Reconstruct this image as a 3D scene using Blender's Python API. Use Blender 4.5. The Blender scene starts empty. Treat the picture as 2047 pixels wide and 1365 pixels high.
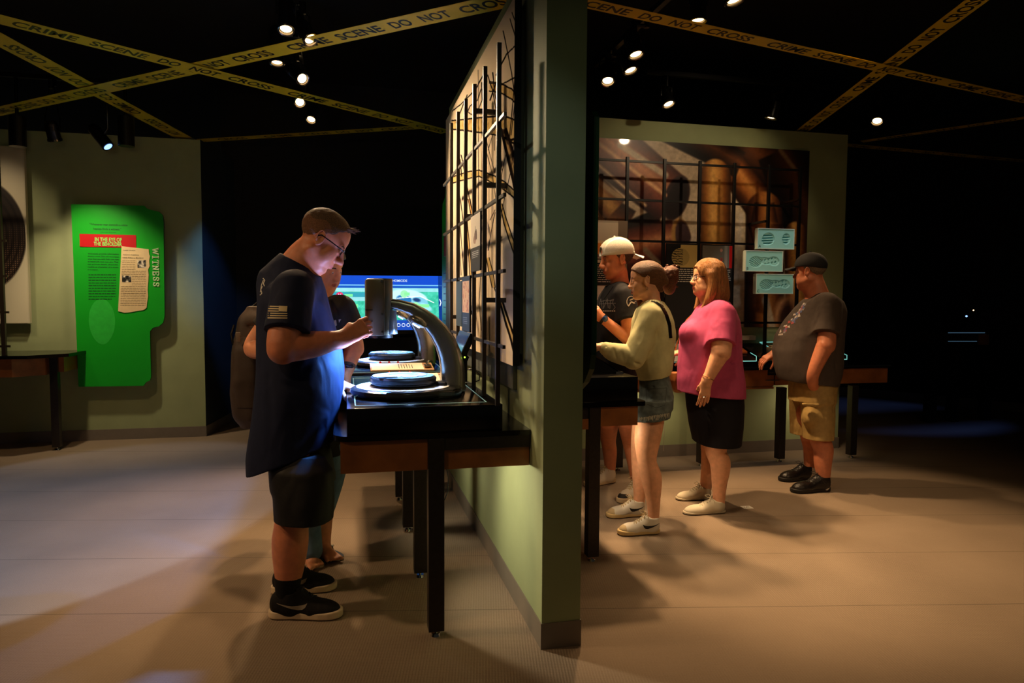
import bpy, bmesh, math, random
import numpy as np
from math import atan, sin, cos, pi, sqrt
from mathutils import Vector, Matrix
random.seed(7)
rng = np.random.default_rng(5)
S = bpy.context.scene
COL = S.collection

# ---------------------------------------------------------------- camera
FP, IW, IH, CH = 1390., 2047, 1365, 1.4
YAW, PITCH, ROLL = atan(330/FP), atan(82.5/FP), 0.0058
cF = np.array([sin(YAW)*cos(PITCH), cos(YAW)*cos(PITCH), -sin(PITCH)])
_r = np.array([cos(YAW), -sin(YAW), 0.]); _u = np.cross(_r, cF)
cR = _r*cos(ROLL)+_u*sin(ROLL); cU = -_r*sin(ROLL)+_u*cos(ROLL)
cam_d = bpy.data.cameras.new('camera'); cam = bpy.data.objects.new('camera', cam_d); COL.objects.link(cam)
cam_d.sensor_width = 36.; cam_d.lens = FP/IW*36.; cam_d.clip_start = .05; cam_d.clip_end = 100
cam.matrix_world = Matrix(((cR[0], cU[0], -cF[0], 0), (cR[1], cU[1], -cF[1], 0), (cR[2], cU[2], -cF[2], CH), (0, 0, 0, 1)))
S.camera = cam
# ---------------------------------------------------------------- exposure, world
S.view_settings.view_transform = 'Standard'; S.view_settings.look = 'None'
S.view_settings.gamma = 1; S.view_settings.exposure = 0.0; S.view_settings.use_curve_mapping = False
w = bpy.data.worlds.new('world'); S.world = w; w.use_nodes = True
w.node_tree.nodes['Background'].inputs[0].default_value = (.62, .60, .5, 1)
w.node_tree.nodes['Background'].inputs[1].default_value = .022

def K(c):                                   # sRGB 0-255 -> linear
    o = []
    for v in c:
        v = v/255.
        o.append(v/12.92 if v <= .04045 else ((v+.055)/1.055)**2.4)
    return tuple(o)
WARM = (1., .64, .33); WARM2 = (1., .74, .46); COOL = (.62, .74, 1.)

def link(o, parent=None):
    COL.objects.link(o)
    if parent is not None:
        o.parent = parent
        if parent.type == 'EMPTY':
            o.matrix_parent_inverse = Matrix.Translation(-Vector(parent.location))
    return o
def lamp(name, loc, target, energy, color=WARM, size=50, blend=.4, radius=.04, parent=None):
    d = bpy.data.lights.new(name, 'SPOT'); d.energy = energy; d.color = color
    d.spot_size = math.radians(size); d.spot_blend = blend; d.shadow_soft_size = radius
    o = bpy.data.objects.new(name, d); o.location = loc
    o.rotation_euler = (Vector(target)-Vector(loc)).to_track_quat('-Z', 'Y').to_euler()
    return link(o, parent)

# track spots: (lens position, aim point, watts, colour, cone, blend, body length, yoke side)
SPOTS = [
 # left room track
 ((-.34, 4.45, 3.0), (-.30, 3.4, .2), 130, WARM, 60, .6, .2),
 ((-.20, 4.52, 2.98), (.75, 3.6, 1.4), 130, WARM2, 56, .7, .2),
 ((-.45, 5.08, 3.0), (-.40, 4.6, 0), 130, WARM, 62, .6, .24),
 ((-.30, 5.39, 3.0), (.78, 3.7, 1.6), 330, WARM2, 60, .7, .2),
 ((-.36, 6.03, 3.0), (.1, 2.6, .0), 110, WARM2, 50, .6, .22),
 ((-.30, 6.58, 3.0), (-.9, 4.6, 0), 110, WARM, 56, .6, .2),
 # by the left wall
 ((-2.62, 6.62, 2.84), (-2.28, 7.45, 1.0), 100, (1., .78, .5), 80, .8, .14),
 # right room track
 ((1.97, 3.73, 3.0), (1.95, 3.6, 0), 150, WARM, 66, .6, .16),
 ((1.85, 4.33, 3.0), (2.3, 3.5, .2), 60, WARM, 60, .7, .14),
 ((1.94, 4.63, 3.0), (2.55, 3.8, .4), 320, WARM, 58, .5, .14),
 ((1.87, 4.89, 3.0), (1.62, 4.05, 1.1), 270, WARM, 50, .6, .14),
 ((2.57, 5.33, 3.0), (3.0, 4.2, .3), 130, WARM, 62, .6, .14),
 ((4.59, 5.36, 3.0), (3.5, 4.3, .6), 70, WARM, 62, .6, .14),
 ((2.03, 3.44, 3.0), (2.7, 2.8, 0), 60, WARM, 74, .8, .14),
 ((3.62, 5.50, 3.0), (3.3, 5.7, 1.4), 10, WARM, 85, .8, .14),
]

# ---------------------------------------------------------------- helpers
def at(x, y, Y):                            # the point of the plane Y=const seen at a photo pixel
    d = cF+cR*(x-IW/2)/FP-cU*(y-IH/2)/FP; t = Y/d[1]; return np.array([0, 0, CH])+d*t
def atd(x, y, D):                           # the point at depth D
    d = cF+cR*(x-IW/2)/FP-cU*(y-IH/2)/FP; return np.array([0, 0, CH])+d*D
def atx(x, y, X):
    d = cF+cR*(x-IW/2)/FP-cU*(y-IH/2)/FP; t = X/d[0]; return np.array([0, 0, CH])+d*t
def atz(x, y, z):
    d = cF+cR*(x-IW/2)/FP-cU*(y-IH/2)/FP; t = (z-CH)/d[2]; return np.array([0, 0, CH])+d*t
def depth(P): return float((np.array(P, float)-np.array([0, 0, CH]))@cF)

_m = {}
def M(name, col, rough=.6, metal=0., var=0., scale=20., bump=0., bscale=60., emis=None, estr=1., stretch=None, spec=None, coat=0., alpha=1., sheen=0.):
    if name in _m: return _m[name]
    m = bpy.data.materials.new(name); m.use_nodes = True; nt = m.node_tree; N = nt.nodes; L = nt.links
    b = N['Principled BSDF']; c = K(col)
    b.inputs['Base Color'].default_value = (*c, 1); b.inputs['Roughness'].default_value = rough; b.inputs['Metallic'].default_value = metal
    if spec is not None: b.inputs['Specular IOR Level'].default_value = spec
    b.inputs['Coat Weight'].default_value = coat; b.inputs['Coat Roughness'].default_value = .08
    if sheen: b.inputs['Sheen Weight'].default_value = sheen
    if alpha < 1: b.inputs['Alpha'].default_value = alpha
    tc = N.new('ShaderNodeTexCoord'); mp = N.new('ShaderNodeMapping'); L.new(tc.outputs['Object'], mp.inputs[0])
    if stretch: mp.inputs['Scale'].default_value = stretch
    if var:
        n = N.new('ShaderNodeTexNoise'); n.inputs['Scale'].default_value = scale; n.inputs['Detail'].default_value = 5
        L.new(mp.outputs[0], n.inputs['Vector'])
        r = N.new('ShaderNodeValToRGB'); r.color_ramp.elements[0].position = .3; r.color_ramp.elements[1].position = .7
        r.color_ramp.elements[0].color = (*[v*(1-var) for v in c], 1); r.color_ramp.elements[1].color = (*[min(1, v*(1+var)) for v in c], 1)
        L.new(n.outputs['Fac'], r.inputs[0]); L.new(r.outputs[0], b.inputs['Base Color'])
    if bump:
        n = N.new('ShaderNodeTexNoise'); n.inputs['Scale'].default_value = bscale; n.inputs['Detail'].default_value = 4
        L.new(mp.outputs[0], n.inputs['Vector'])
        bp = N.new('ShaderNodeBump'); bp.inputs['Strength'].default_value = bump; bp.inputs['Distance'].default_value = .01
        L.new(n.outputs['Fac'], bp.inputs['Height']); L.new(bp.outputs[0], b.inputs['Normal'])
    if emis:
        b.inputs['Emission Color'].default_value = (*K(emis), 1); b.inputs['Emission Strength'].default_value = estr
    _m[name] = m; return m
def MV(name, rough=.3, emis=0., coat=0., spec=.5):      # print or screen: colour comes from the picture stored on the mesh
    if name in _m: return _m[name]
    m = bpy.data.materials.new(name); m.use_nodes = True; nt = m.node_tree
    b = nt.nodes['Principled BSDF']; a = nt.nodes.new('ShaderNodeAttribute'); a.attribute_name = 'print'
    if emis:
        b.inputs['Base Color'].default_value = (.01, .01, .01, 1)
        nt.links.new(a.outputs['Color'], b.inputs['Emission Color']); b.inputs['Emission Strength'].default_value = emis
    else: nt.links.new(a.outputs['Color'], b.inputs['Base Color'])
    b.inputs['Roughness'].default_value = rough; b.inputs['Specular IOR Level'].default_value = spec; b.inputs['Coat Weight'].default_value = coat; b.inputs['Coat Roughness'].default_value = .04
    _m[name] = m; return m

def tag(o, label=None, cat=None, group=None, kind=None):
    if label: o['label'] = label
    if cat: o['category'] = cat
    if group: o['group'] = group
    if kind: o['kind'] = kind
    return o
def thing(name, loc, label, cat, group=None):
    o = bpy.data.objects.new(name, None); o.location = loc; o.empty_display_size = .05; COL.objects.link(o)
    return tag(o, label, cat, group)

class B:
    """collects shapes into one bmesh, world coordinates"""
    def __init__(s): s.bm = bmesh.new()
    def _new(s, fn):
        n0 = len(s.bm.verts); fn(); s.bm.verts.ensure_lookup_table(); return s.bm.verts[n0:]
    def box(s, a, b, bev=0., mi=0, rz=0., pivot=None):
        a = Vector(a); b = Vector(b); c = (a+b)/2; d = b-a
        r = bmesh.ops.create_cube(s.bm, size=1., matrix=Matrix.Translation(c) @ Matrix.Diagonal((abs(d.x), abs(d.y), abs(d.z), 1)))
        vs = r['verts']; fs = list({f for v in vs for f in v.link_faces})
        for f in fs: f.material_index = mi
        if bev:
            e = list({e for v in vs for e in v.link_edges})
            r2 = bmesh.ops.bevel(s.bm, geom=e, offset=bev, segments=2, affect='EDGES', profile=.6); vs = list({v for f in r2['faces'] for v in f.verts})
            for f in r2['faces']: f.material_index = mi
        if rz:
            p = Vector(pivot) if pivot else c
            bmesh.ops.rotate(s.bm, verts=[v for v in vs if v.is_valid], cent=p, matrix=Matrix.Rotation(rz, 3, 'Z'))
        return s
    def cyl(s, p, q, r, r2=None, n=24, mi=0, caps=True):
        p = Vector(p); q = Vector(q); r2 = r if r2 is None else r2; d = (q-p)
        mt = Matrix.Translation((p+q)/2) @ d.to_track_quat('Z', 'Y').to_matrix().to_4x4()
        res = bmesh.ops.create_cone(s.bm, cap_ends=caps, segments=n, radius1=r, radius2=r2, depth=d.length, matrix=mt)
        for f in {f for v in res['verts'] for f in v.link_faces}: f.material_index = mi
        return s
    def ball(s, c, r, mi=0, n=16, rot=None):
        r = (r, r, r) if isinstance(r, (int, float)) else r
        mt = Matrix.Translation(Vector(c)) @ (rot.to_4x4() if rot else Matrix()) @ Matrix.Diagonal((*r, 1))
        res = bmesh.ops.create_uvsphere(s.bm, u_segments=n, v_segments=max(6, n//2), radius=1., matrix=mt)
        for f in {f for v in res['verts'] for f in v.link_faces}: f.material_index = mi
        return s
    def tube(s, pts, r, n=10, mi=0, closed=False, flat=1., up=None):
        """sweep; r number or list; flat squeezes the section along the side vector"""
        P = [Vector(p) for p in pts]; m = len(P); rs = r if isinstance(r, (list, tuple, np.ndarray)) else [r]*m
        rings = []; prev = Vector(up) if up is not None else None
        for i in range(m):
            if closed: t = P[(i+1) % m]-P[i-1]
            else: t = P[min(i+1, m-1)]-P[max(i-1, 0)]
            t.normalize()
            if prev is None: prev = Vector((0, 0, 1)) if abs(t.z) < .9 else Vector((1, 0, 0))
            a = (prev-t*prev.dot(t)); a.normalize(); prev = a if up is None else Vector(up); b = t.cross(a)
            rings.append([s.bm.verts.new(P[i]+a*cos(2*pi*k/n)*rs[i]+b*sin(2*pi*k/n)*rs[i]*flat) for k in range(n)])
        for i in range(m if closed else m-1):
            A = rings[i]; C = rings[(i+1) % m]
            for k in range(n):
                f = s.bm.faces.new((A[k], A[(k+1) % n], C[(k+1) % n], C[k])); f.material_index = mi
        if not closed:
            for rg, rev in ((rings[0], True), (rings[-1], False)):
                f = s.bm.faces.new(rg[::-1] if rev else rg); f.material_index = mi
        return s
    def rect_tube(s, pts, wa, wb, up, mi=0):
        """sweep with a rounded rectangular section wa (along up) by wb"""
        P = [Vector(p) for p in pts]; m = len(P); up = Vector(up); rings = []
        for i in range(m):
            t = (P[min(i+1, m-1)]-P[max(i-1, 0)]).normalized(); a = (up-t*up.dot(t)).normalized(); b = t.cross(a); rg = []
            A_ = wa[i] if hasattr(wa, '__len__') else wa; B_ = wb[i] if hasattr(wb, '__len__') else wb
            for k in range(20):
                c, q = cos(2*pi*k/20), sin(2*pi*k/20)
                rg.append(s.bm.verts.new(P[i]+a*A_*math.copysign(abs(c)**.55, c)+b*B_*math.copysign(abs(q)**.55, q)))
            rings.append(rg)
        for i in range(m-1):
            for k in range(20):
                f = s.bm.faces.new((rings[i][k], rings[i][(k+1) % 20], rings[i+1][(k+1) % 20], rings[i+1][k])); f.material_index = mi
        s.bm.faces.new(rings[0][::-1]).material_index = mi; s.bm.faces.new(rings[-1]).material_index = mi
        return s
    def prism(s, poly, vec, mi=0, side=None):
        """polygon of 3D points extruded by vec"""
        v = Vector(vec); a = [s.bm.verts.new(Vector(p)) for p in poly]; b = [s.bm.verts.new(Vector(p)+v) for p in poly]; n = len(a)
        s.bm.faces.new(a[::-1]).material_index = mi; s.bm.faces.new(b).material_index = mi
        for i in range(n): s.bm.faces.new((a[i], a[(i+1) % n], b[(i+1) % n], b[i])).material_index = mi if side is None else side
        return s
    def lathe(s, prof, c, n=48, mi=0, axis=None):
        """profile [(r,z)] round a vertical axis through c"""
        c = Vector(c); rings = []
        R_ = axis if axis is not None else Matrix.Identity(3)
        for r, z in prof: rings.append([s.bm.verts.new(c+R_ @ Vector((r*cos(2*pi*k/n), r*sin(2*pi*k/n), z))) for k in range(n)])
        for i in range(len(prof)-1):
            for k in range(n): s.bm.faces.new((rings[i][k], rings[i][(k+1) % n], rings[i+1][(k+1) % n], rings[i+1][k])).material_index = mi
        if prof[0][0] > 1e-4: s.bm.faces.new(rings[0][::-1]).material_index = mi
        if prof[-1][0] > 1e-4: s.bm.faces.new(rings[-1]).material_index = mi
        return s
    def quad(s, p, mi=0):
        s.bm.faces.new([s.bm.verts.new(Vector(q)) for q in p]).material_index = mi; return s
    def build(s, name, mat, parent=None, smooth=True, angle=40):
        bmesh.ops.recalc_face_normals(s.bm, faces=s.bm.faces)
        me = bpy.data.meshes.new(name); s.bm.to_mesh(me); s.bm.free()
        for m in (mat if isinstance(mat, (list, tuple)) else [mat]): me.materials.append(m)
        if smooth:
            me.polygons.foreach_set('use_smooth', [True]*len(me.polygons))
            try: me.set_sharp_from_angle(angle=math.radians(angle))
            except Exception: pass
        o = bpy.data.objects.new(name, me); return link(o, parent)
def struct(b, name, mat, **k):
    o = b.build(name, mat, None, **k); o['kind'] = 'structure'; return o
def dup(root, loc=None, label=None, group=None):
    def rec(o, par):
        c = o.copy(); COL.objects.link(c)
        if par is not None: c.parent = par; c.matrix_parent_inverse = o.matrix_parent_inverse.copy()
        for ch in kids(o): rec(ch, c)
        return c
    c = rec(root, None)
    if loc is not None: c.location = loc
    if label: c['label'] = label
    if group: c['group'] = group
    return c
def kids(o): return [x for x in COL.objects if x.parent == o]

def text_mesh(name, txt, origin, right, up, height, mat, parent, width=None, bold=0., align='LEFT', thick=.0008, spacing=1., lines=1., shear=0.):
    """lettering as a mesh lying in the plane (right, up); height = capital height"""
    cu = bpy.data.curves.new(name, 'FONT'); cu.body = txt; cu.align_x = align; cu.offset = bold; cu.space_character = spacing; cu.space_line = lines; cu.shear = shear
    cu.resolution_u = 3; cu.size = 1.
    o = bpy.data.objects.new(name, cu); COL.objects.link(o)
    bpy.context.view_layer.update()
    dg = bpy.context.evaluated_depsgraph_get(); me = bpy.data.meshes.new_from_object(o.evaluated_get(dg))
    bpy.data.objects.remove(o); bpy.data.curves.remove(cu)
    co = np.zeros(len(me.vertices)*3, 'f'); me.vertices.foreach_get('co', co); co = co.reshape(-1, 3)
    s = height/.70; sx = s
    if width: sx = width/max(1e-6, co[:, 0].max()-co[:, 0].min()); 
    if width and align == 'LEFT': co[:, 0] -= co[:, 0].min()
    r = np.array(Vector(right).normalized()); u = np.array(Vector(up).normalized()); n = np.cross(r, u)
    P = np.array(origin)+co[:, :1]*sx*r+co[:, 1:2]*s*u+n*thick
    me.vertices.foreach_set('co', P.astype('f').ravel()); me.materials.clear(); me.materials.append(mat); me.update()
    o = bpy.data.objects.new(name, me); return link(o, parent)

def picture(name, img, origin, ux, uy, mat, parent=None, lift=0.):
    """img: (h,w,3) sRGB 0..1, row 0 at the top. origin lower-left corner, ux/uy full edge vectors"""
    h, w_ = img.shape[:2]; ux = np.array(ux, float); uy = np.array(uy, float); n = np.cross(ux, uy); n /= np.linalg.norm(n)
    i, j = np.mgrid[0:h+1, 0:w_+1]
    P = np.array(origin)+n*lift+(j[..., None]/w_)*ux+(1-i[..., None]/h)*uy
    idx = i*(w_+1)+j
    q = np.stack([idx[1:, :-1], idx[1:, 1:], idx[:-1, 1:], idx[:-1, :-1]], -1).reshape(-1, 4)
    me = mesh_np(name, P.reshape(-1, 3), q)
    lin = np.where(img <= .04045, img/12.92, ((img+.055)/1.055)**2.4)
    a = me.color_attributes.new('print', 'FLOAT_COLOR', 'CORNER')
    c = np.ones((h*w_, 4, 4), 'f'); c[:, :, :3] = lin.reshape(-1, 1, 3); a.data.foreach_set('color', c.ravel())
    me.materials.append(mat); o = bpy.data.objects.new(name, me); return link(o, parent)
def mesh_np(name, V, Q):
    me = bpy.data.meshes.new(name); me.vertices.add(len(V)); me.vertices.foreach_set('co', np.asarray(V, 'f').ravel())
    k = Q.shape[1]; me.loops.add(len(Q)*k); me.loops.foreach_set('vertex_index', Q.astype('i').ravel())
    me.polygons.add(len(Q)); me.polygons.foreach_set('loop_start', np.arange(0, len(Q)*k, k, dtype='i'))
    me.polygons.foreach_set('loop_total', np.full(len(Q), k, 'i')); me.update(calc_edges=True); return me

def fbm(h, w_, cell, seed=0, oct=4):
    r = np.random.default_rng(seed); out = np.zeros((h, w_)); a = 1.; tot = 0
    for o in range(oct):
        c = max(2., cell/2**o); gh, gw = int(h/c)+3, int(w_/c)+3; g = r.random((gh, gw))
        y = np.arange(h)/c; x = np.arange(w_)/c; yi = y.astype(int); xi = x.astype(int); fy = y-yi; fx = x-xi
        fy = fy*fy*(3-2*fy); fx = fx*fx*(3-2*fx); fy = fy[:, None]; fx = fx[None]
        v = (g[yi][:, xi]*(1-fy)*(1-fx)+g[yi+1][:, xi]*fy*(1-fx)+g[yi][:, xi+1]*(1-fy)*fx+g[yi+1][:, xi+1]*fy*fx)
        out += a*v; tot += a; a *= .5
    return out/tot
class Paint:
    """a printed picture, painted with numpy in 0..1 x 0..1 (y down)"""
    def __init__(s, w_, h, col):
        s.w, s.h = w_, h; s.a = np.ones((h, w_, 3))*np.array(col)/255.
        s.y, s.x = np.mgrid[0:h, 0:w_]; s.x = (s.x+.5)/w_*(w_/h); s.y = (s.y+.5)/h; s.r = w_/h
    def put(s, mask, col):
        col = np.array(col, float)
        if col.ndim == 1: col = col/255.
        m = np.clip(mask, 0, 1)[..., None]; s.a = s.a*(1-m)+col*m
    def rect(s, x0, y0, x1, y1, col, soft=.003):
        x0 *= s.r; x1 *= s.r
        d = np.maximum(np.maximum(x0-s.x, s.x-x1), np.maximum(y0-s.y, s.y-y1)); s.put(.5-d/soft, col)
    def ell(s, cx, cy, rx, ry, col, ang=0., soft=.003):
        dx = s.x-cx*s.r; dy = s.y-cy; c, q = cos(ang), sin(ang); u = dx*c+dy*q; v = -dx*q+dy*c
        d = (np.sqrt((u/rx)**2+(v/ry)**2)-1)*min(rx, ry); s.put(.5-d/soft, col); return u/rx, v/ry
    def ring(s, cx, cy, r, wd, col):
        d = abs(np.hypot(s.x-cx*s.r, s.y-cy)-r)-wd; s.put(.5-d/.003, col)
    def line(s, pts, wd, col, soft=.003):
        pts = [(p[0]*s.r, p[1]) for p in pts]; D = np.full(s.x.shape, 9.); W_ = wd if hasattr(wd, '__len__') else [wd]*len(pts)
        for (a, b, w0, w1) in zip(pts[:-1], pts[1:], W_[:-1], W_[1:]):
            vx, vy = b[0]-a[0], b[1]-a[1]; l = vx*vx+vy*vy+1e-12
            t = np.clip(((s.x-a[0])*vx+(s.y-a[1])*vy)/l, 0, 1)
            D = np.minimum(D, np.hypot(s.x-a[0]-t*vx, s.y-a[1]-t*vy)-(w0+(w1-w0)*t))
        s.put(.5-D/soft, col); return D
    def tube(s, a, b, ra, rb, cols, soft=.006, cap=False):
        """a shaded cylinder seen from the side: cols across its width"""
        ax, ay = a[0]*s.r, a[1]; bx, by = b[0]*s.r, b[1]; vx, vy = bx-ax, by-ay; l = math.hypot(vx, vy); vx /= l; vy /= l
        t = (s.x-ax)*vx+(s.y-ay)*vy; u = -(s.x-ax)*vy+(s.y-ay)*vx; r = ra+(rb-ra)*np.clip(t/l, 0, 1)
        d = np.maximum(abs(u)-r, np.maximum(-t, t-l))
        if cap:
            e = np.hypot(np.clip(-t, 0, None)*1.0, u)-r; d = np.where(t < 0, e, np.maximum(abs(u)-r, t-l))
        k = np.clip((u/r+1)/2, 0, 1); cs = np.array(cols)/255.; xs = np.linspace(0, 1, len(cs))
        c = np.stack([np.interp(k, xs, cs[:, i]) for i in range(3)], -1); s.put(.5-d/soft, c)
# ================================================================ materials
def carpet():
    m = bpy.data.materials.new('carpet'); m.use_nodes = True; nt = m.node_tree; N = nt.nodes; L = nt.links; b = N['Principled BSDF']
    b.inputs['Roughness'].default_value = .93; b.inputs['Specular IOR Level'].default_value = .15
    g = N.new('ShaderNodeNewGeometry'); sep = N.new('ShaderNodeSeparateXYZ'); L.new(g.outputs['Position'], sep.inputs[0])
    def math(op, a, v=None, c=None):
        n = N.new('ShaderNodeMath'); n.operation = op
        if hasattr(a, 'links'): L.new(a, n.inputs[0])
        else: n.inputs[0].default_value = a
        if v is not None:
            if hasattr(v, 'links'): L.new(v, n.inputs[1])
            else: n.inputs[1].default_value = v
        return n.outputs[0]
    cx_ = math('SUBTRACT', math('MULTIPLY', sep.outputs[0], .981), math('MULTIPLY', sep.outputs[1], .194)); cy_ = math('ADD', math('MULTIPLY', sep.outputs[0], .194), math('MULTIPLY', sep.outputs[1], .981))
    rib = math('SINE', math('MULTIPLY', cx_, 2*pi/.0115)); rib2 = math('SINE', math('MULTIPLY', cy_, 2*pi/.0115))
    y = math('SUBTRACT', cy_, 3.075); fy = math('ABSOLUTE', math('SUBTRACT', math('FRACT', math('ADD', math('DIVIDE', y, .667), .5)), .5))
    seam = math('LESS_THAN', fy, .0045)
    nz = N.new('ShaderNodeTexNoise'); nz.inputs['Scale'].default_value = 2.2; nz.inputs['Detail'].default_value = 8; L.new(g.outputs['Position'], nz.inputs['Vector'])
    nf = N.new('ShaderNodeTexNoise'); nf.inputs['Scale'].default_value = 140; nf.inputs['Detail'].default_value = 3; L.new(g.outputs['Position'], nf.inputs['Vector'])
    r = N.new('ShaderNodeValToRGB'); r.color_ramp.elements[0].position = .3; r.color_ramp.elements[1].position = .72
    r.color_ramp.elements[0].color = (*K((134, 117, 99)), 1); r.color_ramp.elements[1].color = (*K((150, 132, 112)), 1)
    mixf = math('ADD', math('MULTIPLY', nz.outputs[0], .6), math('MULTIPLY', nf.outputs[0], .4)); L.new(mixf, r.inputs[0])
    mx = N.new('ShaderNodeMix'); mx.data_type = 'RGBA'; L.new(math('MULTIPLY', seam, .55), mx.inputs[0]); L.new(r.outputs[0], mx.inputs[6]); mx.inputs[7].default_value = (*K((70, 60, 50)), 1)
    L.new(mx.outputs[2], b.inputs['Base Color'])
    hgt = math('ADD', math('MULTIPLY', math('MULTIPLY', rib, 1), .26), math('ADD', math('MULTIPLY', rib2, .18), math('MULTIPLY', nf.outputs[0], .8)))
    bp = N.new('ShaderNodeBump'); bp.inputs['Strength'].default_value = .45; bp.inputs['Distance'].default_value = .003
    L.new(hgt, bp.inputs['Height']); L.new(bp.outputs[0], b.inputs['Normal']); return m
m_carpet = carpet()
m_green = M('sage_paint', (154, 165, 120), .75, var=.05, scale=6, bump=.05, bscale=250)
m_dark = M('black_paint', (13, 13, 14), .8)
m_navy = M('dark_slate_paint', (44, 58, 66), .6, var=.08, scale=5)
m_base = M('taupe_skirting', (122, 112, 100), .55, var=.05, scale=12)
m_lam = M('black_laminate', (11, 9, 9), .16, spec=.5, bump=.02, bscale=200)
m_lams = M('black_laminate_box', (10, 9, 9), .3)
m_steel = M('dark_steel', (50, 44, 40), .4, metal=.4, var=.2, scale=60)
m_blk = M('black_metal', (13, 12, 12), .35, metal=.3)
m_wood = M('stained_birch', (146, 88, 40), .42, var=.28, scale=9, coat=.25)
m_rod = M('bronze_rod', (50, 40, 30), .45, metal=.3)
m_glow = M('lit_glass_line', (150, 200, 190), .4, emis=(130, 225, 215), estr=.55)
m_line = M('etched_glass_line', (170, 205, 195), .3, emis=(140, 190, 180), estr=.28)
m_green_p = M('green_panel', (20, 168, 34), .38, var=.04, scale=5)
m_green_e = M('green_panel_edge', (14, 60, 24), .5)
m_red = M('red_print', (190, 20, 28), .4)
m_ltgreen = M('pale_green_print', (150, 220, 110), .5)
m_dkgreen = M('dark_green_print', (10, 62, 28), .5)
m_ink = M('black_ink', (20, 18, 16), .6)
m_white = M('white_plastic', (225, 222, 214), .45)
m_paper = M('newsprint', (222, 196, 148), .7, var=.05, scale=20)
m_tape = M('yellow_tape', (205, 180, 30), .45, var=.06, scale=4)
m_tapeink = M('tape_lettering', (18, 18, 10), .5)
m_lens = M('lamp_glass', (255, 240, 210), .2, emis=(255, 214, 150), estr=7.)
m_lensb = M('blue_lamp_glass', (120, 150, 255), .2, emis=(110, 150, 255), estr=4.)
m_chrome = M('chrome', (200, 198, 192), .16, metal=1.)
m_rim = M('lamp_rim', (90, 84, 76), .22, metal=.9)
m_alu = M('brushed_aluminium', (150, 150, 148), .3, metal=.92, var=.08, scale=60, stretch=(1, 1, 14))
m_silver = M('silver_arm_paint', (168, 164, 152), .24, metal=.8, var=.03, scale=14)
m_headp = M('bronze_grey_housing', (112, 104, 84), .34, metal=.4)
m_bar = M('tan_wooden_bar', (92, 76, 56), .5)

# ================================================================ the room
b = B(); b.box((-9, -4, -.1), (12, 14, 0)); struct(b, 'floor', m_carpet)
b = B(); b.box((-9, -4, 3.95), (12, 14, 4.05)); struct(b, 'ceiling', m_dark)
PX0, PX1, PY0, PY1, PH = .75, .912, 2.615, 5.22, 2.82
b = B(); b.box((PX0, PY0, 0), (PX1, PY1, PH)); struct(b, 'wall_partition', m_green)
b = B(); b.box((PX0-.004, PY0-.004, 0), (PX1+.004, PY1, .106)); struct(b, 'baseboard_partition', m_base)
b = B(); b.box((.93, 5.72, 0), (4.585, 5.90, 2.965)); struct(b, 'wall_mural', m_green)
b = B(); b.box((.93, 5.71, 0), (4.59, 5.72, .105)); struct(b, 'baseboard_mural', m_base)
b = B(); b.box((-7, 7.54, 0), (-1.405, 7.70, 2.97)); struct(b, 'wall_left', m_green)
b = B(); b.box((-7, 7.53, 0), (-1.40, 7.54, .105)); struct(b, 'baseboard_left', m_base)
b = B(); b.prism([(-1.405, 7.54, 0), (-1.257, 8.72, 0), (-1.40, 8.80, 0), (-1.405, 7.7, 0)], (0, 0, 3.0)); struct(b, 'wall_passage', m_navy)
b = B(); b.prism([(-1.40, 7.53, 0), (-1.252, 8.65, 0), (-1.262, 8.66, 0), (-1.405, 7.54, 0)], (0, 0, .105)); struct(b, 'baseboard_passage', m_base)
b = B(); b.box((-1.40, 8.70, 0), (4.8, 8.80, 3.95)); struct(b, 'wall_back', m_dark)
b = B(); b.box((-1.26, 8.69, 0), (4.8, 8.70, .10)); struct(b, 'baseboard_back', m_base)
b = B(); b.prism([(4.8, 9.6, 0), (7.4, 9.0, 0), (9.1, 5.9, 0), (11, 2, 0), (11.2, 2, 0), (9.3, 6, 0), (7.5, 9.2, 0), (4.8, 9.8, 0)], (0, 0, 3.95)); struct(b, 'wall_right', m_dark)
b = B(); b.prism([(5.0, 9.54, 0), (7.38, 8.98, 0), (9.08, 5.88, 0), (9.06, 5.87, 0), (7.36, 8.96, 0), (5.0, 9.5, 0)], (0, 0, .12)); struct(b, 'baseboard_right', m_base)
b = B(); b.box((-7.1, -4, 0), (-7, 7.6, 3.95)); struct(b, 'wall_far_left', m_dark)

# ================================================================ barrier tapes on top of the walls
WORDS = (('CRIME', 0, .205), ('SCENE', .25, .455), ('DO', .50, .585), ('NOT', .63, .75), ('CROSS', .795, 1.))
def tape(P, Q, wd, z, anchor, period, tl, label, h=.088):
    P = Vector((*P, z)); Q = Vector((*Q, z)); r = (Q-P).normalized(); n = Vector((0, 0, -1)); u = n.cross(r)
    L_ = (Q-P).length; N_ = 40; bm = B(); A = []
    t = thing('barrier_tape', P, label, 'tape', 'barrier tapes under the ceiling')
    for i in range(N_+1): s = L_*i/N_; A.append((P+r*s+u*wd/2, P+r*s-u*wd/2))
    for i in range(N_):
        a, c = A[i], A[i+1]
        bm.quad((a[1], c[1], c[0], a[0])); bm.quad([p+Vector((0, 0, .002)) for p in (a[0], c[0], c[1], a[1])])
    bm.build('tape', m_tape, t, smooth=False)
    s0 = (Vector(atz(*anchor, z))-P).dot(r)
    for k in range(-4, 5):
        for wrd, f0, f1 in WORDS:
            s = s0+k*period+f0*tl
            if s > .01 and s+(f1-f0)*tl < L_-.01: text_mesh('lettering', wrd, P+r*s-u*h*.5, r, u, h, m_tapeink, t, width=tl*(f1-f0), bold=.022, thick=.0012)
    return t
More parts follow.
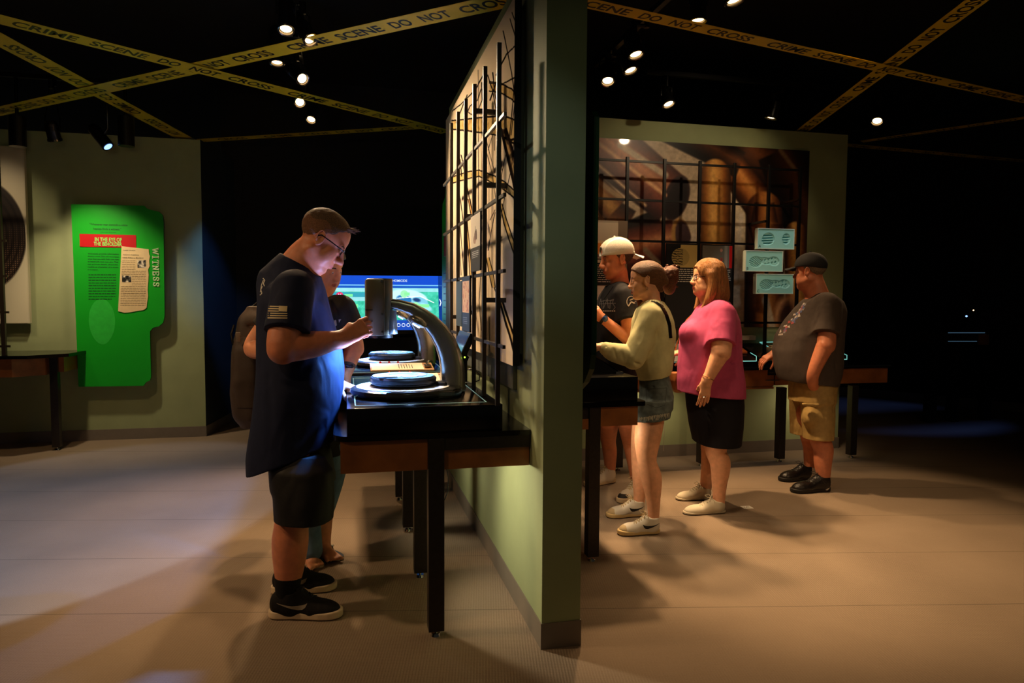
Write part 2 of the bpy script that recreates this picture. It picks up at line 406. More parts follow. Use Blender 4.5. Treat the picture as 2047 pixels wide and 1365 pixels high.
tape((-3.62, 3.40), (.93, 6.62), .165, 2.974, (28, 42), 1.76, 1.62, 'yellow crime scene tape running from upper left down to the partition end')
tape((-3.6, 7.52), (1.35, 3.24), .17, 2.983, (545, 82), 1.76, 1.60, 'yellow crime scene tape rising rightwards beneath the black track spotlights')
tape((-1.55, 7.68), (-2.55, 2.7), .175, 2.992, (289, 227), 1.80, 1.62, 'yellow tape with upside-down lettering ending above the left wall corner')
tape((-1.42, 7.6), (.75, 6.45), .12, 2.976, (517, 269), 1.76, 1.56, 'dim far yellow tape crossing above the dark back wall', h=.07)
tape((.95, 3.53), (6.0, 4.62), .115, 2.974, (1543, 84), 1.76, 1.62, 'yellow tape sloping from the partition top down to the right edge', h=.07)
tape((4.19, 5.95), (3.0, 2.4), .125, 2.985, (1690, 182), 1.76, 1.62, 'yellow tape climbing steeply from the mural wall top to upper right', h=.075)
tape((4.95, 5.98), (6.2, 4.0), .10, 2.98, (1745, 274), 1.7, 1.5, 'dark yellow tape beyond the mural wall, rising at far right', h=.06)
tape((4.75, 6.12), (7.6, 6.33), .11, 2.976, (1705, 286), 1.76, 1.6, 'dark yellow tape beyond the mural wall, sinking to the right edge', h=.065)
tape((-3.6, 7.6), (-2.4, 8.0), .14, 2.995, (40, 252), 1.2, 1.1, 'dim tape piece above the far left wall', h=.06)

# ================================================================ spotlights
def spot(i, pos, aim, watts, col, cone, blend, blen, label):
    p = Vector(pos); d = (Vector(aim)-p).normalized(); t = thing('track_spotlight', p, label, 'spotlight', 'ceiling spotlights')
    r = .047 if blen > .15 else .052
    b = B(); back = p-d*blen
    b.cyl(back, p-d*.012, r*.96, r, n=28); b.cyl(back-d*.02, back, r*.7, r*.96, n=28)
    for k in range(4): b.cyl(back+d*(.02+.012*k), back+d*(.026+.012*k), r*1.04, n=28)
    b.build('housing', m_blk, t)
    q = d.to_track_quat('Z', 'Y').to_matrix()
    b = B(); b.lathe([(r*.80, -.02), (r*1.06, -.016), (r*1.1, .0), (r*1.02, .004), (r*.86, .001), (r*.8, -.012)], p, n=32, axis=q); b.build('rim', m_rim, t)
    b = B(); b.lathe([(.0005, -.006), (r*.5, -.007), (r*.72, -.012)], p, n=28, axis=q); b.build('lens', m_lens, t)
    mid = p-d*blen*.55; top = Vector((mid.x, mid.y, 3.2)); s_ = d.cross(Vector((0, 0, 1))); s_ = s_.normalized() if s_.length > .05 else Vector((1, 0, 0))
    b = B()
    for sg in (-1, 1): b.tube([mid+s_*sg*(r+.008), mid+s_*sg*(r+.008)+Vector((0, 0, .08)), top+s_*sg*.02-Vector((0, 0, .04))], .006, n=6)
    trk = min(((Vector((-.33, top.y, top.z)), abs(top.x+.33)), (Vector((1.93, top.y, top.z)), abs(top.x-1.93)+(9 if top.y > 5.3 else 0)), (Vector((top.x, 6.75, top.z)), abs(top.y-6.75)+(9 if top.x > -2 else 0)), (Vector((top.x, 5.36, top.z)), abs(top.y-5.36)+(9 if top.x < 2.4 else 0))), key=lambda q: q[1])[0]
    b.cyl(top-Vector((0, 0, .05)), top+Vector((0, 0, .02)), .022, n=14)
    if (trk-top).length > .01: b.tube([top, trk], .012, n=8)
    b.cyl(trk-Vector((0, 0, .01)), (trk.x, trk.y, 3.239), .018, n=12); b.build('yoke', m_blk, t)
    lamp('bulb', p+d*.012, aim, watts, col, cone, blend, .055, t)
    return top
LBL = ['track spotlight, highest and foremost on the left track', 'track spotlight turned right, second on the left track', 'long black spotlight pointing straight down over the standing man', 'track spotlight tilted right below the tape crossing',
       'brightest round track spotlight on the left track', 'lowest spotlight on the left track', 'downlight spotlight close to the green left wall',
       'bright ring spotlight in front of the right-hand tape', 'small tilted spotlight right of the partition, upper one', 'small spotlight right of the partition, middle one', 'small tilted spotlight right of the partition, lowest one',
       'spotlight above the middle of the bullet mural', 'lone spotlight over the dark area at far right', 'spotlight cut off by the top edge of the photo', 'tiny spotlight beside the end of the steep tape']
SPOTS[6] = (tuple(at(110, 281, 6.72)),)+SPOTS[6][1:]
for i, s_ in enumerate(SPOTS): spot(i, *s_, LBL[i])
t = thing('track_spotlight', (-2.45, 7.0, 2.9), 'black spotlight with a blue glinting lens above the green panel', 'spotlight', 'ceiling spotlights')
p = Vector(at(216, 293, 6.75)); d = Vector((.55, -.2, -.7)).normalized()
b = B(); b.cyl(p-d*.2, p, .05, n=24); b.cyl(p-d*.23, p-d*.2, .035, .05, n=24); b.tube([p-d*.1, (p.x, 6.75, p.z+.15), (p.x, 6.75, 3.238)], .012); b.build('housing', m_blk, t)
b = B(); b.lathe([(.0005, .004), (.036, .002)], p, n=24, axis=d.to_track_quat('Z', 'Y').to_matrix()); b.build('lens', m_lensb, t)
for x, lb in ((35, 'unlit black spotlight over the cream fingerprint panel'), (252, 'unlit black spotlight hanging right of the blue one')):
    t = thing('track_spotlight', at(x, 250, 6.75), lb, 'spotlight', 'ceiling spotlights'); c = Vector(at(x, 262, 6.75))
    b = B(); b.cyl(c-Vector((0, 0, .13)), c+Vector((0, 0, .12)), .065, n=24); b.build('housing', m_blk, t)
    b = B(); b.cyl(c+Vector((0, 0, .12)), (c.x, c.y, 3.238), .014, n=10); b.build('stem', m_blk, t)
for (a, c, lb) in (((-.33, 3.9, 3.25), (-.33, 7.2, 3.25), 'black lighting track over the left room'), ((1.93, 3.0, 3.25), (1.93, 5.3, 3.25), 'black lighting track over the right room'), ((-3.6, 6.75, 3.25), (-2.0, 6.75, 3.25), 'black lighting track near the left wall'), ((2.4, 5.36, 3.25), (5.0, 5.36, 3.25), 'black lighting track along the bullet mural')):
    b = B(); b.box((min(a[0], c[0])-.018, min(a[1], c[1])-.018, 3.24), (max(a[0], c[0])+.018, max(a[1], c[1])+.018, 3.275)); tag(b.build('lighting_track', m_blk, smooth=False), lb, 'track')
# projector light pooled on the floor at left, and blue light in the dark back area
lamp('projector_light', (-2.9, 1.3, 3.3), (-2.02, 4.57, 0), 620, (.50, .66, 1.), 33, .12, .03)
lamp('blue_wash', (-.6, 6.0, 3.1), (-1.36, 8.0, 1.35), 110, (.12, .35, 1.), 26, .8, .05)
lamp('blue_floor_wash', (7.0, 6.2, 3.3), (6.4, 7.3, 0), 50, (.12, .25, 1.), 50, .5, .03)
lamp('blue_floor_spill', (-2.9, 1.6, 2.6), (-.70, 2.42, 0), 6, (.25, .35, 1.), 7, .4, .02)
# unseen lamps without fixtures, most added to lift dark parts
lamp('front_left_fill', (-1.6, .9, 3.2), (-.3, 3.2, .3), 48, WARM, 60, .8, .1)  # unseen flood added to lift the man and the floor around him
lamp('side_left_fill', (-3.2, 3.2, 3.2), (.2, 3.5, 0), 190, WARM, 42, .8, .12)  # unseen, added to light the floor under the table
lamp('front_right_lamp', (2.6, .3, 3.2), (2.9, 4.8, .2), 80, WARM, 60, .8, .1)
lamp('front_centre_fill', (.75, -.2, 3.2), (.85, 2.6, 1.6), 7, (.92, 1., .62), 40, .8, .06)  # dim unseen fill added for the partition's end face
lamp('mural_wash_lamp', (3.2, 3.6, 3.3), (2.9, 5.7, 1.9), 60, WARM2, 70, .8, .05)
lamp('tape_fill', (-.7, 1.2, 1.95), (-.6, 4.8, 3.0), 26, (1., .85, .5), 70, .9, .1)  # added out of view to brighten the undersides of the left tapes
lamp('tape_fill', (3.0, 1.4, 2.1), (3.2, 4.4, 3.0), 7, (1., .7, .4), 75, .9, .1)  # weaker added fill of the same kind for the right tapes
lamp('face_fill', (1.15, 4.5, 3.1), (1.75, 4.1, 1.4), 95, WARM2, 44, .7, .05)  # not part of the console; added to brighten the faces at right
lamp('edge_fill', (-1.5, .8, 3.2), (.75, 2.75, 1.8), 42, (.85, .95, 1.), 18, .9, .05)  # cool fill added for the dark strip beside the hair mural
lamp('panel_fill', (-3.3, 6.2, 3.1), (-3.25, 7.5, 1.75), 42, WARM2, 60, .8, .05)  # unseen fill added to brighten the fingerprint panel
lamp('left_floor_lamp', (-2.4, 5.6, 3.3), (-2.2, 6.2, 0), 45, WARM, 90, .8, .06)
lamp('cast_fill', (3.35, 4.8, 2.75), (3.42, 5.14, 1.72), 11, (.9, .95, 1.), 50, .7, .03)  # overhead fill added to bring out the relief of the casts
# light strips under the exhibit tables
lamp('under_table_lamp', (2.6, 5.42, .62), (2.6, 5.75, .25), 5, WARM2, 140, .8, .05)
lamp('under_table_lamp', (4.2, 5.42, .62), (4.1, 5.75, .25), 5, WARM2, 140, .8, .05)
lamp('under_table_lamp', (1.40, 3.95, .70), (1.75, 4.0, .35), 9, WARM2, 120, .8, .04)

# ================================================================ left wall: green folder panel
YF = 7.44
def wp(x, y, Y=YF): return at(x, y, Y)
t = thing('green_text_panel', wp(235, 770), 'tall green folder-shaped text panel titled WITNESS on the left wall', 'sign')
out = [(142, 408), (288, 411), (294, 417), (303, 420), (318, 423), (325, 430), (327, 445), (329, 632), (326, 645), (318, 652), (306, 655), (300, 662), (300, 675), (302, 752), (300, 760), (292, 764), (287, 771), (157, 773)]
po = [wp(*p) for p in out]
b = B(); b.prism(po, (0, .022, 0), 0); o = b.build('panel', [m_green_p, m_green_e], t, smooth=False)
for f in o.data.polygons:
    if abs(f.normal.y) < .5: f.material_index = 1
for x, y in ((200, 480), (270, 480), (190, 730), (270, 730)): p = wp(x, y); b = B(); b.cyl((p[0], YF+.02, p[2]), (p[0], 7.539, p[2]), .012); b.build('standoff', m_blk, t)
RX, UZ = Vector((1, 0, 0)), Vector((0, 0, 1))
def wtext(txt, x, y, h, w_, mat, name='lettering', lift=.001, **k):
    p = wp(x, y); return text_mesh(name, txt, (p[0], YF-lift, p[2]), RX, UZ, h, mat, t, width=w_, **k)
wtext('"Whenever man commits a crime', 179, 450, .020, .33, m_dkgreen, bold=.01)
wtext('heaven finds a witness."', 187, 459, .020, .24, m_dkgreen, bold=.01)
wtext('- EDWARD BULWER', 200, 465, .009, .14, m_dkgreen)
a = wp(160, 493); c = wp(272, 470); b = B(); b.box((a[0], YF-.004, a[2]), (c[0], YF, c[2])); b.build('red_title_block', m_red, t, smooth=False)
wtext('IN THE EYE OF', 190, 482, .036, .235, m_ltgreen, lift=.006, bold=.03)
wtext('THE BEHOLDER', 188, 491, .036, .245, m_ltgreen, lift=.006, bold=.03)
for i, (s_, w_) in enumerate((('Witnesses provide information', .27), ('about a crime. This will encompass', .27), ('what they saw with their own eyes', .27), ('or heard with their own ears. They', .265), ('can provide details about the', .26), ('motive or character of a victim', .265), ('or a suspect.', .09))):
    wtext(s_, 175.5, 508+i*5.3, .0125, w_, m_dkgreen, bold=.015)
rl = random.Random(3); b = B()
def greek(b, x0, y, x1, h, YY, rl, skip=.15, Y=YF):
    x = x0
    while x < x1:
        w_ = rl.uniform(2.5, 8); e = min(x+w_, x1); a = at(x, y, Y); c = at(e, y-h, Y); b.box((a[0], YY-.0006, a[2]), (c[0], YY, c[2])); x = e+1.1
for i in range(10): greek(b, 177, 550+i*5.4, 232-(8 if i == 9 else 0), 1.5, YF-.0004, rl)
b.build('body_text', m_dkgreen, t, smooth=False)
# WITNESS, slab letters reading downwards
GL = {'W': [((0, 1), (.25, 0)), ((.25, 0), (.5, .9)), ((.5, .9), (.75, 0)), ((.75, 0), (1, 1)), ((-.12, 1), (.14, 1)), ((.86, 1), (1.12, 1))],
      'I': [((.5, 0), (.5, 1)), ((.15, 0), (.85, 0)), ((.15, 1), (.85, 1))], 'T': [((.5, 0), (.5, 1)), ((0, 1), (1, 1)), ((.25, 0), (.75, 0)), ((0, 1), (0, .75)), ((1, 1), (1, .75))],
      'N': [((.08, 0), (.08, 1)), ((.08, 1), (.9, 0)), ((.9, 0), (.9, 1)), ((-.1, 0), (.28, 0)), ((-.1, 1), (.15, 1)), ((.7, 1), (1.1, 1))],
      'E': [((.15, 0), (.15, 1)), ((0, 1), (.95, 1)), ((0, 0), (.95, 0)), ((.15, .5), (.7, .5)), ((.95, 1), (.95, .75)), ((.95, 0), (.95, .25))],
      'S': [((.9, .95), (.9, .7)), ((.9, .85), (.5, 1)), ((.5, 1), (.1, .85)), ((.1, .85), (.12, .62)), ((.12, .62), (.85, .4)), ((.85, .4), (.9, .15)), ((.9, .15), (.5, 0)), ((.5, 0), (.1, .15)), ((.1, .05), (.1, .3))]}
b = B(); o0 = wp(305, 497); H_ = .052; zc = o0[2]
for ch in 'WITNESS':
    wd = .052 if ch == 'W' else .026 if ch == 'I' else .036
    for (a, c) in GL[ch]:
        pa = Vector((o0[0]+a[1]*H_, YF-.002, zc-a[0]*wd)); pc = Vector((o0[0]+c[1]*H_, YF-.002, zc-c[0]*wd)); dd = (pc-pa).normalized()*.003; b.tube([pa-dd, pc+dd], .0052, n=6)
    zc -= wd+.018
b.build('title_lettering', M('cream_print', (215, 235, 190), .5), t)
# torn newspaper clipping
pap = [(243, 492), (297, 498), (298, 508), (300, 512), (298, 520), (299, 532), (296, 538), (297, 550), (296, 565), (295, 580), (296, 592), (294, 605), (293, 615), (286, 620), (275, 621), (262, 624), (248, 625), (236, 622)]
b = B(); b.prism([at(x, y, YF-.006) for x, y in pap], (0, .005, 0)); b.build('newspaper_clipping', m_paper, t, smooth=False)
def ctext(s_, x, y, h, w_, bd=0.):
    p = at(x, y, YF-.007); text_mesh('clipping_text', s_, (p[0], YF-.0068, p[2]), RX, UZ, h, m_ink, t, width=w_, bold=bd)
ctext('CASE STUDY', 246, 501, .008, .11); ctext("Veteran's Suspicions", 246, 510, .011, .14, .01); ctext('Leads Police to Murderer', 245.5, 516, .011, .185, .01)
b = B()
for i in range(27):
    y = 522+i*3.4; x0, x1 = 245-i*.16, 292
    if y < 540: x1 = 271
    if 550 < y < 570: x0 = 264
    greek(b, x0, y, x1, .8, YF-.0066, rl)
b.build('clipping_text', M('grey_ink', (120, 100, 70), .6), t, smooth=False)
def mono(nm, x0, y0, x1, y1, seed, parent, Y, tint=(1, .95, .85), mat=None):
    f = fbm(40, 50, 14, seed); g = np.clip((f-.35)*2.6, 0, 1)[..., None]*np.array(tint); a = at(x0, y1, Y); c = at(x1, y0, Y)
    return picture(nm, g*.9, a, (c[0]-a[0], 0, 0), (0, 0, c[2]-a[2]), mat or MV('matt_print', .55), parent)
mono('clipping_photo', 275, 520, 292, 535, 4, t, YF-.0072); mono('clipping_photo', 244, 551, 262, 564, 8, t, YF-.0072)
# pale oval print near the bottom of the panel
b = B(); c = wp(204, 643); pts = [(c[0]+.115*cos(k*pi/24)*(1+.06*sin(k*pi/24)), YF-.0006, c[2]+.215*sin(k*pi/24)*(1-.02*cos(k*pi/12))) for k in range(48)]
b.prism(pts, (0, .0006, 0)); b.build('oval_print', M('green_oval', (44, 188, 60), .42, var=.08, scale=26), t, smooth=False)

# ================================================================ left wall: fingerprint panel, grid and table
t = thing('fingerprint_panel', (-3.3, 7.48, 1.16), 'large cream wall panel with a black fingerprint oval at the left edge', 'wall panel')
a = at(62, 645, 7.48); b = B(); b.box((-4.6, 7.455, 1.155), (a[0], 7.50, 2.80)); b.box((-4.3, 7.50, 1.4), (-3.3, 7.539, 2.5)); b.build('board', M('cream_board', (196, 188, 160), .5), t, smooth=False)
pt = Paint(340, 330, (206, 198, 170)); u, v = pt.ell(.775, .50, .235, .32, (40, 32, 28), 0, .01)
yy, xx = np.mgrid[0:330, 0:340]; dots = ((xx % 4 < 2) & (yy % 4 < 2)); rr = np.sqrt(u*u+v*v); dens = np.clip((v+.4)*.8, 0, 1)
pt.put((rr < .99)*dots*dens*.8, (190, 150, 115)); pt.put((rr < .99)*(np.sin(rr*46+2*v) > .3)*.45, (14, 10, 10))
picture('fingerprint_print', pt.a, (-4.58, 7.454, 1.16), (a[0]+4.58-.01, 0, 0), (0, 0, 1.63), MV('satin_print', .32), t)
t = thing('rod_display_frame', (-3.03, 6.95, .87), 'black upright rod with short cross rods standing on the left table', 'display frame')
p0 = at(9, 690, 6.95); b = B(); b.box((p0[0]-.016, 6.93, .865), (p0[0]+.016, 6.96, 2.72)); b.build('upright', m_rod, t, smooth=False)
for y in (336, 481, 552, 624, 692):
    z = at(9, y, 6.95)[2]; b = B(); b.box((p0[0]-1.0, 6.935, z-.009), (p0[0]+(.045 if y != 336 else -.015), 6.955, z+.009)); b.build('cross_rod', m_rod, t, smooth=False)
b = B(); z0, z1 = at(2, 622, 6.93)[2], at(2, 556, 6.93)[2]; b.box((p0[0]-.35, 6.91, z0), (p0[0]-.02, 6.928, z1)); tag(b.build('small_placard', m_dark, smooth=False), 'small black placard on the rod frame at the left edge', 'placard')

def table_leg(parent, x0, y0, x1, y1, z1):
    b = B(); b.box((x0, y0, .028), (x1, y1, z1), bev=.002); l = b.build('leg', m_steel, parent, smooth=False)
    b = B(); cx, cy = (x0+x1)/2, (y0+y1)/2; b.cyl((cx, cy, .0), (cx, cy, .012), .022, .018, n=18); b.cyl((cx, cy, .012), (cx, cy, .03), .006, n=10); b.build('levelling_foot', m_chrome, l)
t = thing('exhibit_table', (-3.2, 7.2, 0), 'black-topped exhibit table with chamfered end against the left green wall', 'table')
b = B(); b.prism([(-5.5, 6.86, .862), (-2.72, 6.86, .862), (-2.47, 7.08, .862), (-2.44, 7.528, .862), (-5.5, 7.528, .862)], (0, 0, .03)); b.build('tabletop', m_lam, t, smooth=False)
b = B(); b.prism([(-5.4, 6.91, .70), (-2.86, 6.91, .70), (-2.66, 7.07, .70), (-2.66, 7.52, .70), (-5.4, 7.52, .70)], (0, 0, .162)); b.build('apron', m_wood, t, smooth=False)
b = B(); b.box((-2.66, 7.13, .72), (-2.53, 7.5, .862)); b.build('side_box', m_wood, t, smooth=False)
table_leg(t, -2.64, 7.10, -2.575, 7.165, .862); table_leg(t, -4.4, 7.10, -4.335, 7.165, .70)
b = B(); b.box((-5.2, 7.40, .862), (-2.6, 7.528, .868)); b.build('back_strip', m_lams, t, smooth=False)

# ================================================================ exhibit table on the partition, left side
t = thing('exhibit_table', (.35, 4, 0), 'long black exhibit table with wooden aprons along the left of the partition', 'table')
def rounded(x0, y0, x1, y1, r, z, corners):
    pts = []
    for (cx, cy, a0, k) in ((x0+r, y0+r, pi, 0), (x1-r, y0+r, 1.5*pi, 1), (x1-r, y1-r, 0, 2), (x0+r, y1-r, .5*pi, 3)):
        if k in corners: pts += [(cx+r*cos(a0+i*pi/16), cy+r*sin(a0+i*pi/16), z) for i in range(9)]
        else: pts.append(((x0, x1, x1, x0)[k], (y0, y0, y1, y1)[k], z))
    return pts
b = B(); b.prism(rounded(-.058, 2.80, .748, 5.2, .07, .835, {0}), (0, 0, .022)); b.build('tabletop', m_lam, t, smooth=False)
b = B(); b.box((.318, 2.802, .785), (.746, 5.18, .835)); b.build('frame', m_steel, t, smooth=False)
b = B(); b.box((-.03, 2.815, .705), (.316, 5.15, .835)); b.build('apron', m_wood, t, smooth=False)
b = B(); b.box((.384, 2.815, .703), (.746, 5.15, .785)); b.build('apron', m_wood, t, smooth=False)
for y in (2.795, 3.43, 4.15, 4.82): table_leg(t, .318, y, .383, y+.062, .79 if y > 3 else .835)
for (y0, y1, lb) in ((2.815, 4.02, 'black glossy exhibit plinth under the front microscope'), (4.13, 5.19, 'black glossy exhibit plinth under the rear microscope')):
    t = thing('exhibit_plinth', (.31, y0, .857), lb, 'plinth')
    b = B(); b.box((-.004, y0, .8575), (.63, y1, .966), bev=.003); b.build('box', m_lam, t)
    b = B(); z = .9668; x0, x1, a, c = .03, .575, y0+.075, y1-.11; w_ = .0022
    for (p, q) in (((x0, a), (x1, a)), ((x1, a), (x1+.02, c)), ((x1+.02, c), (x0, c)), ((x0, c), (x0, a))): b.box((min(p[0], q[0])-w_, min(p[1], q[1])-w_, z-.0006), (max(p[0], q[0])+w_, max(p[1], q[1])+w_, z)) if p[1] == q[1] or p[0] == q[0] else b.tube([(*p, z-.001), (*q, z-.001)], w_, n=6)
    b.build('edge_line', m_line, t, smooth=False)
lamp('under_table_lamp', (.20, 3.12, .68), (.75, 3.02, .42), 21, (1., .86, .60), 110, .8, .03)
lamp('under_table_lamp', (.20, 4.2, .68), (.75, 4.1, .35), 10, (1., .86, .60), 120, .8, .03)
b = B(); b.tube([(.40, 2.86, .70), (.407, 2.855, .66), (.405, 2.85, .60), (.39, 2.85, .565), (.384, 2.858, .56)], .0022, n=6); tag(b.build('power_cable', m_blk), 'thin black cable hanging under the table beside its front leg', 'cable')

# display grid in front of the hair mural
t = thing('display_grid', (.6, 2.78, .966), 'dark metal display grid standing on the table before the hair mural', 'display grid')
XG = .60; posts = [2.78, 3.07, 3.33, 3.58, 3.83, 4.08]
for y in posts:
    b = B(); b.box((XG-.009, y-.009, .9662), (XG+.009, y+.009, 2.425), bev=.001); b.build('upright', m_rod, t, smooth=False)
for z in (2.12, 1.81, 1.515, 1.215):
    b = B(); b.box((XG-.004, 2.67, z-.007), (XG+.008, 4.42, z+.007)); b.build('rail', m_rod, t, smooth=False)
for y, z in ((3.07, 1.91), (3.07, 1.40), (3.58, 1.83), (3.83, 1.33), (3.33, 2.30), (4.08, 1.30)):
    b = B(); b.box((XG, y-.011, z-.011), (.698, y+.011, z+.011)); b.build('wall_stay', m_rod, t, smooth=False)
DY = Vector((0, -1, 0))                       # pictures on planes X=const seen from -X: rightwards is -Y
def xpic(nm, img, y0, y1, z0, z1, X, mat, parent): return picture(nm, img, (X, y1, z0), (0, -(y1-y0), 0), (0, 0, z1-z0), mat, parent)
t = thing('photo_placard', (.585, 3.23, 1.535), 'tall placard with a crystal photo above a black caption in the hair mural grid', 'placard')
b = B(); b.box((.586, 3.10, 1.535), (.594, 3.345, 1.80)); b.build('board', m_dark, t, smooth=False)
pt = Paint(90, 110, (240, 226, 205)); pt.rect(0, .58, 1, 1, (14, 14, 20))
for (cx, cy, rx, ry, c, a_) in ((.5, .40, .09, .12, (120, 84, 66), .2), (.38, .44, .06, .07, (160, 120, 100), .7), (.62, .36, .05, .1, (92, 66, 54), -.3), (.5, .27, .02, .07, (70, 60, 60), 0), (.45, .48, .1, .035, (190, 150, 130), 0)): pt.ell(cx, cy, rx, ry, c, a_)
for k in range(4): pt.rect(.15, .65+k*.035, .85-.1*(k == 3), .662+k*.035, (200, 200, 200))
xpic('print', pt.a, 3.103, 3.342, 1.538, 1.797, .5855, MV('matt_print', .55), t)
t = thing('photo_placard', (.585, 3.48, 1.24), 'blue placard with a pale evidence photo in the hair mural grid', 'placard')
b = B(); b.box((.586, 3.37, 1.24), (.594, 3.605, 1.52)); b.build('board', m_dark, t, smooth=False)
pt = Paint(80, 100, (18, 52, 88)); pt.rect(.06, .08, .94, .66, (226, 190, 160)); f = fbm(100, 80, 9, 3); pt.put(((f > .6) & (pt.y > .1) & (pt.y < .64))*.6, (170, 90, 80))
for k in range(4): pt.rect(.15, .75+k*.035, .7, .76+k*.035, (140, 160, 190))
xpic('print', pt.a, 3.373, 3.602, 1.243, 1.517, .5855, MV('matt_print', .55), t)
t = thing('photo_placard', (.585, 3.76, 1.5), 'small grey placard low in the far half of the hair mural grid', 'placard')
b = B(); b.box((.586, 3.62, 1.26), (.594, 3.80, 1.50)); b.build('board', M('slate_board', (60, 74, 80), .5), t, smooth=False)

# hair mural
t = thing('hair_mural', (.72, 3.98, 1.1), 'tall cream wall mural of magnified black and tan hairs on the partition', 'mural')
MX, MY0, MY1, MZ0, MZ1 = .70, 2.93, 5.03, 1.115, 2.68
b = B(); b.box((MX, MY0, MZ0), (MX+.03, MY1, MZ1)); b.build('panel', m_dark, t, smooth=False)
b = B(); b.box((MX+.03, MY0+.12, MZ0-.12), (PX0-.001, MY1-.1, MZ0)); b.box((MX+.03, MY0+.02, MZ0+.05), (PX0-.001, MY0+.08, MZ1-.05)); b.box((MX+.03, MY1-.1, MZ0+.05), (PX0-.001, MY1-.04, MZ1-.05)); b.build('batten', M('grey_batten', (88, 90, 80), .6), t, smooth=False)
W_, H_ = 680, 500; pt = Paint(W_, H_, (238, 214, 180)); f = fbm(H_, W_, 160, 21); nz = fbm(H_, W_, 9, 5); n2 = fbm(H_, W_, 30, 15); pt.put((f-.35)*.45, (206, 196, 184))
gy = MY1-(np.arange(W_)+.5)/W_*(MY1-MY0); gz = MZ1-(np.arange(H_)+.5)/H_*(MZ1-MZ0); v_ = [np.broadcast_to(q, (H_, W_)) for q in (MX, gy[None], gz[:, None]-CH)]
dn = sum(v_[i]*cF[i] for i in range(3)); pt.x = IW/2+FP*sum(v_[i]*cR[i] for i in range(3))/dn+(n2-.5)*1.2; pt.y = IH/2-FP*sum(v_[i]*cU[i] for i in range(3))/dn+(nz-.5)*2.0; pt.r = 1.
DKH, TAN = (26, 19, 16), (216, 178, 108)
def hair(pts, w0, w1=None, col=DKH): w1 = (w0 if w1 is None else w1)*1.05; w0 = w0*1.05; n = len(pts); pt.line(pts, [w0+(w1-w0)*i/(n-1) for i in range(n)], col, 1.1)
def strand(up, lo, e0=1.2):                    # fibre between two edges: tan body, dark ragged edges
    ux, uy = zip(*up); lx, ly = zip(*lo); yu = np.interp(pt.x, ux, uy); yl = np.interp(pt.x, lx, ly); m = (pt.y > yu) & (pt.y < yl) & (pt.x > min(ux)); pt.put(m*.85, TAN); pt.put(m*np.clip((nz-.55)*5, 0, 1)*.6, (150, 110, 50)); hair(up, e0, e0*1.3); hair(lo, e0, e0*1.3)
strand([(904, 241), (945, 237), (980, 233), (1010, 232), (1047, 247)], [(904, 258), (940, 262), (980, 268), (1005, 272), (1047, 300)], 1.4)
strand([(979, 166), (1006, 169), (1023, 178), (1047, 203)], [(979, 182), (1003, 186), (1023, 198), (1047, 226)], 1.2)
strand([(904, 354), (935, 343), (958, 340), (990, 352), (1010, 364), (1030, 382), (1047, 397)], [(904, 366), (940, 356), (958, 352), (990, 368), (1010, 381), (1040, 404)], 1.1)
def vstrand(le, ri, e0=1.3, body=TAN):          # steep fibre, edges given as x at y
    ly, lx = zip(*[(q[1], q[0]) for q in le]); ry, rx = zip(*[(q[1], q[0]) for q in ri]); xl = np.interp(pt.y, ly, lx); xr = np.interp(pt.y, ry, rx); m = (pt.x > xl) & (pt.x < xr) & (pt.y > ly[0]) & (pt.y < ly[-1]); pt.put(m*.9, body); hair(le, e0); hair(ri, e0)
vstrand([(1000, 408), (1008, 448), (1020, 485), (1032, 520), (1044, 562)], [(1004, 408), (1013, 440), (1026, 478), (1036, 510), (1047, 535)], 1.1)
vstrand([(999, 600), (1010, 640), (1022, 680), (1034, 733)], [(1004, 600), (1017, 640), (1031, 680), (1046, 728)], 1.9)
vstrand([(936, 398), (944, 440), (949, 480)], [(940, 398), (948, 440), (952, 480)], .7, (222, 160, 90))
vstrand([(972, 515), (978, 545), (984, 575)], [(978, 515), (986, 545), (990, 575)], .8)
vstrand([(930, 440), (936, 500), (940, 555)], [(934, 440), (940, 500), (944, 555)], .7)
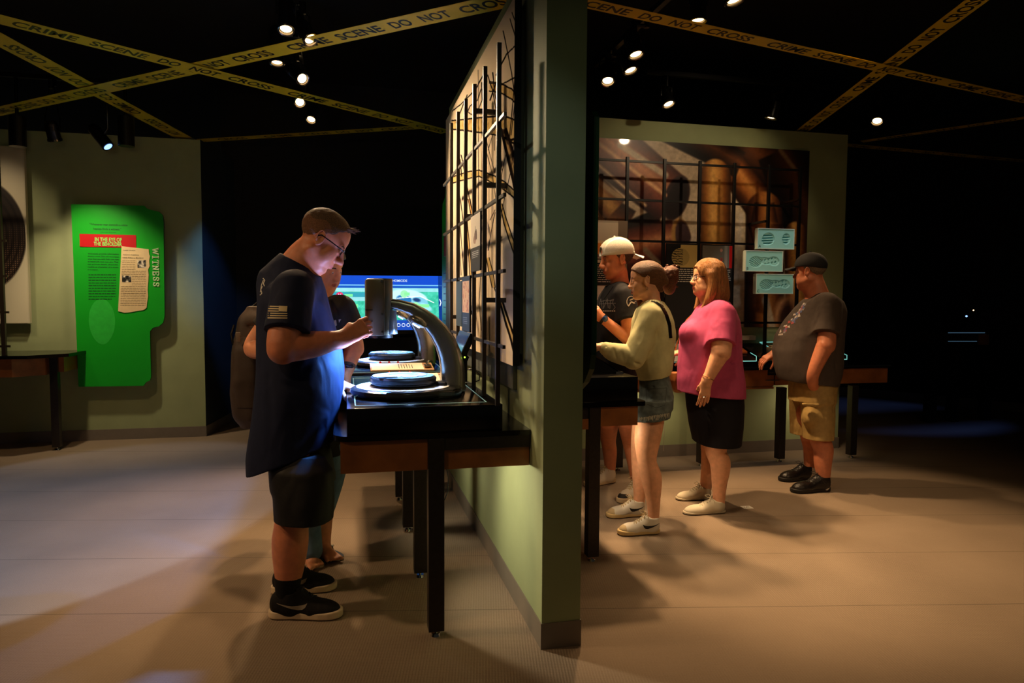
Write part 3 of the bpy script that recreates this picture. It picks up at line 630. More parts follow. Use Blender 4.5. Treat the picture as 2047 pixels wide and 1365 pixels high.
# the dark bundle under the broad strand
vstrand([(1002, 258), (1014, 310), (1026, 360), (1036, 408)], [(1012, 258), (1028, 310), (1040, 350), (1047, 385)], 2.4, (60, 42, 28))
hair([(1008, 268), (1022, 320), (1036, 380), (1042, 410)], 1.0, 1.4, (200, 160, 100)); hair([(1016, 290), (1030, 340), (1040, 372)], .8, .8, (190, 150, 100))
pt.put(((abs(pt.x-1041) < 7) & (abs(pt.y-278) < 16))*np.clip((nz-.42)*7, 0, 1)*.85, (36, 26, 20)); hair([(1010, 276), (1022, 280), (1034, 276), (1047, 296)], 2.6, 2.0)
for pts, a_, c_ in (([(1020, 38), (1033, 82), (1047, 120)], .9, .9), ([(1024, 25), (1036, 60), (1047, 96)], .8, .8), ([(1006, 62), (1016, 110), (1023, 146), (1029, 192)], .9, .8), ([(1047, 76), (1013, 108), (992, 150)], 1.1, 1.3), ([(1047, 146), (1020, 160), (1006, 167), (979, 163)], 1.4, 1.2), ([(1034, 90), (1030, 150), (1024, 220), (1018, 282)], .8, .9), ([(1040, 130), (1030, 200), (1022, 270)], .8, .8), ([(1047, 60), (1040, 120), (1033, 165)], .8, .8),
    ([(985, 145), (990, 190), (1002, 235)], 1.0, 1.0), ([(975, 150), (985, 180), (1000, 262)], 1.1, .8), ([(962, 178), (955, 200), (940, 212), (930, 236)], .9, 1.0), ([(905, 222), (925, 205), (950, 180), (965, 152)], 1.0, 1.2), ([(963, 165), (964, 200), (958, 216), (945, 228)], 1.0, .7), ([(912, 245), (925, 212), (934, 190)], 1.0, .9), ([(980, 200), (990, 172), (1000, 150)], 1.3, 1.1), ([(930, 220), (945, 230)], 1., 1.),
    ([(962, 262), (972, 300), (985, 350), (992, 400)], .5, .5), ([(968, 262), (980, 310), (990, 345)], .5, .5), ([(956, 140), (957, 420)], .45, .45), ([(990, 240), (989, 300)], .5, .5), ([(1028, 280), (1022, 340), (1008, 400), (1001, 440)], .6, .6), ([(1012, 305), (1003, 350), (1000, 400)], .6, .6), ([(922, 310), (926, 330), (931, 352)], .9, .9), ([(920, 318), (923, 352)], .8, .8), ([(917, 380), (922, 410), (926, 440)], .8, .8), ([(934, 372), (938, 395), (944, 420)], .8, .8),
    ([(976, 500), (982, 465), (990, 425)], .6, .6), ([(980, 440), (990, 420)], .6, .6), ([(919, 440), (924, 500), (928, 550)], .6, .6), ([(917, 460), (922, 550)], .5, .5), ([(988, 575), (1000, 606)], .8, .8), ([(1036, 405), (1047, 440)], 1.2, 1.4), ([(1000, 300), (1004, 340)], .6, .6), ([(962, 540), (958, 600), (962, 660)], .6, .6), ([(970, 420), (960, 480)], .5, .5), ([(985, 270), (976, 300)], .5, .5)):
    hair(pts, a_, c_)
xpic('mural_print', pt.a, MY0, MY1, MZ0, MZ1, MX-.0008, MV('matt_mural_print', .8, spec=0.), t)
# far green panel at the end of the partition
t = thing('green_text_panel', (.71, 4.8, 1.0), 'narrow green panel with a red band at the far end of the partition', 'sign')
pl = [(.705, 5.28, 1.0), (.705, 5.28, 2.05), (.705, 5.25, 2.12), (.705, 5.12, 2.15), (.705, 5.09, 2.21), (.705, 4.55, 2.21), (.705, 4.55, .87), (.705, 5.2, .87)]
b = B(); b.prism(pl, (.02, 0, 0)); b.build('panel', m_green_p, t, smooth=False)
b = B(); b.box((.701, 4.55, 1.72), (.705, 5.15, 1.86)); b.build('red_title_block', m_red, t, smooth=False)
b = B(); b.prism([(.702, 5.0, 1.66), (.702, 4.60, 1.68), (.702, 4.60, 1.12), (.702, 4.99, 1.10), (.702, 5.02, 1.4)], (-.003, 0, 0)); b.build('newspaper_clipping', m_paper, t, smooth=False)
b = B()
for k in range(10): b.box((.7045, 4.9+.02*(k % 3), 1.14+k*.05), (.705, 5.2, 1.15+k*.05))
b.build('body_text', m_dkgreen, t, smooth=False)
for y in (4.7, 5.1):
    for z in (1.3, 2.0): b = B(); b.cyl((.72, y, z), (.749, y, z), .012); b.build('standoff', m_blk, t)
# green folder panel on the right face of the partition, edge-on
t = thing('green_text_panel', (.95, 2.9, 1.05), 'dark green panel edge standing off the right face of the partition', 'sign')
pl = [(.962, 2.66, 1.18), (.962, 2.66, 2.13), (.962, 2.69, 2.16), (.962, 3.3, 2.16), (.962, 3.3, 1.02), (.962, 2.82, 1.02), (.962, 2.74, 1.06), (.962, 2.68, 1.12)]
b = B(); b.prism(pl, (.022, 0, 0)); b.build('panel', [m_green_e], t, smooth=False)
for z in (1.3, 1.95): b = B(); b.box((.913, 2.75, z), (.962, 2.80, z+.05)); b.build('standoff', m_blk, t)
# ================================================================ magnifier stations
def magnifier(label):
    cx, cy, z0 = .25, 3.215, .967
    t = thing('digital_microscope', (cx, cy, z0), label, 'microscope', 'arched digital microscopes')
    b = B(); b.lathe([(.205, .0005), (.232, .004), (.242, .016), (.238, .030), (.222, .037), (.03, .037), (.0008, .037)], (cx, cy, z0), n=72)
    b.build('base', m_silverdark, t)
    # neck of the base towards the arm
    b = B(); pts = []
    for (x, y) in ((.36, -.205), (.46, -.17), (.50, -.115), (.52, -.03), (.52, .09), (.49, .16), (.36, .2)): pts.append((x, cy+y, z0+.0008))
    b.prism(pts, (0, 0, .034)); bmesh.ops.bevel(b.bm, geom=list(b.bm.edges), offset=.008, segments=3, affect='EDGES'); b.build('base_neck', m_silverdark, t)
    b = B(); b.tube([(.16, cy-.226, z0+.021), (.22, cy-.240, z0+.020), (.32, cy-.232, z0+.020), (.385, cy-.205, z0+.021)], .016, n=10, flat=.5); b.build('front_lip', m_silverdark, t)
    b = B(); b.lathe([(.135, .0), (.135, .0015), (.212, .0015), (.212, 0)], (cx, cy, z0+.0372), n=72); b.build('white_ring', M('ring_white', (238, 238, 240), .5), t)
    b = B(); b.lathe([(.0008, 0), (.148, 0), (.150, .006), (.142, .010), (.142, .014), (.15, .018), (.152, .036), (.146, .042), (.12, .043), (.0008, .043)], (cx, cy, z0+.0385), n=64)
    tt = b.build('turntable', m_blk, t)
    b = B(); b.lathe([(.0008, 0), (.140, 0), (.140, .004), (.0008, .004)], (cx, cy, z0+.082), n=56); b.build('glass_disc', M('slide_disc', (150, 190, 215), .12, spec=.8), tt)
    b = B()
    for k in range(7):
        a = k*2*pi/7+.5; b.box((cx+.085*cos(a)-.034, cy+.085*sin(a)-.018, z0+.0865), (cx+.085*cos(a)+.034, cy+.085*sin(a)+.018, z0+.089), rz=a+pi/2)
    b.build('specimen_slide', M('specimen', (190, 215, 230), .25), tt)
    b = B(); b.box((cx-.115, cy-.10, z0+.09), (cx-.035, cy-.045, z0+.0915), rz=.1); b.build('slide_label', m_white, tt)
    b = B(); b.cyl((cx+.14, cy-.02, z0+.04), (cx+.19, cy-.04, z0+.04), .02, .014, n=16); b.cyl((cx+.16, cy+.0, z0+.04), (cx+.20, cy, z0+.04), .018, n=16); b.build('drive_knob', m_blk, t)
    cl = [(904, 779), (905, 755), (904, 731), (899, 708), (890, 684), (876, 662), (859, 643), (842, 629), (822, 617), (795, 609), (770, 606)]
    Y_ = 3.25; P = [Vector(at(x, y, Y_)) for x, y in cl]; wa = [.060, .058, .056, .053, .050, .045, .040, .034, .029, .025, .022]; wb = [.056, .054, .052, .050, .047, .044, .041, .038, .035, .032, .030]
    b = B(); b.rect_tube(P, wb, wa, (0, 1, 0)); arm = b.build('arm', m_silver, t, angle=75)
    # camera head
    x0, x1 = at(731, 600, 3.18)[0], at(769, 600, 3.18)[0]; zb, zt = at(750, 671, 3.2)[2], at(750, 557, 3.2)[2]
    b = B(); b.box((x0, 3.165, zb), (x1, 3.335, zt), bev=.012); b.cyl((x1-.012, 3.25, zb+.002), (x1-.012, 3.25, zt+.002), .052, n=32); b.build('camera_head', m_headp, t)
    hd = kids(t)[-1]
    b = B()
    for z in (zb+.115, zb+.065): b.box((x0-.002, 3.163, z), (x0+.03, 3.168, z+.004))
    b.build('vent_slot', m_blk, hd)
    for (dx, dz) in ((-.012, .02), (-.012, .10), (-.014, .245)):
        b = B(); b.cyl((x1+dx, 3.163, zb+dz), (x1+dx, 3.157, zb+dz), .0048, n=12); b.build('screw', m_chrome, hd)
    b = B(); b.cyl((x1+.02, 3.25, zb+.006), (x1+.02, 3.25, zb+.115), .042, .036, n=32); b.build('lens_shroud', M('lens_shroud', (150, 165, 185), .25, metal=.5), hd)
    b = B(); b.cyl((x1-.02, 3.25, zb-.012), (x1-.02, 3.25, zb+.002), .06, n=36); b.build('lens_ring', m_blk, hd)
    # lamp pod under the arm
    p = Vector(at(836, 643, 3.19)); a = Vector((.86, 0, -.51)); q = a.to_track_quat('X', 'Z').to_matrix()
    b = B(); b.ball(p, (.046, .026, .022), n=24, rot=q); pod = b.build('lamp_pod', m_silver, arm)
    b = B(); n_ = Vector((-.51, -.5, -.86)).normalized(); b.tube([p-a*.018+n_*.022, p+a*.018+n_*.022], .0042, n=8); b.build('lamp_tube', M('tube_light', (235, 245, 255), .3, emis=(225, 240, 255), estr=5.), pod)
    b = B(); q_ = Vector(at(929, 714, 3.21)); b.ball(q_, .004); b.build('power_light', M('green_led', (150, 255, 60), .3, emis=(170, 255, 60), estr=3.), arm)
    lamp('bench_lamp', p+Vector((-.02, -.0, -.045)), (cx-.08, cy, z0+.05), 14, (.30, .52, 1.), 120, .5, .02, t)
    lamp('disc_bounce_fill', (cx-.19, cy-.07, z0+.11), (cx-.31, cy-.05, z0+.60), 21, (.36, .42, 1.), 75, .7, .05, t)  # added in place of light bounced off the disc; no lamp there
    lamp('head_lamp', (x1-.02, 3.25, zb-.02), (cx-.30, cy-.02, z0-.02), 110, (.08, .30, 1.), 110, .5, .02, t)
    return t
m_silverdark = M('dark_silver_plastic', (62, 60, 60), .22, metal=.35, coat=.6)
mic = magnifier('front arched silver microscope the standing man is working at')
mic2 = dup(mic, (.25+.035, 3.215+1.42, .967), 'rear arched silver microscope beyond the first one')
def monitor(dy, dx, label):
    t = thing('tilted_monitor', (.52+dx, 3.45+dy, .967), label, 'monitor', 'small monitors beside the microscopes')
    ax = Vector((0, 1, 0)); up = Vector((.095, 0, .205)).normalized(); nr = Vector((-up.z, 0, up.x)); c = Vector((.535+dx, 3.46+dy, 1.135))
    def slab(hy, hz, n0, n1, mat, nm, par, cz=0):
        pts = [c+up*cz+ax*sy*hy+up*sz*hz+nr*n0 for sy, sz in ((-1, -1), (1, -1), (1, 1), (-1, 1))]; b = B(); b.prism(pts, nr*(n1-n0)); return b.build(nm, mat, par, smooth=False)
    slab(.165, .115, -.028, 0, m_blk, 'casing', t); slab(.150, .098, 0, .001, M('monitor_glass', (14, 40, 78), .12, emis=(16, 60, 120), estr=.35), 'screen', t)
    b = B(); b.prism([c-ax*.04-up*.11-nr*.028, c+ax*.04-up*.11-nr*.028, c+ax*.04+up*.02-nr*.028, c-ax*.04+up*.02-nr*.028], (.03, 0, -.03)); b.box((.50+dx, 3.39+dy, .967), (.575+dx, 3.53+dy, 1.03)); b.build('stand', m_blk, t)
    return t
monitor(.035, 0, 'small tilted blue monitor behind the front microscope arm'); monitor(1.45, .03, 'small tilted blue monitor by the rear microscope, mostly hidden by the front arm')
def clipboard(dx, dy, label):
    t = thing('clipboard', (.32+dx, 4.3+dy, .967), label, 'clipboard', 'clipboards on the plinths')
    x0, x1, y0, y1 = .135+dx, .515+dx, 4.215+dy, 4.385+dy; q = lambda x, y, h=0: (x, y, .968+(y-y0)*.16+h)
    b = B(); b.prism([q(x0, y0), q(x1, y0), q(x1, y1), q(x0, y1)], (0, 0, .008)); b.build('board', M('hardboard', (176, 132, 84), .55, var=.1, scale=30), t, smooth=False)
    b = B(); b.prism([q(x0+.008, y0+.006, .0085), q(x1-.06, y0+.006, .0085), q(x1-.06, y1-.006, .0085), q(x0+.008, y1-.006, .0085)], (0, 0, .001)); b.build('paper', M('cream_paper', (240, 226, 200), .7), t, smooth=False)
    b = B()
    for k in range(6):
        x = x0+.17+k*.016; b.prism([q(x, y0+.03, .0097), q(x+.004, y0+.03, .0097), q(x+.004, y1-.03-.01*(k % 3), .0097), q(x, y1-.03-.01*(k % 3), .0097)], (0, 0, .0004))
    b.build('printing', m_ink, t, smooth=False)
    b = B(); c = Vector(q(x1-.035, (y0+y1)/2, .012)); b.box(c-Vector((.022, .05, .003)), c+Vector((.022, .05, .006)), bev=.002); b.tube([c+Vector((0, -.04, .012)), c+Vector((.01, 0, .028)), c+Vector((0, .04, .012))], .006, n=8); b.build('clip', m_chrome, t)
    for k in range(3):
        b = B(); b.ball((x0+.065+k*.055, y1+.02, .967+.035), (.009, .009, .012)); b.cyl((x0+.065+k*.055, y1+.02, .967), (x0+.065+k*.055, y1+.02, 1.0), .004, n=8)
        tag(b.build('red_knob', M('red_plastic', (200, 26, 24), .25)), 'small red knob behind the %s clipboard, %s of three' % ('rear' if dy == 0 else 'front', ('left', 'middle', 'right')[k]), 'knob', 'red knobs behind the clipboards')
clipboard(0, 0, 'tan clipboard with paper in front of the rear microscope'); clipboard(.02, -.62, 'clipboard lying behind the front microscope turntable')
b = B(); b.tube([(.60, 3.60, 1.03), (.635, 3.55, 1.045), (.66, 3.5, 1.02), (.655, 3.48, .99), (.62, 3.5, .975), (.59, 3.55, .972)], .003, n=6); tag(b.build('loop_cable', m_blk), 'black cable looping behind the tilted monitor', 'cable')

# ================================================================ touch screen in the dark back area
t = thing('touch_screen', (.35, 6.5, 0), 'large glowing blue touch screen showing a homicide scene photo', 'screen')
YT = 6.4; c0 = Vector(at(652, 661, YT)); c1 = Vector(at(886, 659, YT)); c3 = Vector(at(655, 550, YT+.18)); c2 = Vector(at(877, 551, YT+.18))
w_ = (c1-c0); hgt = (c3-c0)
n_ = w_.cross(hgt).normalized()
b = B(); e = .035; wu, hu = w_.normalized(), hgt.normalized(); b.prism([c0-wu*e-hu*e, c1+wu*e-hu*e, c2+wu*e+hu*e, c3-wu*e+hu*e], -n_*.06); b.build('casing', m_blk, t, smooth=False)
b = B(); b.box((-.2, 6.48, 0), (.95, 6.9, 1.05)); b.build('cabinet', m_dark, t, smooth=False)
pt = Paint(330, 160, (16, 70, 170)); f = fbm(160, 330, 60, 2); pt.put(np.clip(f, 0, 1)*.35, (60, 130, 220)); pt.rect(0, 0, 1, .17, (22, 72, 190)); pt.rect(0, .17, 1, .19, (120, 190, 230))
g = fbm(160, 330, 9, 6); msk = ((pt.y > .23) & (pt.y < .82) & (pt.x > 0) & (pt.x < .965*pt.r))*1.
pt.put(msk, np.stack([30+g*60, 150+g*70, 120+g*70], -1)/255.)
pt.put(msk*((pt.y < .30) | ((pt.y > .40) & (pt.y < .47) & (pt.x < .5*pt.r)))*.75, (170, 220, 235))
pt.rect(.0, .31, .36, .40, (50, 150, 170))
for (x, y, rx, ry, c, a_) in ((.70, .40, .34, .14, (190, 230, 240), .15), (.66, .44, .14, .08, (40, 110, 170), .2), (.80, .50, .16, .10, (120, 190, 215), .4), (.77, .45, .07, .035, (30, 60, 110), .2), (.58, .62, .12, .07, (210, 240, 245), -.3), (.56, .64, .06, .05, (60, 140, 170), 0), (.85, .58, .12, .05, (150, 215, 225), .5), (.20, .60, .10, .08, (150, 200, 235), .1)): pt.ell(x, y, rx, ry, c, a_, .02)
pt.line([(.12, .68), (.2, .75), (.36, .78)], .012, (60, 150, 220)); pt.line([(.6, .42), (.8, .38), (.92, .5)], .008, (235, 250, 250))
for (x, y) in ((.105, .37), (.165, .56)): pt.ell(x, y, .062, .062, (225, 30, 90)); pt.line([(x-.01, y-.024), (x+.01, y+.024)], .007, (255, 255, 255)); pt.line([(x-.01, y+.024), (x+.01, y-.024)], .007, (255, 255, 255))
pt.rect(.145, .345, .215, .395, (120, 240, 150)); pt.rect(.20, .53, .26, .59, (120, 240, 150))
for (x, y, w2) in ((.66, .34, .05), (.76, .56, .12)): pt.ell(x, y, .07, .07, (150, 240, 170)); pt.rect(x, y-.03, x+w2, y+.03, (130, 235, 150))
pt.rect(0, .82, 1, 1, (20, 66, 170)); pt.put((pt.x > .965*pt.r)*.7, (10, 40, 110)); pt.line([(.975, .44), (.985, .50), (.975, .56)], .008, (230, 240, 255))
for k in range(8): pt.ring(.40+k*.042, .91, .028, .005, (220, 235, 255))
picture('screen', pt.a, c0+n_*.002, w_, hgt, MV('screen_glow', .2, emis=1.35), t)
text_mesh('screen_lettering', 'SCENE OF A HOMICIDE', c0+w_*.40+hgt*.885+n_*.004, wu, hu, .022, M('screen_text', (220, 240, 255), .5, emis=(220, 240, 255), estr=.9), t, width=.30, bold=.02)
lamp('screen_light', c0+w_*.5+hgt*.5+n_*.05, c0+w_*.3+n_*1.5, 4, (.25, .5, 1.), 120, .8, .2)

# ================================================================ bullet mural on the far wall
YM = 5.70
t = thing('bullet_mural', (2.6, YM, 1.16), 'large glossy brown mural of brass bullets and cartridges', 'mural')
mx0, mx1, mz0, mz1 = .97, 4.165, 1.165, 2.79
b = B(); b.box((mx0, YM, mz0), (mx1, YM+.018, mz1)); b.build('panel', m_dark, t, smooth=False)
pt = Paint(700, 356, (206, 188, 160)); f = fbm(356, 700, 150, 9); pt.put((f-.3)*1.2, (150, 128, 102))
def bp(x, y):
    p = at(x, y, YM); return ((p[0]-mx0)/(mx1-mx0), (mz1-p[2])/(mz1-mz0))
sc = 1/(243*1.625)                            # photo pixels to picture units at the mural
def T(a, c, ra, rb, cols, cap=False): pt.tube(bp(*a), bp(*c), ra*sc, rb*sc, cols, .012, cap)
def E(x, y, rx, ry, col, ang=0., soft=.01): pt.ell(*bp(x, y), rx*sc, ry*sc, col, ang, soft)
BR = [(30, 14, 8), (96, 52, 22), (176, 118, 60), (150, 90, 40), (70, 34, 16), (22, 10, 6)]
CU = [(60, 26, 18), (120, 62, 44), (205, 140, 96), (140, 76, 54), (84, 40, 34), (36, 16, 14)]
DK = [(14, 8, 6), (40, 20, 12), (84, 46, 22), (50, 26, 14), (20, 10, 8), (10, 6, 6)]
GD = [(40, 20, 8), (120, 70, 26), (196, 140, 70), (214, 160, 84), (150, 94, 40), (60, 30, 12)]
T((1000, 330), (1240, 480), 70, 70, BR); T((1040, 520), (1260, 640), 60, 66, GD)
T((1130, 560), (1330, 470), 60, 60, DK)
T((1460, 270), (1640, 400), 60, 90, DK); T((1560, 300), (1640, 520), 60, 60, DK)
T((1440, 300), (1540, 440), 34, 40, BR, True); T((1290, 230), (1480, 330), 34, 30, DK)
T((1150, 240), (1345, 400), 62, 56, CU); E(1352, 396, 28, 50, (44, 26, 26), .35); E(1352, 400, 22, 43, (26, 15, 17), .35)
T((1150, 330), (1230, 420), 24, 30, GD)
T((1200, 520), (1352, 478), 52, 44, CU); E(1362, 475, 22, 42, (176, 130, 70), -.2); E(1366, 475, 18, 37, (66, 44, 46), -.2)
T((1430, 352), (1430, 690), 37, 40, GD, True)
T((1528, 425), (1528, 690), 46, 52, BR, True); T((1528, 405), (1528, 445), 24, 34, BR)
T((1590, 470), (1600, 690), 30, 34, GD, True)
T((1190, 560), (1290, 640), 30, 36, GD, True); T((1260, 660), (1400, 600), 40, 34, BR); E(1380, 612, 40, 26, (210, 160, 110), .3, .05)
T((1410, 640), (1410, 690), 32, 34, GD, True); E(1570, 630, 30, 46, (180, 130, 90), .2, .03); E(1572, 632, 18, 32, (60, 34, 24), .2, .03)
for (a, c, w2, col) in (((1195, 285), (1330, 390), 4, (230, 180, 130)), ((1185, 320), (1290, 410), 3, (220, 190, 150)), ((1240, 290), (1330, 350), 7, (200, 180, 150)), ((1392, 470), (1370, 530), 9, (200, 180, 160)), ((1482, 430), (1470, 560), 5, (210, 196, 180)), ((1290, 500), (1330, 540), 6, (150, 130, 105)), ((1185, 355), (1240, 395), 6, (180, 150, 110)), ((1560, 300), (1590, 340), 5, (120, 90, 60)), ((1545, 660), (1530, 600), 9, (190, 172, 150))):
    pt.line([bp(*a), bp(*c)], w2*sc, col, .014)
g = fbm(356, 700, 6, 31); pt.a *= (.86+.28*g)[..., None]
pt.rect(0, .0, .33, 1, (70, 44, 26), .3)
picture('mural_print', np.clip(pt.a, 0, 1), (mx0, YM-.0008, mz0), (mx1-mx0, 0, 0), (0, 0, mz1-mz0), MV('gloss_print', .35, coat=.5, spec=.3), t)

# display grid in front of it
YG = 5.44
t = thing('display_grid', (3, YG, .845), 'black metal display grid in front of the bullet mural', 'display grid')
for x in (1.60, 1.93, 2.262, 2.595, 2.920, 3.245, 3.580, 3.888):
    b = B(); b.box((x-.012, YG-.012, .894 if 2.0 < x < 2.95 else .953 if 2.95 < x < 4.3 else .846), (x+.012, YG+.012, 2.585), bev=.001); b.build('upright', m_blk, t, smooth=False)
for z in (2.555, 2.238, 1.90, 1.215):
    b = B(); b.box((1.55, YG+.002, z-.009), (3.90, YG+.02, z+.009)); b.build('rail', m_blk, t, smooth=False)
for x, z in ((3.56, 2.10), (2.60, 1.20), (3.88, 2.3)):
    b = B(); b.box((x-.01, YG, z-.01), (x+.01, YM-.002, z+.01)); b.build('wall_stay', m_blk, t, smooth=False)
def xypic(nm, img, x0, x1, z0, z1, Y, mat, parent): return picture(nm, img, (x0, Y, z0), (x1-x0, 0, 0), (0, 0, z1-z0), mat, parent)
def placard(x0, x1, z0, z1, pt_, label, lines, zt, name='caption_placard', split=None):
    t = thing(name, ((x0+x1)/2, YG-.02, z0), label, 'placard', 'photo placards on the bullet grid')
    b = B(); b.box((x0, YG-.026, z0), (x1, YG-.014, z1)); b.build('board', m_dark, t, smooth=False)
    o = xypic('print', pt_.a, x0+.006, x1-.006, split if split else zt, z1-.01, YG-.0268, MV('satin_print', .32), t)
    b = B(); rr = random.Random(int(x0*100))
    for k in range(lines):
        z = zt-.02-k*.017; x = x0+.02
        while x < x1-.03: w2 = rr.uniform(.01, .035); b.box((x, YG-.027, z), (min(x+w2, x1-.015), YG-.0262, z+.007)); x += w2+.006
    b.build('caption_text', M('white_ink', (200, 200, 195), .6), t, smooth=False); return t
pt = Paint(80, 56, (10, 10, 8)); pt.rect(.44, 0, 1, 1, (196, 178, 110)); u, v = pt.ell(.45, .55, .42, .40, (170, 156, 96)); rr = np.hypot(u, v); g = fbm(56, 80, 7, 12); pt.put((rr < .97)*(np.sin(v*24+g*6) > .35)*(pt.x < .75), (30, 28, 18)); pt.rect(.0, 0, .45, .12, (10, 10, 8)); 
placard(2.612, 2.902, 1.18, 1.885, pt, 'black placard with a yellow shoe tread photo behind the girl', 7, 1.685)
pt = Paint(80, 56, (112, 112, 106)); pt.rect(.74, 0, .84, 1, (150, 146, 138)); pt.rect(.9, 0, 1, 1, (200, 24, 24)); pt.rect(.08, .72, .42, .95, (230, 190, 140)); pt.ell(.63, .2, .06, .08, (210, 150, 130)); pt.ell(.64, .62, .06, .09, (190, 40, 40)); pt.ell(.64, .60, .03, .04, (90, 90, 84)); pt.ell(.62, .38, .02, .02, (170, 40, 40))
placard(2.940, 3.232, 1.18, 1.885, pt, 'black placard with a grey and red evidence photo above the woman in pink', 6, 1.685)
# big cream placard at the left with a printed drawing
t = thing('info_placard', (2.1, 5.38, 1.2), 'cream placard with an orange drawing behind the young man in a cap', 'placard')
x0, x1 = at(1150, 500, 5.38)[0], at(1253, 500, 5.38)[0]; b = B(); zt, zb, zm = at(1200, 440, 5.38)[2], at(1200, 672, 5.38)[2], at(1200, 525, 5.38)[2]
b.box((x0, 5.37, zb), (x1, 5.39, zt)); b.build('board', M('grey_board', (128, 112, 92), .5), t, smooth=False)
pt = Paint(90, 90, (214, 206, 184)); pt.rect(0, .0, 1, .04, (180, 172, 150)); pt.rect(.44, .50, .60, .80, (236, 150, 30)); pt.rect(.36, .48, .66, .53, (240, 220, 170)); pt.rect(.3, .80, .7, .88, (150, 120, 110)); pt.rect(.3, .90, .75, .93, (60, 50, 50))
x2 = at(1235, 500, 5.37)[0]; xypic('print', pt.a, x0+.005, x2, zm, zt-.004, 5.3692, MV('satin_print', .32), t)
z4 = at(1200, 570, 5.37)[2]; b = B(); b.box((x0+.003, 5.366, z4), (x2, 5.37, zm-.004)); b.build('caption_panel', m_dark, t, smooth=False)
b = B(); rr = random.Random(5)
for k in range(9):
    z = zm-.022-k*.017; x = x0+.02
    while x < x2-.04: w2 = rr.uniform(.01, .035); b.box((x, 5.3652, z), (min(x+w2, x2-.01), 5.3658, z+.006)); x += w2+.006
b.build('caption_text', M('white_ink', (200, 200, 195), .6), t, smooth=False)
b = B(); b.box((x0+.003, 5.366, zb+.004), (x2, 5.37, z4-.006)); b.build('lower_panel', M('pale_board', (205, 200, 186), .5), t, smooth=False)

# three shoe print casts
m_teal = M('cast_rim', (205, 222, 212), .5)
def shoe_field(kind, W_=190, H_=95):
    pt = Paint(W_, H_, (150, 222, 214)); hgt = np.zeros((H_, W_)); X, Y = pt.x, pt.y
    def blob(parts):
        d = np.full(X.shape, 9.)
        for (cx, cy, rx, ry, a) in parts:
            dx = X-cx*pt.r; dy = Y-cy; c, q = cos(a), sin(a); u = dx*c+dy*q; v = -dx*q+dy*c; e = (np.sqrt((u/rx)**2+(v/ry)**2)-1)*min(rx, ry)
            h = np.clip(.08-abs(d-e), 0, None); d = np.minimum(d, e)-h*h/.32
        return d
    if kind == 'A': d = np.minimum(blob([(.30, .52, .36, .33, -.15), (.22, .62, .2, .22, 0)])+(X > .50*pt.r)*9, blob([(.80, .50, .24, .30, .1)])+(X < .66*pt.r)*9)
    else: d = blob([(.28, .55, .38, .30, -.1), (.55, .50, .35, .20, .15), (.78, .50, .32, .25, .12)])
    ins = np.clip(-d/.045, 0, 1); hgt = -ins*.012
    tread = (np.sin((Y*1.0+.25*np.sin(X*3.3+1))*58)+.3) if kind != 'A' else np.sin(Y*46+X*3)
    t2 = np.clip(tread*3, 0, 1)*(X < .45*pt.r)+np.clip((abs(np.sin(X*17))+abs(np.sin(Y*14+X*3)))*4-3.2, 0, 1)*(X >= .45*pt.r) if kind != 'A' else np.clip(tread*3, 0, 1)
    hgt += ins*t2*.005
    return pt, hgt
def cast(kind, x0, y0, x1, y1, sx, label, tilt=0):
    Y = 5.14; a = Vector(at(x0, y1, Y)); c = Vector(at(x1, y0, Y)); t = thing('shoe_print_cast', (a.x, Y, a.z), label, 'shoe print cast', 'shoe print casts')
    W_, H_ = c.x-a.x, c.z-a.z; e = .006
    pt, hg = shoe_field(kind)
    h, w_ = hg.shape; i, j = np.mgrid[0:h+1, 0:w_+1]; hp = np.pad(hg, ((0, 1), (0, 1)), 'edge')
    P = np.stack([a.x+e+(W_-2*e)*j/w_, Y-.0-hp, a.z+e+(H_-2*e)*(1-i/h)], -1).reshape(-1, 3); idx = i*(w_+1)+j
    me = mesh_np('cast_relief', P, np.stack([idx[1:, :-1], idx[1:, 1:], idx[:-1, 1:], idx[:-1, :-1]], -1).reshape(-1, 4)); me.polygons.foreach_set('use_smooth', [True]*len(me.polygons))
    me.materials.append(M('teal_cast', (150, 208, 198), .55, emis=(70, 170, 165), estr=.06)); o = bpy.data.objects.new('cast_relief', me); link(o, t)  # weak emission lifts the cast, which gives off no light itself
    b = B(); bx0 = a.x-.014 if True else a.x
    for q in (((a.x, a.z), (c.x, a.z+e)), ((a.x, c.z-e), (c.x, c.z)), ((a.x, a.z+e), (a.x+e, c.z-e)), ((c.x-e, a.z+e), (c.x, c.z-e))): b.box((q[0][0], Y-.006, q[0][1]), (q[1][0], Y+.03, q[1][1]))
    b.build('frame', m_teal, t, smooth=False)
    xl = Vector(at(sx, y1, Y+.16)).x; b = B(); b.prism([(a.x, Y+.012, a.z+.001), (c.x, Y+.012, a.z+.001), (c.x-.0, Y+.14, a.z+.004), (xl, Y+.14, a.z+.004)], (0, 0, H_-.004)); b.build('box', m_teal, t, smooth=False)
    text_mesh('letter', kind, (a.x+.010, Y-.007, a.z+.012), RX, UZ, .022, m_ink, t, bold=.01)
    b = B(); b.box(((a.x+c.x)/2-.02, Y+.14, a.z+.04), ((a.x+c.x)/2+.02, YG-.012, a.z+.07)); b.build('bracket', m_blk, t, smooth=False)
cast('A', 1513, 458, 1588, 497, 1505, 'teal shoe print cast marked A, topmost of the three')
cast('B', 1489, 502, 1565, 542, 1481, 'teal shoe print cast marked B, middle of the three')
cast('C', 1510, 548, 1586, 587, 1502, 'teal shoe print cast marked C, lowest of the three')

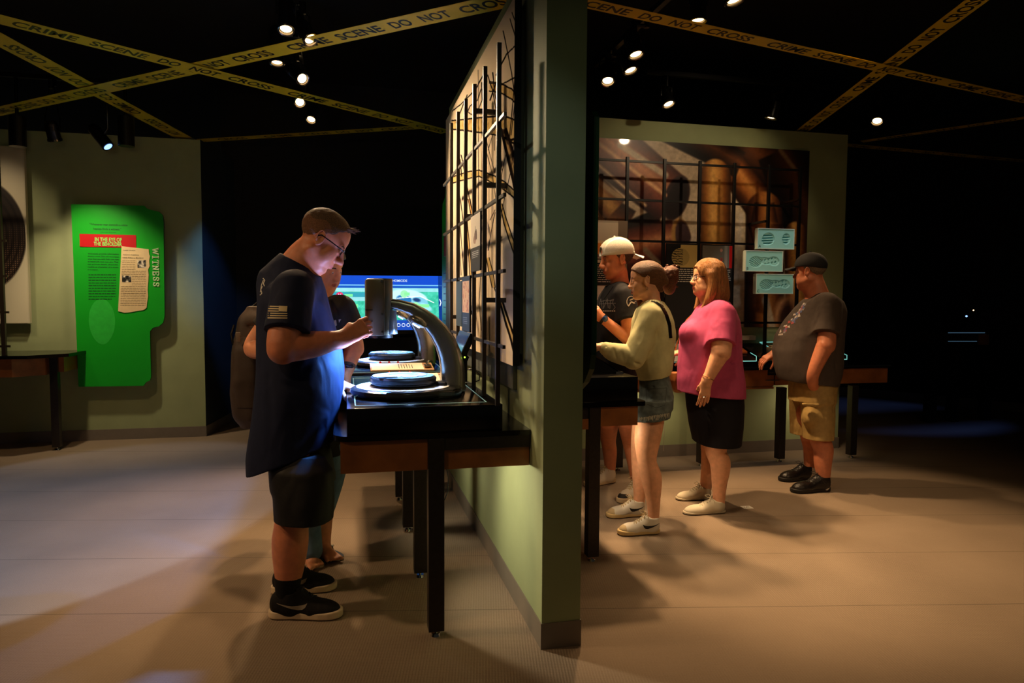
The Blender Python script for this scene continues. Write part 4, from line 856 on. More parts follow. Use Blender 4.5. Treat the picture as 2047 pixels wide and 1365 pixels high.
# ================================================================ exhibit table along the bullet mural
t = thing('exhibit_table', (3.2, 5.4, 0), 'long exhibit table with wooden drawers in front of the bullet mural', 'table')
b = B(); b.box((1.58, 5.24, .817), (4.73, 5.695, .845), bev=.003); b.build('tabletop', m_lam, t)
b = B(); b.box((1.6, 5.26, .675), (3.56, 5.69, .817)); b.build('apron', m_wood, t, smooth=False)
b = B(); b.box((3.575, 5.262, .683), (4.712, 5.69, .817)); b.build('apron', m_wood, t, smooth=False)
b = B(); b.box((1.6, 5.255, .655), (3.56, 5.69, .671)); b.build('lower_rail', m_wood, t, smooth=False)
for x in (2.14, 2.90, 3.655, 4.385): table_leg(t, x, 5.30, x+.065, 5.365, .655)
a, c = at(1530, 763, 5.25), at(1556, 756, 5.25); b = B(); b.box((a[0], 5.235, (a[2]+c[2])/2-.004), (c[0], 5.2545, (a[2]+c[2])/2+.004)); b.build('drawer_handle', m_chrome, t)
a, c = at(1535, 750, 5.25), at(1556, 736, 5.25); b = B(); b.box((a[0], 5.25, a[2]), (c[0], 5.2545, c[2])); b.build('label_holder', m_blk, t, smooth=False)
text_mesh('drawer_label', 'PRINTS', (a[0]+.012, 5.2492, a[2]+.015), RX, UZ, .012, M('dim_ink', (110, 90, 60), .6), t, width=.055)
def onpl(x, y, p0, n):
    p0 = np.array(p0, float); n = np.array(n, float); d = cF+cR*(x-IW/2)/FP-cU*(y-IH/2)/FP; o = np.array([0, 0, CH]); s = ((p0-o)@n)/(d@n); return Vector(o+d*s)
t = thing('exhibit_plinth', (2.9, 5.4, .846), 'low black exhibit plinth with a glowing outline behind the woman in pink', 'plinth')
b = B(); b.prism([(2.97, 5.265, .8455), (2.97, 5.66, .8455), (2.97, 5.66, 1.02), (2.97, 5.265, .8915)], (.45, 0, 0)); b.build('box', m_lam, t, smooth=False)
q = [onpl(x, y, (3, 5.27, .8965), (0, -.127, .39)) for x, y in ((1470, 722), (1512, 721.5), (1512, 712), (1500, 705))]; b = B(); b.tube(q, .0035, n=6); b.build('glow_line', m_glow, t)
t = thing('exhibit_plinth', (2.4, 5.4, .846), 'low black exhibit plinth under the grey box behind the girl', 'plinth')
b = B(); b.box((2.0, 5.265, .8455), (2.95, 5.66, .893), bev=.002); b.build('box', m_lam, t)
b = B(); b.box((2.05, 5.285, .8935), (2.9, 5.29, .8955)); b.build('glow_line', m_glow, t)
t = thing('sloped_exhibit_plinth', (3.9, 5.4, .846), 'sloping black plinth with a glowing outline in front of the man in the black cap', 'plinth')
b = B(); b.prism([(3.47, 5.27, .8455), (3.47, 5.66, .8455), (3.47, 5.66, 1.02), (3.47, 5.27, .893)], (.83, 0, 0)); b.build('box', m_lam, t, smooth=False)
nn = (0, -.127, .39); q = [onpl(x, y, (3.6, 5.27, .896), nn) for x, y in ((1585, 719), (1519, 684), (1545, 683.5), (1676, 702), (1693, 710), (1693, 718), (1600, 721))]; b = B(); b.tube(q, .004, n=6, closed=True); b.build('glow_line', m_glow, t)
c = Vector(at(1544, 690, 5.42)); c.z = .965; b = B(); b.box(c-Vector((.035, .05, .022)), c+Vector((.06, .05, .035)), bev=.006); b.box(c+Vector((-.02, -.03, .035)), c+Vector((.05, .03, .05)), bev=.005); tag(b.build('plaster_cast', M('plaster', (214, 196, 164), .6, var=.1, scale=40)), 'small cream plaster cast block on the sloping plinth', 'plaster cast')
t = thing('wooden_specimen_board', (3.25, 5.5, .894), 'striped orange wooden board lying on the black plinth', 'board')
b = B(); b.prism([(3.0, 5.42, .9475), (3.0, 5.64, 1.019), (3.0, 5.64, 1.037), (3.0, 5.42, .9655)], (.40, 0, 0)); b.build('board', M('striped_wood', (190, 96, 40), .4, var=.5, scale=5, stretch=(1, 12, 1)), t, smooth=False)
t = thing('handprint_box', (2.45, 5.45, .894), 'grey box with dark holes on the plinth behind the girl', 'exhibit box')
b = B(); b.prism([(2.3, 5.32, .8975), (2.3, 5.6, .8975), (2.3, 5.6, 1.06), (2.3, 5.36, .96)], (.5, 0, 0)); b.build('casing', M('grey_plastic', (188, 184, 172), .5), t, smooth=False)
b = B()
for k in range(4): b.cyl((2.38+k*.11, 5.44, .995), (2.38+k*.11, 5.445, 1.0065), .02, n=16)
b.build('finger_hole', m_dark, t)
# pale shelf edge under the mural
b = B(); b.box((2.42, 5.64, 1.06), (2.80, 5.70, 1.10)); b.build('caption_strip', M('pale_board', (205, 200, 186), .5), None, smooth=False); o = COL.objects[-1]
for o in COL.objects:
    if o.name == 'caption_strip': tag(o, 'pale caption strip under the bullet mural, left one', 'caption strip', 'caption strips under the bullet mural')
b = B(); b.box((3.3, 5.64, 1.05), (3.62, 5.70, 1.09)); tag(b.build('caption_strip', M('pale_board', (205, 200, 186), .5), None, smooth=False), 'pale caption strip under the bullet mural, right one', 'caption strip', 'caption strips under the bullet mural')

# ================================================================ exhibit table on the right face of the partition
t = thing('exhibit_table', (1.2, 4.1, 0), 'black exhibit table on the right face of the partition where the girl stands', 'table')
b = B(); b.prism(rounded(.915, 3.44, 1.565, 5.05, .03, .838, {1}), (0, 0, .024)); b.build('tabletop', m_lam, t, smooth=False)
b = B(); b.box((.93, 3.462, .74), (1.245, 5.0, .838)); b.build('frame', m_steel, t, smooth=False)
b = B(); b.box((1.305, 3.455, .733), (1.518, 5.0, .838)); b.build('apron', m_wood, t, smooth=False)
b = B(); b.box((.93, 3.457, .72), (1.24, 5.0, .775)); b.build('apron', m_wood, t, smooth=False)
for y in (3.45, 4.85): table_leg(t, 1.243, y, 1.306, y+.062, .838 if y < 4 else .73)
t = thing('sloped_console', (1.2, 4.1, .862), 'black sloping console on a plinth that the girl leans on', 'console')
b = B(); b.box((.93, 3.455, .8625), (1.516, 4.95, .995), bev=.002); b.build('plinth', m_lam, t)
p, q = at(1181, 703, 3.62), at(1240, 744, 3.62); b = B(); b.prism([(.96, 3.62, .9955), (q[0]+.03, 3.62, .9955), (q[0]+.03, 3.62, q[2]-.01), (p[0], 3.62, p[2]-.012), (.96, 3.62, p[2]+.15)], (0, 1.2, 0)); b.build('wedge', m_lams, t, smooth=False)
b = B(); d_ = Vector(q)-Vector(p); b.prism([Vector(p)-d_*.9, Vector(q), Vector(q)+Vector((0, 0, -.008)), Vector(p)-d_*.9-Vector((0, 0, .008))], (0, 1.2, 0)); b.build('sloping_top', M('bronze_edge', (90, 70, 50), .3, metal=.5), t, smooth=False)
b = B(); qq = Vector(q); b.box(qq+Vector((-.03, -.012, -.02)), qq+Vector((.012, .03, .004))); b.box(qq+Vector((-.02, -.01, -.06)), qq+Vector((-.005, .02, -.02))); b.build('corner_bracket', m_chrome, t, smooth=False)

# ================================================================ small things
p = Vector((2.642, 4.168, 0)); b = B(); b.box(p+Vector((-.035, -.03, .0003)), p+Vector((.035, .03, .0012)), rz=-.1); o = b.build('paper_slip', m_white, smooth=False); tag(o, 'small white paper slip lying on the carpet right of the woman in pink', 'paper slip')
b = B()
for k, (x, y) in enumerate(((-.015, .005), (-.004, -.002), (.006, .006), (.014, 0))): b.box(p+Vector((x-.004, y-.006, .0013)), p+Vector((x+.003, y+.006, .0017)))
b.build('print', m_ink, o, smooth=False)
def far_bench():
    t = thing('glass_display_case', (7.0, 7.1, 0), 'dim glass display case with lit edges in the dark area at right', 'display case')
    def P3(x, y): return Vector(at(x, y, 6.6))
    b = B(); a, c = P3(1845, 688), P3(1975, 664); b.box((a.x, 6.6, a.z), (c.x, 7.0, c.z)); b.build('case', m_dark, t, smooth=False)
    for (x0, x1, y, nm) in ((1895, 1968, 665, 'lit_edge'), (1895, 1952, 682, 'lit_edge')):
        a, c = P3(x0, y), P3(x1, y); b = B(); b.tube([a-Vector((0, .004, 0)), c-Vector((0, .004, 0))], .004, n=6); b.build(nm, M('dim_edge', (120, 150, 170), .4, emis=(90, 130, 160), estr=.35), t)
    a, c = P3(1955, 689), P3(1976, 668); b = B(); b.box((a.x, 6.59, a.z), (c.x, 6.6, c.z)); b.build('warm_panel', m_wood, t, smooth=False)
    for x in (1885, 1930, 1996): a = P3(x, 700); b = B(); b.box((a.x-.05, 6.7, 0), (a.x+.05, 6.8, P3(1900, 688).z)); b.build('leg', m_dark, t, smooth=False)
far_bench()
b = B(); b.ball(Vector(at(1932, 632, 7.4)), .012, n=10); tag(b.build('indicator_light', m_lensb), 'tiny blue indicator light in the dark right area', 'light')
b = B(); b.ball(Vector(at(1946, 620, 7.4)), .007, n=10); tag(b.build('indicator_light', m_lens), 'tiny white indicator light in the dark right area', 'light')
from mathutils.bvhtree import BVHTree
# ================================================================ figures: signed-distance modelling, turned into one surface each
def nrm(v): v = np.array(v, float); return v/np.linalg.norm(v)
class SDF:
    def __init__(s, lo, hi, h):
        s.h = h; s.lo = np.array(lo, float); s.n = np.ceil((np.array(hi)-s.lo)/h).astype(int)+1
        s.A = np.full(s.n, 1., 'f'); s.ax = [s.lo[i]+h*np.arange(s.n[i]) for i in range(3)]
    def _sl(s, lo, hi, m):
        a = np.clip(np.floor((np.array(lo)-m-s.lo)/s.h).astype(int), 0, s.n); b = np.clip(np.ceil((np.array(hi)+m-s.lo)/s.h).astype(int)+1, 0, s.n)
        if (b <= a).any(): return None
        sl = tuple(slice(a[i], b[i]) for i in range(3)); X, Y, Z = s.ax[0][sl[0]][:, None, None], s.ax[1][sl[1]][None, :, None], s.ax[2][sl[2]][None, None, :]
        return sl, X, Y, Z
    def put(s, lo, hi, fn, k=.02, mode='u'):
        r = s._sl(lo, hi, max(k, .0)+2.5*s.h)
        if r is None: return s
        sl, X, Y, Z = r; d = fn(X, Y, Z).astype('f'); a = s.A[sl]
        if mode == 'u':
            if k > 0: h = np.clip(k-np.abs(a-d), 0, None)/k; s.A[sl] = np.minimum(a, d)-h*h*k*.25
            else: s.A[sl] = np.minimum(a, d)
        elif mode == 's':
            if k > 0: h = np.clip(k-np.abs(a+d), 0, None)/k; s.A[sl] = np.maximum(a, -d)+h*h*k*.25
            else: s.A[sl] = np.maximum(a, -d)
        return s
    def cap(s, a, b, ra, rb=None, k=.02, mode='u', flat=None, cut=False):
        a = np.array(a, float); b = np.array(b, float); rb = ra if rb is None else rb; v = b-a; l = v@v+1e-12; R_ = max(ra, rb); L_ = math.sqrt(l)
        def fn(X, Y, Z):
            x, y, z = X-a[0], Y-a[1], Z-a[2]; t = (x*v[0]+y*v[1]+z*v[2])/l; tc = np.clip(t, 0, 1)
            x, y, z = x-tc*v[0], y-tc*v[1], z-tc*v[2]; q = x*x+y*y+z*z
            if flat is not None:
                f, fac = flat; f = nrm(f); w = x*f[0]+y*f[1]+z*f[2]; q = q+w*w*(1/fac**2-1)
            d = np.sqrt(q)-(ra+(rb-ra)*tc)
            if flat is not None: d = d*min(1, fac*1.3)
            if cut: d = np.maximum(d, (t-1)*L_)
            return d
        return s.put(np.minimum(a, b)-R_, np.maximum(a, b)+R_, fn, k, mode)
    def path(s, pts, rs, k=.02, **kw):
        P = np.array(pts, float); r = np.array(rs, float); n = len(P)
        if n > 2:
            Pp = np.vstack([2*P[0]-P[1], P, 2*P[-1]-P[-2]]); rp = np.concatenate([[r[0]], r, [r[-1]]]); Q, q = [], []
            for i in range(n-1):
                m = max(2, int(np.linalg.norm(P[i+1]-P[i])/.013))
                for j in range(m):
                    t = j/m; w = np.array([-.5*t**3+t*t-.5*t, 1.5*t**3-2.5*t*t+1, -1.5*t**3+2*t*t+.5*t, .5*t**3-.5*t*t]); Q.append(w@Pp[i:i+4]); q.append(w@rp[i:i+4])
            P = np.vstack([Q, P[-1:]]); r = np.append(q, r[-1])
        lo = P.min(0)-r.max(); hi = P.max(0)+r.max(); A_, B_ = P[:-1], P[1:]
        def fn(X, Y, Z):
            d = np.full(np.broadcast_shapes(X.shape, Y.shape, Z.shape), 9., 'f')
            for a, b, ra, rb in zip(A_, B_, r[:-1], r[1:]):
                v = b-a; l = v@v+1e-12; x, y, z = X-a[0], Y-a[1], Z-a[2]; t = np.clip((x*v[0]+y*v[1]+z*v[2])/l, 0, 1)
                e = np.sqrt((x-t*v[0])**2+(y-t*v[1])**2+(z-t*v[2])**2)-(ra+(rb-ra)*t); d = np.minimum(d, e.astype('f'))
            return d
        return s.put(lo, hi, fn, k)
    def ell(s, c, r, R=None, k=.02, mode='u', plane=None):
        c = np.array(c, float); r = np.array(r, float)*np.ones(3); R = np.eye(3) if R is None else np.array(R); m = np.abs(R.T)@r if R is not None else r
        def fn(X, Y, Z):
            x, y, z = X-c[0], Y-c[1], Z-c[2]; u = [R[i, 0]*x+R[i, 1]*y+R[i, 2]*z for i in range(3)]
            k0 = np.sqrt((u[0]/r[0])**2+(u[1]/r[1])**2+(u[2]/r[2])**2); k1 = np.sqrt((u[0]/r[0]**2)**2+(u[1]/r[1]**2)**2+(u[2]/r[2]**2)**2)+1e-9
            d = k0*(k0-1)/k1
            if plane is not None:
                n, o = plane; n = nrm(n); d = np.maximum(d, x*n[0]+y*n[1]+z*n[2]-o)
            return d
        return s.put(c-m, c+m, fn, k, mode)
    def loft(s, st, e1, e2, k=.02, mode='u', p=2.0, zr=.006, tilt=None):
        """st: rows (z, cx, cy, r1, r2) ; e1,e2 horizontal unit axes; tilt=(dz/dr1, dz/dr2) slants the two end cuts"""
        st = sorted(st, key=lambda q: q[0]); a = np.array(st, float); z0, z1 = a[0, 0], a[-1, 0]; zz = np.linspace(z0, z1, 240)
        cols = [np.interp(zz, a[:, 0], a[:, i]) for i in range(1, 5)]
        ker = np.ones(17)/17; cols = [np.convolve(np.pad(c, 8, 'edge'), ker, 'valid') for c in cols]; m = a[:, 3:].max()
        e1 = np.array(e1, float); e2 = np.array(e2, float)
        def fn(X, Y, Z):
            z = np.clip(Z, z0, z1); cx, cy, r1, r2 = [np.interp(z.ravel(), zz, c)[None, None, :] for c in cols]
            x, y = X-cx, Y-cy; u = x*e1[0]+y*e1[1]; v = x*e2[0]+y*e2[1]; au, av = np.abs(u)/r1, np.abs(v)/r2
            k0 = (au**p+av**p)**(1/p)+1e-9; k1 = np.sqrt((u/r1**2)**2+(v/r2**2)**2)+1e-9; kk = np.sqrt(au**2+av**2)
            d = (k0-1)*kk/k1*.95
            zb = z0+(tilt[0]*u+tilt[1]*v if tilt else 0)
            dz = np.maximum(Z-z1, zb-Z); o = np.clip(d, 0, None); oz = np.clip(dz, 0, None); return np.where((d > 0) & (dz > 0), np.sqrt(o*o+oz*oz), np.maximum(d, dz))
        lo = np.array([a[:, 1].min()-m, a[:, 2].min()-m, z0-(.06 if tilt else 0)]); hi = np.array([a[:, 1].max()+m, a[:, 2].max()+m, z1])
        return s.put(lo, hi, fn, k, mode)
    def noise(s, amp, fr, seed=0, st=(1, 1, 1), lo=None, hi=None):
        r = np.random.default_rng(seed); X, Y, Z = s.ax[0][:, None, None], s.ax[1][None, :, None], s.ax[2][None, None, :]; o = np.zeros(s.n, 'f')
        for i in range(4):
            w = r.normal(size=3); w = w/np.linalg.norm(w)*fr*(1+.5*i)*np.array(st); ph = r.random()*6
            o += np.sin((X*w[0]+Y*w[1]+Z*w[2]+ph+.8*np.sin(Z*fr*.6*st[2]+X*fr*.5)).astype('f'))/(1+.5*i)
        s.A += (o*amp/2).astype('f'); return s
    def fold(s, a, b, r, amp):
        """a crease: a shallow groove along a segment"""
        a = np.array(a, float); b = np.array(b, float); v = b-a; l = v@v
        r_ = s._sl(np.minimum(a, b)-3*r, np.maximum(a, b)+3*r, 0)
        if r_ is None: return s
        sl, X, Y, Z = r_; x, y, z = X-a[0], Y-a[1], Z-a[2]; t = np.clip((x*v[0]+y*v[1]+z*v[2])/l, 0, 1); d2 = (x-t*v[0])**2+(y-t*v[1])**2+(z-t*v[2])**2
        s.A[sl] += (amp*np.exp(-d2/(r*r))*np.sin(np.pi*np.clip(t, .03, .97))).astype('f'); return s
    def mesh(s, name):
        A = s.A; ins = A < 0; n = np.array(A.shape); h = s.h
        c = ins[:-1, :-1, :-1].astype('i1')
        tot = np.zeros(n-1, 'i1')
        for dx in (0, 1):
            for dy in (0, 1):
                for dz in (0, 1): tot += ins[dx:n[0]-1+dx, dy:n[1]-1+dy, dz:n[2]-1+dz]
        act = (tot > 0) & (tot < 8); I = np.argwhere(act); idx = np.full(n-1, -1, 'i4'); idx[act] = np.arange(len(I))
        P = np.zeros((len(I), 3)); C_ = np.zeros(len(I))
        for ax in range(3):
            o1, o2 = [i for i in range(3) if i != ax]
            for u in (0, 1):
                for v in (0, 1):
                    a = I.copy(); a[:, o1] += u; a[:, o2] += v; b_ = a.copy(); b_[:, ax] += 1
                    fa = A[a[:, 0], a[:, 1], a[:, 2]]; fb = A[b_[:, 0], b_[:, 1], b_[:, 2]]; m = (fa < 0) != (fb < 0)
                    t = np.where(m, fa/np.where(m, fa-fb, 1), 0); q = a.astype(float); q[:, ax] += t; P += q*m[:, None]; C_ += m
        V = s.lo+P/C_[:, None]*h; Q = []
        for ax in range(3):
            o1, o2 = (ax+1) % 3, (ax+2) % 3
            sa = [slice(0, None)]*3; sb = [slice(0, None)]*3; sa[ax] = slice(0, -1); sb[ax] = slice(1, None)
            d = ins[tuple(sa)] != ins[tuple(sb)]; E_ = np.argwhere(d); ok = (E_[:, o1] > 0) & (E_[:, o2] > 0) & (E_[:, o1] < n[o1]-1) & (E_[:, o2] < n[o2]-1); E_ = E_[ok]
            def cell(u, v):
                c = E_.copy(); c[:, o1] -= u; c[:, o2] -= v; return idx[c[:, 0], c[:, 1], c[:, 2]]
            q = np.stack([cell(1, 1), cell(0, 1), cell(0, 0), cell(1, 0)], -1); fl = ins[E_[:, 0], E_[:, 1], E_[:, 2]]; q[~fl] = q[~fl][:, ::-1]; Q.append(q)
        Q = np.concatenate(Q); Q = Q[(Q >= 0).all(1)]
        me = mesh_np(name, V, Q); me.polygons.foreach_set('use_smooth', np.ones(len(Q), bool)); return me
    def obj(s, name, mat, parent=None, matfn=None):
        me = s.mesh(name); ms = mat if isinstance(mat, (list, tuple)) else [mat]
        for m in ms: me.materials.append(m)
        if matfn is not None:
            c = np.zeros(len(me.polygons)*3, 'f'); me.polygons.foreach_get('center', c); me.polygons.foreach_set('material_index', matfn(c.reshape(-1, 3)).astype('i')); me.update()
        o = bpy.data.objects.new(name, me); return link(o, parent)

class Frame:
    """a head's own axes: origin between the ears, x forward, y to its left, z up"""
    def __init__(s, o, fwd, tilt=0., nod=0., sc=1.):
        f = nrm([fwd[0], fwd[1], 0]); u = np.array([0, 0, 1.]); l = np.cross(u, f)
        f2 = f*cos(nod)-u*sin(nod); u2 = f*sin(nod)+u*cos(nod)
        l3 = l*cos(tilt)+u2*sin(tilt); u3 = -l*sin(tilt)+u2*cos(tilt)
        s.R = np.array([f2, l3, u3]); s.o = np.array(o, float); s.s = sc
    def p(s, x, y, z): return s.o+s.s*(np.array([x, y, z], float)@s.R)
    def d(s, x, y, z): return np.array([x, y, z], float)@s.R
    def loc(s, P): return ((P-s.o)@s.R.T)/s.s

def head(S_, F, fat=1., nose=1., fem=False, k=.018, chin=1., lids=1.):
    s = F.s
    E = lambda c, r, k=k, mode='u', R=None, plane=None: S_.ell(F.p(*c), np.array(r)*s, (np.array(R)@F.R) if R is not None else F.R, k*s, mode, plane)
    Cp = lambda a, b, ra, rb, k=k, mode='u', flat=None: S_.cap(F.p(*a), F.p(*b), ra*s, rb*s, k*s, mode, flat)
    E((-.014, 0, .034), (.098, .075, .082)); E((.022, 0, .03), (.068, .063, .075))
    E((.026, 0, -.036), (.062, .056*fat, .080))
    for q in (1, -1):
        Cp((-.012, .050*q*fat, -.062), (.055, .022*q, -.100), .020*fat, .017, .03)
        E((.052, .040*q, -.034), (.028, .022*fat, .028)); Cp((.076, .010*q, .016), (.060, .043*q, .016), .011 if not fem else .008, .010, .014)
        E((.050, .034*q*fat, -.062), (.026, .024*fat, .024), .02)
        if fat > 1.05: E((.035, .040*q, -.085), (.038, .030*fat, .026), .03)
    E((.066, 0, -.103*chin), (.024, .026, .020)); E((.070, 0, -.070), (.026, .032, .024), .014)
    if fat > 1.1: E((.03, 0, -.118), (.05, .05, .022), .03)
    # eye sockets, lids
    for q in (1, -1):
        E((.095, .032*q, -.001), (.0175, .017, .0105), .014, 's')
        E((.0725, .031*q, -.003), (.0145, .0150, .0135), .004)
        E((.0885, .031*q, -.0035), (.0065, .0115, .0022*lids), .003, 's')
        Cp((.083, .022*q, -.0155), (.079, .042*q, -.013), .0035, .003, .008)
    # nose
    Cp((.084, 0, .010), (.1035*nose**.35, 0, -.031), .0078, .0105, .014); E((.106*nose**.4, 0, -.0375), (.0118, .0112, .0102), .010); Cp((.098, 0, -.042), (.090, 0, -.052), .008, .007, .012)
    for q in (1, -1): E((.0955, .0120*q, -.0415), (.0125, .0078, .0082), .010); S_.ell(F.p(.101, .0068*q, -.0512), np.array((.0035, .0022, .0022))*s, F.R, .002*s, 's')
    # mouth
    for q in (1, -1):
        Cp((.0935, 0, -.0665), (.0820, .0235*q, -.0725), .0052, .0022, .006); Cp((.0925, 0, -.0800), (.082, .021*q, -.0745), .0062, .0022, .006)
        S_.cap(F.p(.101, 0, -.0728), F.p(.084, .0255*q, -.0738), .0018*s, .0012*s, .002*s, 's')
    E((.098, 0, -.056), (.004, .0035, .008), .006, 's'); E((.094, 0, -.0905), (.006, .012, .005), .010, 's')
    # ears
    for q in (1, -1):
        c = (-.008, .076*q*(1 if fat < 1.1 else 1.04), -.012); t = .22
        R = [[cos(t), .25*q, sin(t)], [-.3*q, 1, 0], [-sin(t), 0, cos(t)]]
        E(c, (.0185, .0075, .0315), .006, 'u', R); E((c[0]+.003, c[1]+.0095*q, c[2]+.006), (.0105, .0075, .018), .003, 's', R); Cp((c[0]-.001, c[1]+.003*q, c[2]+.014), (c[0]-.004, c[1]+.004*q, c[2]-.006), .003, .0028, .002)
        E((c[0]+.004, c[1]+.001*q, c[2]-.024), (.008, .005, .008), .004); Cp((c[0]-.004, c[1]+.002*q, c[2]+.013), (c[0]-.006, c[1]+.003*q, c[2]-.010), .0035, .003, .003)
        rg = [(c[0]+.0155*cos(a)-.005*sin(a), c[1]+(.0045+.003*(a > 1))*q, c[2]+.0275*sin(a)+.004) for a in np.linspace(-1.1, 3.9, 12)]; S_.path([F.p(*p_) for p_ in rg], [.0034*s]*12, .003*s)
        Cp((c[0]+.014, c[1]-.001*q, c[2]-.002), (c[0]+.012, c[1], c[2]-.012), .004, .004, .004)
def lipfn(F):
    def fn(P):
        L_ = F.loc(P); m = (np.abs(L_[:, 2]+.0735) < .0105-np.abs(L_[:, 1])*.28) & (L_[:, 0] > .076) & (np.abs(L_[:, 1]) < .0245); return m*1
    return fn
def eyes(F, parent, iris=(60, 90, 110), brow=(60, 40, 28), bw=.0032, look=(0, 0)):
    s = F.s
    for q, nm in ((1, 'eye'), (-1, 'eye')):
        gz = np.array([1., look[0], look[1]]); gz /= np.linalg.norm(gz); c = F.p(.0748, .031*q, -.0045); b = B(); b.ball(c, .0115*s, n=20)
        b.ball(c+F.d(*gz)*.0072*s, .0056*s, mi=1, n=14)
        b.ball(c+F.d(*gz)*.0102*s, .0029*s, mi=2, n=10)
        b.build('eye', [M('eye_white', (215, 205, 195), .25), M('iris_%d_%d' % iris[:2], iris, .25), m_ink], parent)
        b = B(); pts = [F.p(.0865, .013*q, .0155), F.p(.0875, .024*q, .0200), F.p(.0815, .036*q, .0205), F.p(.070, .048*q, .0150)]; b.tube(pts, [bw*.9*s, bw*s, bw*s, bw*.4*s], n=8, flat=.6); b.build('eyebrow', M('brow_%d' % brow[0], brow, .8), parent)
def skullcap(F, lo_x, hair_fn, grow, name, mat, parent, h=.0035, noise_amp=.0015, nf=260, extra=None, fat=1.):
    """hair that hugs the skull above a hairline"""
    s = F.s; cs = np.array([F.p(x, y, z) for x in (-.14, .13) for y in (-.11, .11) for z in (-.12, .16)]); S_ = SDF(cs.min(0), cs.max(0), h)
    for c, r in (((-.014, 0, .034), (.098, .075, .082)), ((.022, 0, .03), (.068, .063, .075))): S_.ell(F.p(*c), (np.array(r)+grow)*s, F.R, .02)
    if extra: extra(S_)
    S_.noise(noise_amp, nf, 3)
    X, Y, Z = S_.ax[0][:, None, None]-F.o[0], S_.ax[1][None, :, None]-F.o[1], S_.ax[2][None, None, :]-F.o[2]
    L = [(F.R[i, 0]*X+F.R[i, 1]*Y+F.R[i, 2]*Z)/s for i in range(3)]
    S_.A = np.maximum(S_.A, hair_fn(*L).astype('f')*s)
    return S_.obj(name, mat, parent, (lambda P: (F.loc(P)[:, 2]+.012*np.sin(F.loc(P)[:, 0]*60) < .048)*1) if isinstance(mat, list) else None)
def hand(S_, wrist, d, nrm_, thumb, s=1., curl=(.3, .35, .4, .5), thc=.3, k=.010, spread=.06, pinch=None, wr=.027):
    """wrist point, finger direction, direction the palm faces, direction of the thumb side"""
    w = np.array(wrist, float); d = nrm(d); n = nrm(np.array(nrm_, float)-d*(np.array(nrm_, float)@d)); t = np.array(thumb, float); t = nrm(t-d*(t@d)-n*(t@n))
    P = lambda a, b, c=0: w+s*(d*a+t*b+n*c)
    for b in (.024, .006, -.012, -.026): S_.cap(P(.008, b*.62), P(.082-.1*abs(b-.006)*1.2, b), .0145*s, .0118*s, .012*s)
    S_.ell(P(.030, .024, .010), (.016*s, .016*s, .026*s), k=.014*s); S_.ell(P(.040, -.020, .008), .0155*s, k=.012*s)
    S_.cap(P(-.02, 0), P(.012, 0), wr*.86*s, wr*.84*s, .02*s, flat=(n, .74))
    tips = []
    for i, (b, L_, r) in enumerate(((.0285, (.043, .026, .022), .0089), (.0095, (.047, .030, .023), .0091), (-.0095, (.043, .028, .022), .0086), (-.0275, (.034, .021, .019), .0077))):
        c = curl[i]; q = P(.082-.1*abs(b-.006)*1.2, b); ang = c*.75; sp = spread*(b/.0285)
        for j, l in enumerate(L_):
            dr = d*cos(ang)+n*sin(ang)+t*sp; dr = nrm(dr); q2 = q+dr*l*s; S_.cap(q, q2, r*s*(1-.07*j), r*s*(1-.07*(j+1)), .004*s); q = q2; ang += c*(1.15 if j == 0 else .8)
        tips.append(q)
    q = P(.018, .026, .006); ang = thc
    for j, (l, r) in enumerate(((.040, .0125), (.032, .0105), (.026, .0092))):
        dr = nrm(d*(.62+.1*j)+t*(.75-.55*ang-.25*j)+n*(.25+ang*.8)); q2 = q+dr*l*s; S_.cap(q, q2, r*s, r*s*.93, .008*s if j == 0 else .004*s); q = q2
    return tips+[q]
def lmat(name, col, col2=None, wob=.3, **k): return M(name, col, **k)
def skin_mat(name, c, sss=.06):
    if name in _m: return _m[name]
    m = M(name, c, .48, var=.10, scale=34, bump=.10, bscale=260); b = m.node_tree.nodes['Principled BSDF']
    b.inputs['Subsurface Weight'].default_value = sss; b.inputs['Subsurface Radius'].default_value = (.6, .2, .1); b.inputs['Subsurface Scale'].default_value = .01; b.inputs['Specular IOR Level'].default_value = .4; return m
def cloth(name, c, rough=.85, w=.28, sc=14, fine=True, var=.08):
    """fabric with soft wrinkles and a fine weave"""
    if name in _m: return _m[name]
    m = M(name, c, rough, var=var, scale=sc*2); nt = m.node_tree; N, L = nt.nodes, nt.links; b = N['Principled BSDF']; b.inputs['Specular IOR Level'].default_value = .25
    tc = N.new('ShaderNodeTexCoord'); n1 = N.new('ShaderNodeTexNoise'); n1.inputs['Scale'].default_value = sc*.75; n1.inputs['Detail'].default_value = 1.5; n1.inputs['Distortion'].default_value = .5; mpw = N.new('ShaderNodeMapping'); mpw.inputs['Scale'].default_value = (1, 1, .55); L.new(tc.outputs['Object'], mpw.inputs[0])
    L.new(mpw.outputs[0], n1.inputs['Vector']); n2 = N.new('ShaderNodeTexNoise'); n2.inputs['Scale'].default_value = 420; L.new(tc.outputs['Object'], n2.inputs['Vector'])
    b1 = N.new('ShaderNodeBump'); b1.inputs['Strength'].default_value = w; b1.inputs['Distance'].default_value = .04; L.new(n1.outputs[0], b1.inputs['Height'])
    b2 = N.new('ShaderNodeBump'); b2.inputs['Strength'].default_value = .25; b2.inputs['Distance'].default_value = .002; L.new(n2.outputs[0], b2.inputs['Height']); L.new(b1.outputs[0], b2.inputs['Normal']); L.new(b2.outputs[0], b.inputs['Normal']); return m
def hairmat(name, c, st=(30, 30, 3), var=.5, rough=.45, sc=12):
    return M(name, c, rough, var=var, scale=sc, bump=.6, bscale=sc*2, stretch=st, spec=.4)
E1 = nrm([cR[0], cR[1], 0]); E2 = nrm([cF[0], cF[1], 0])
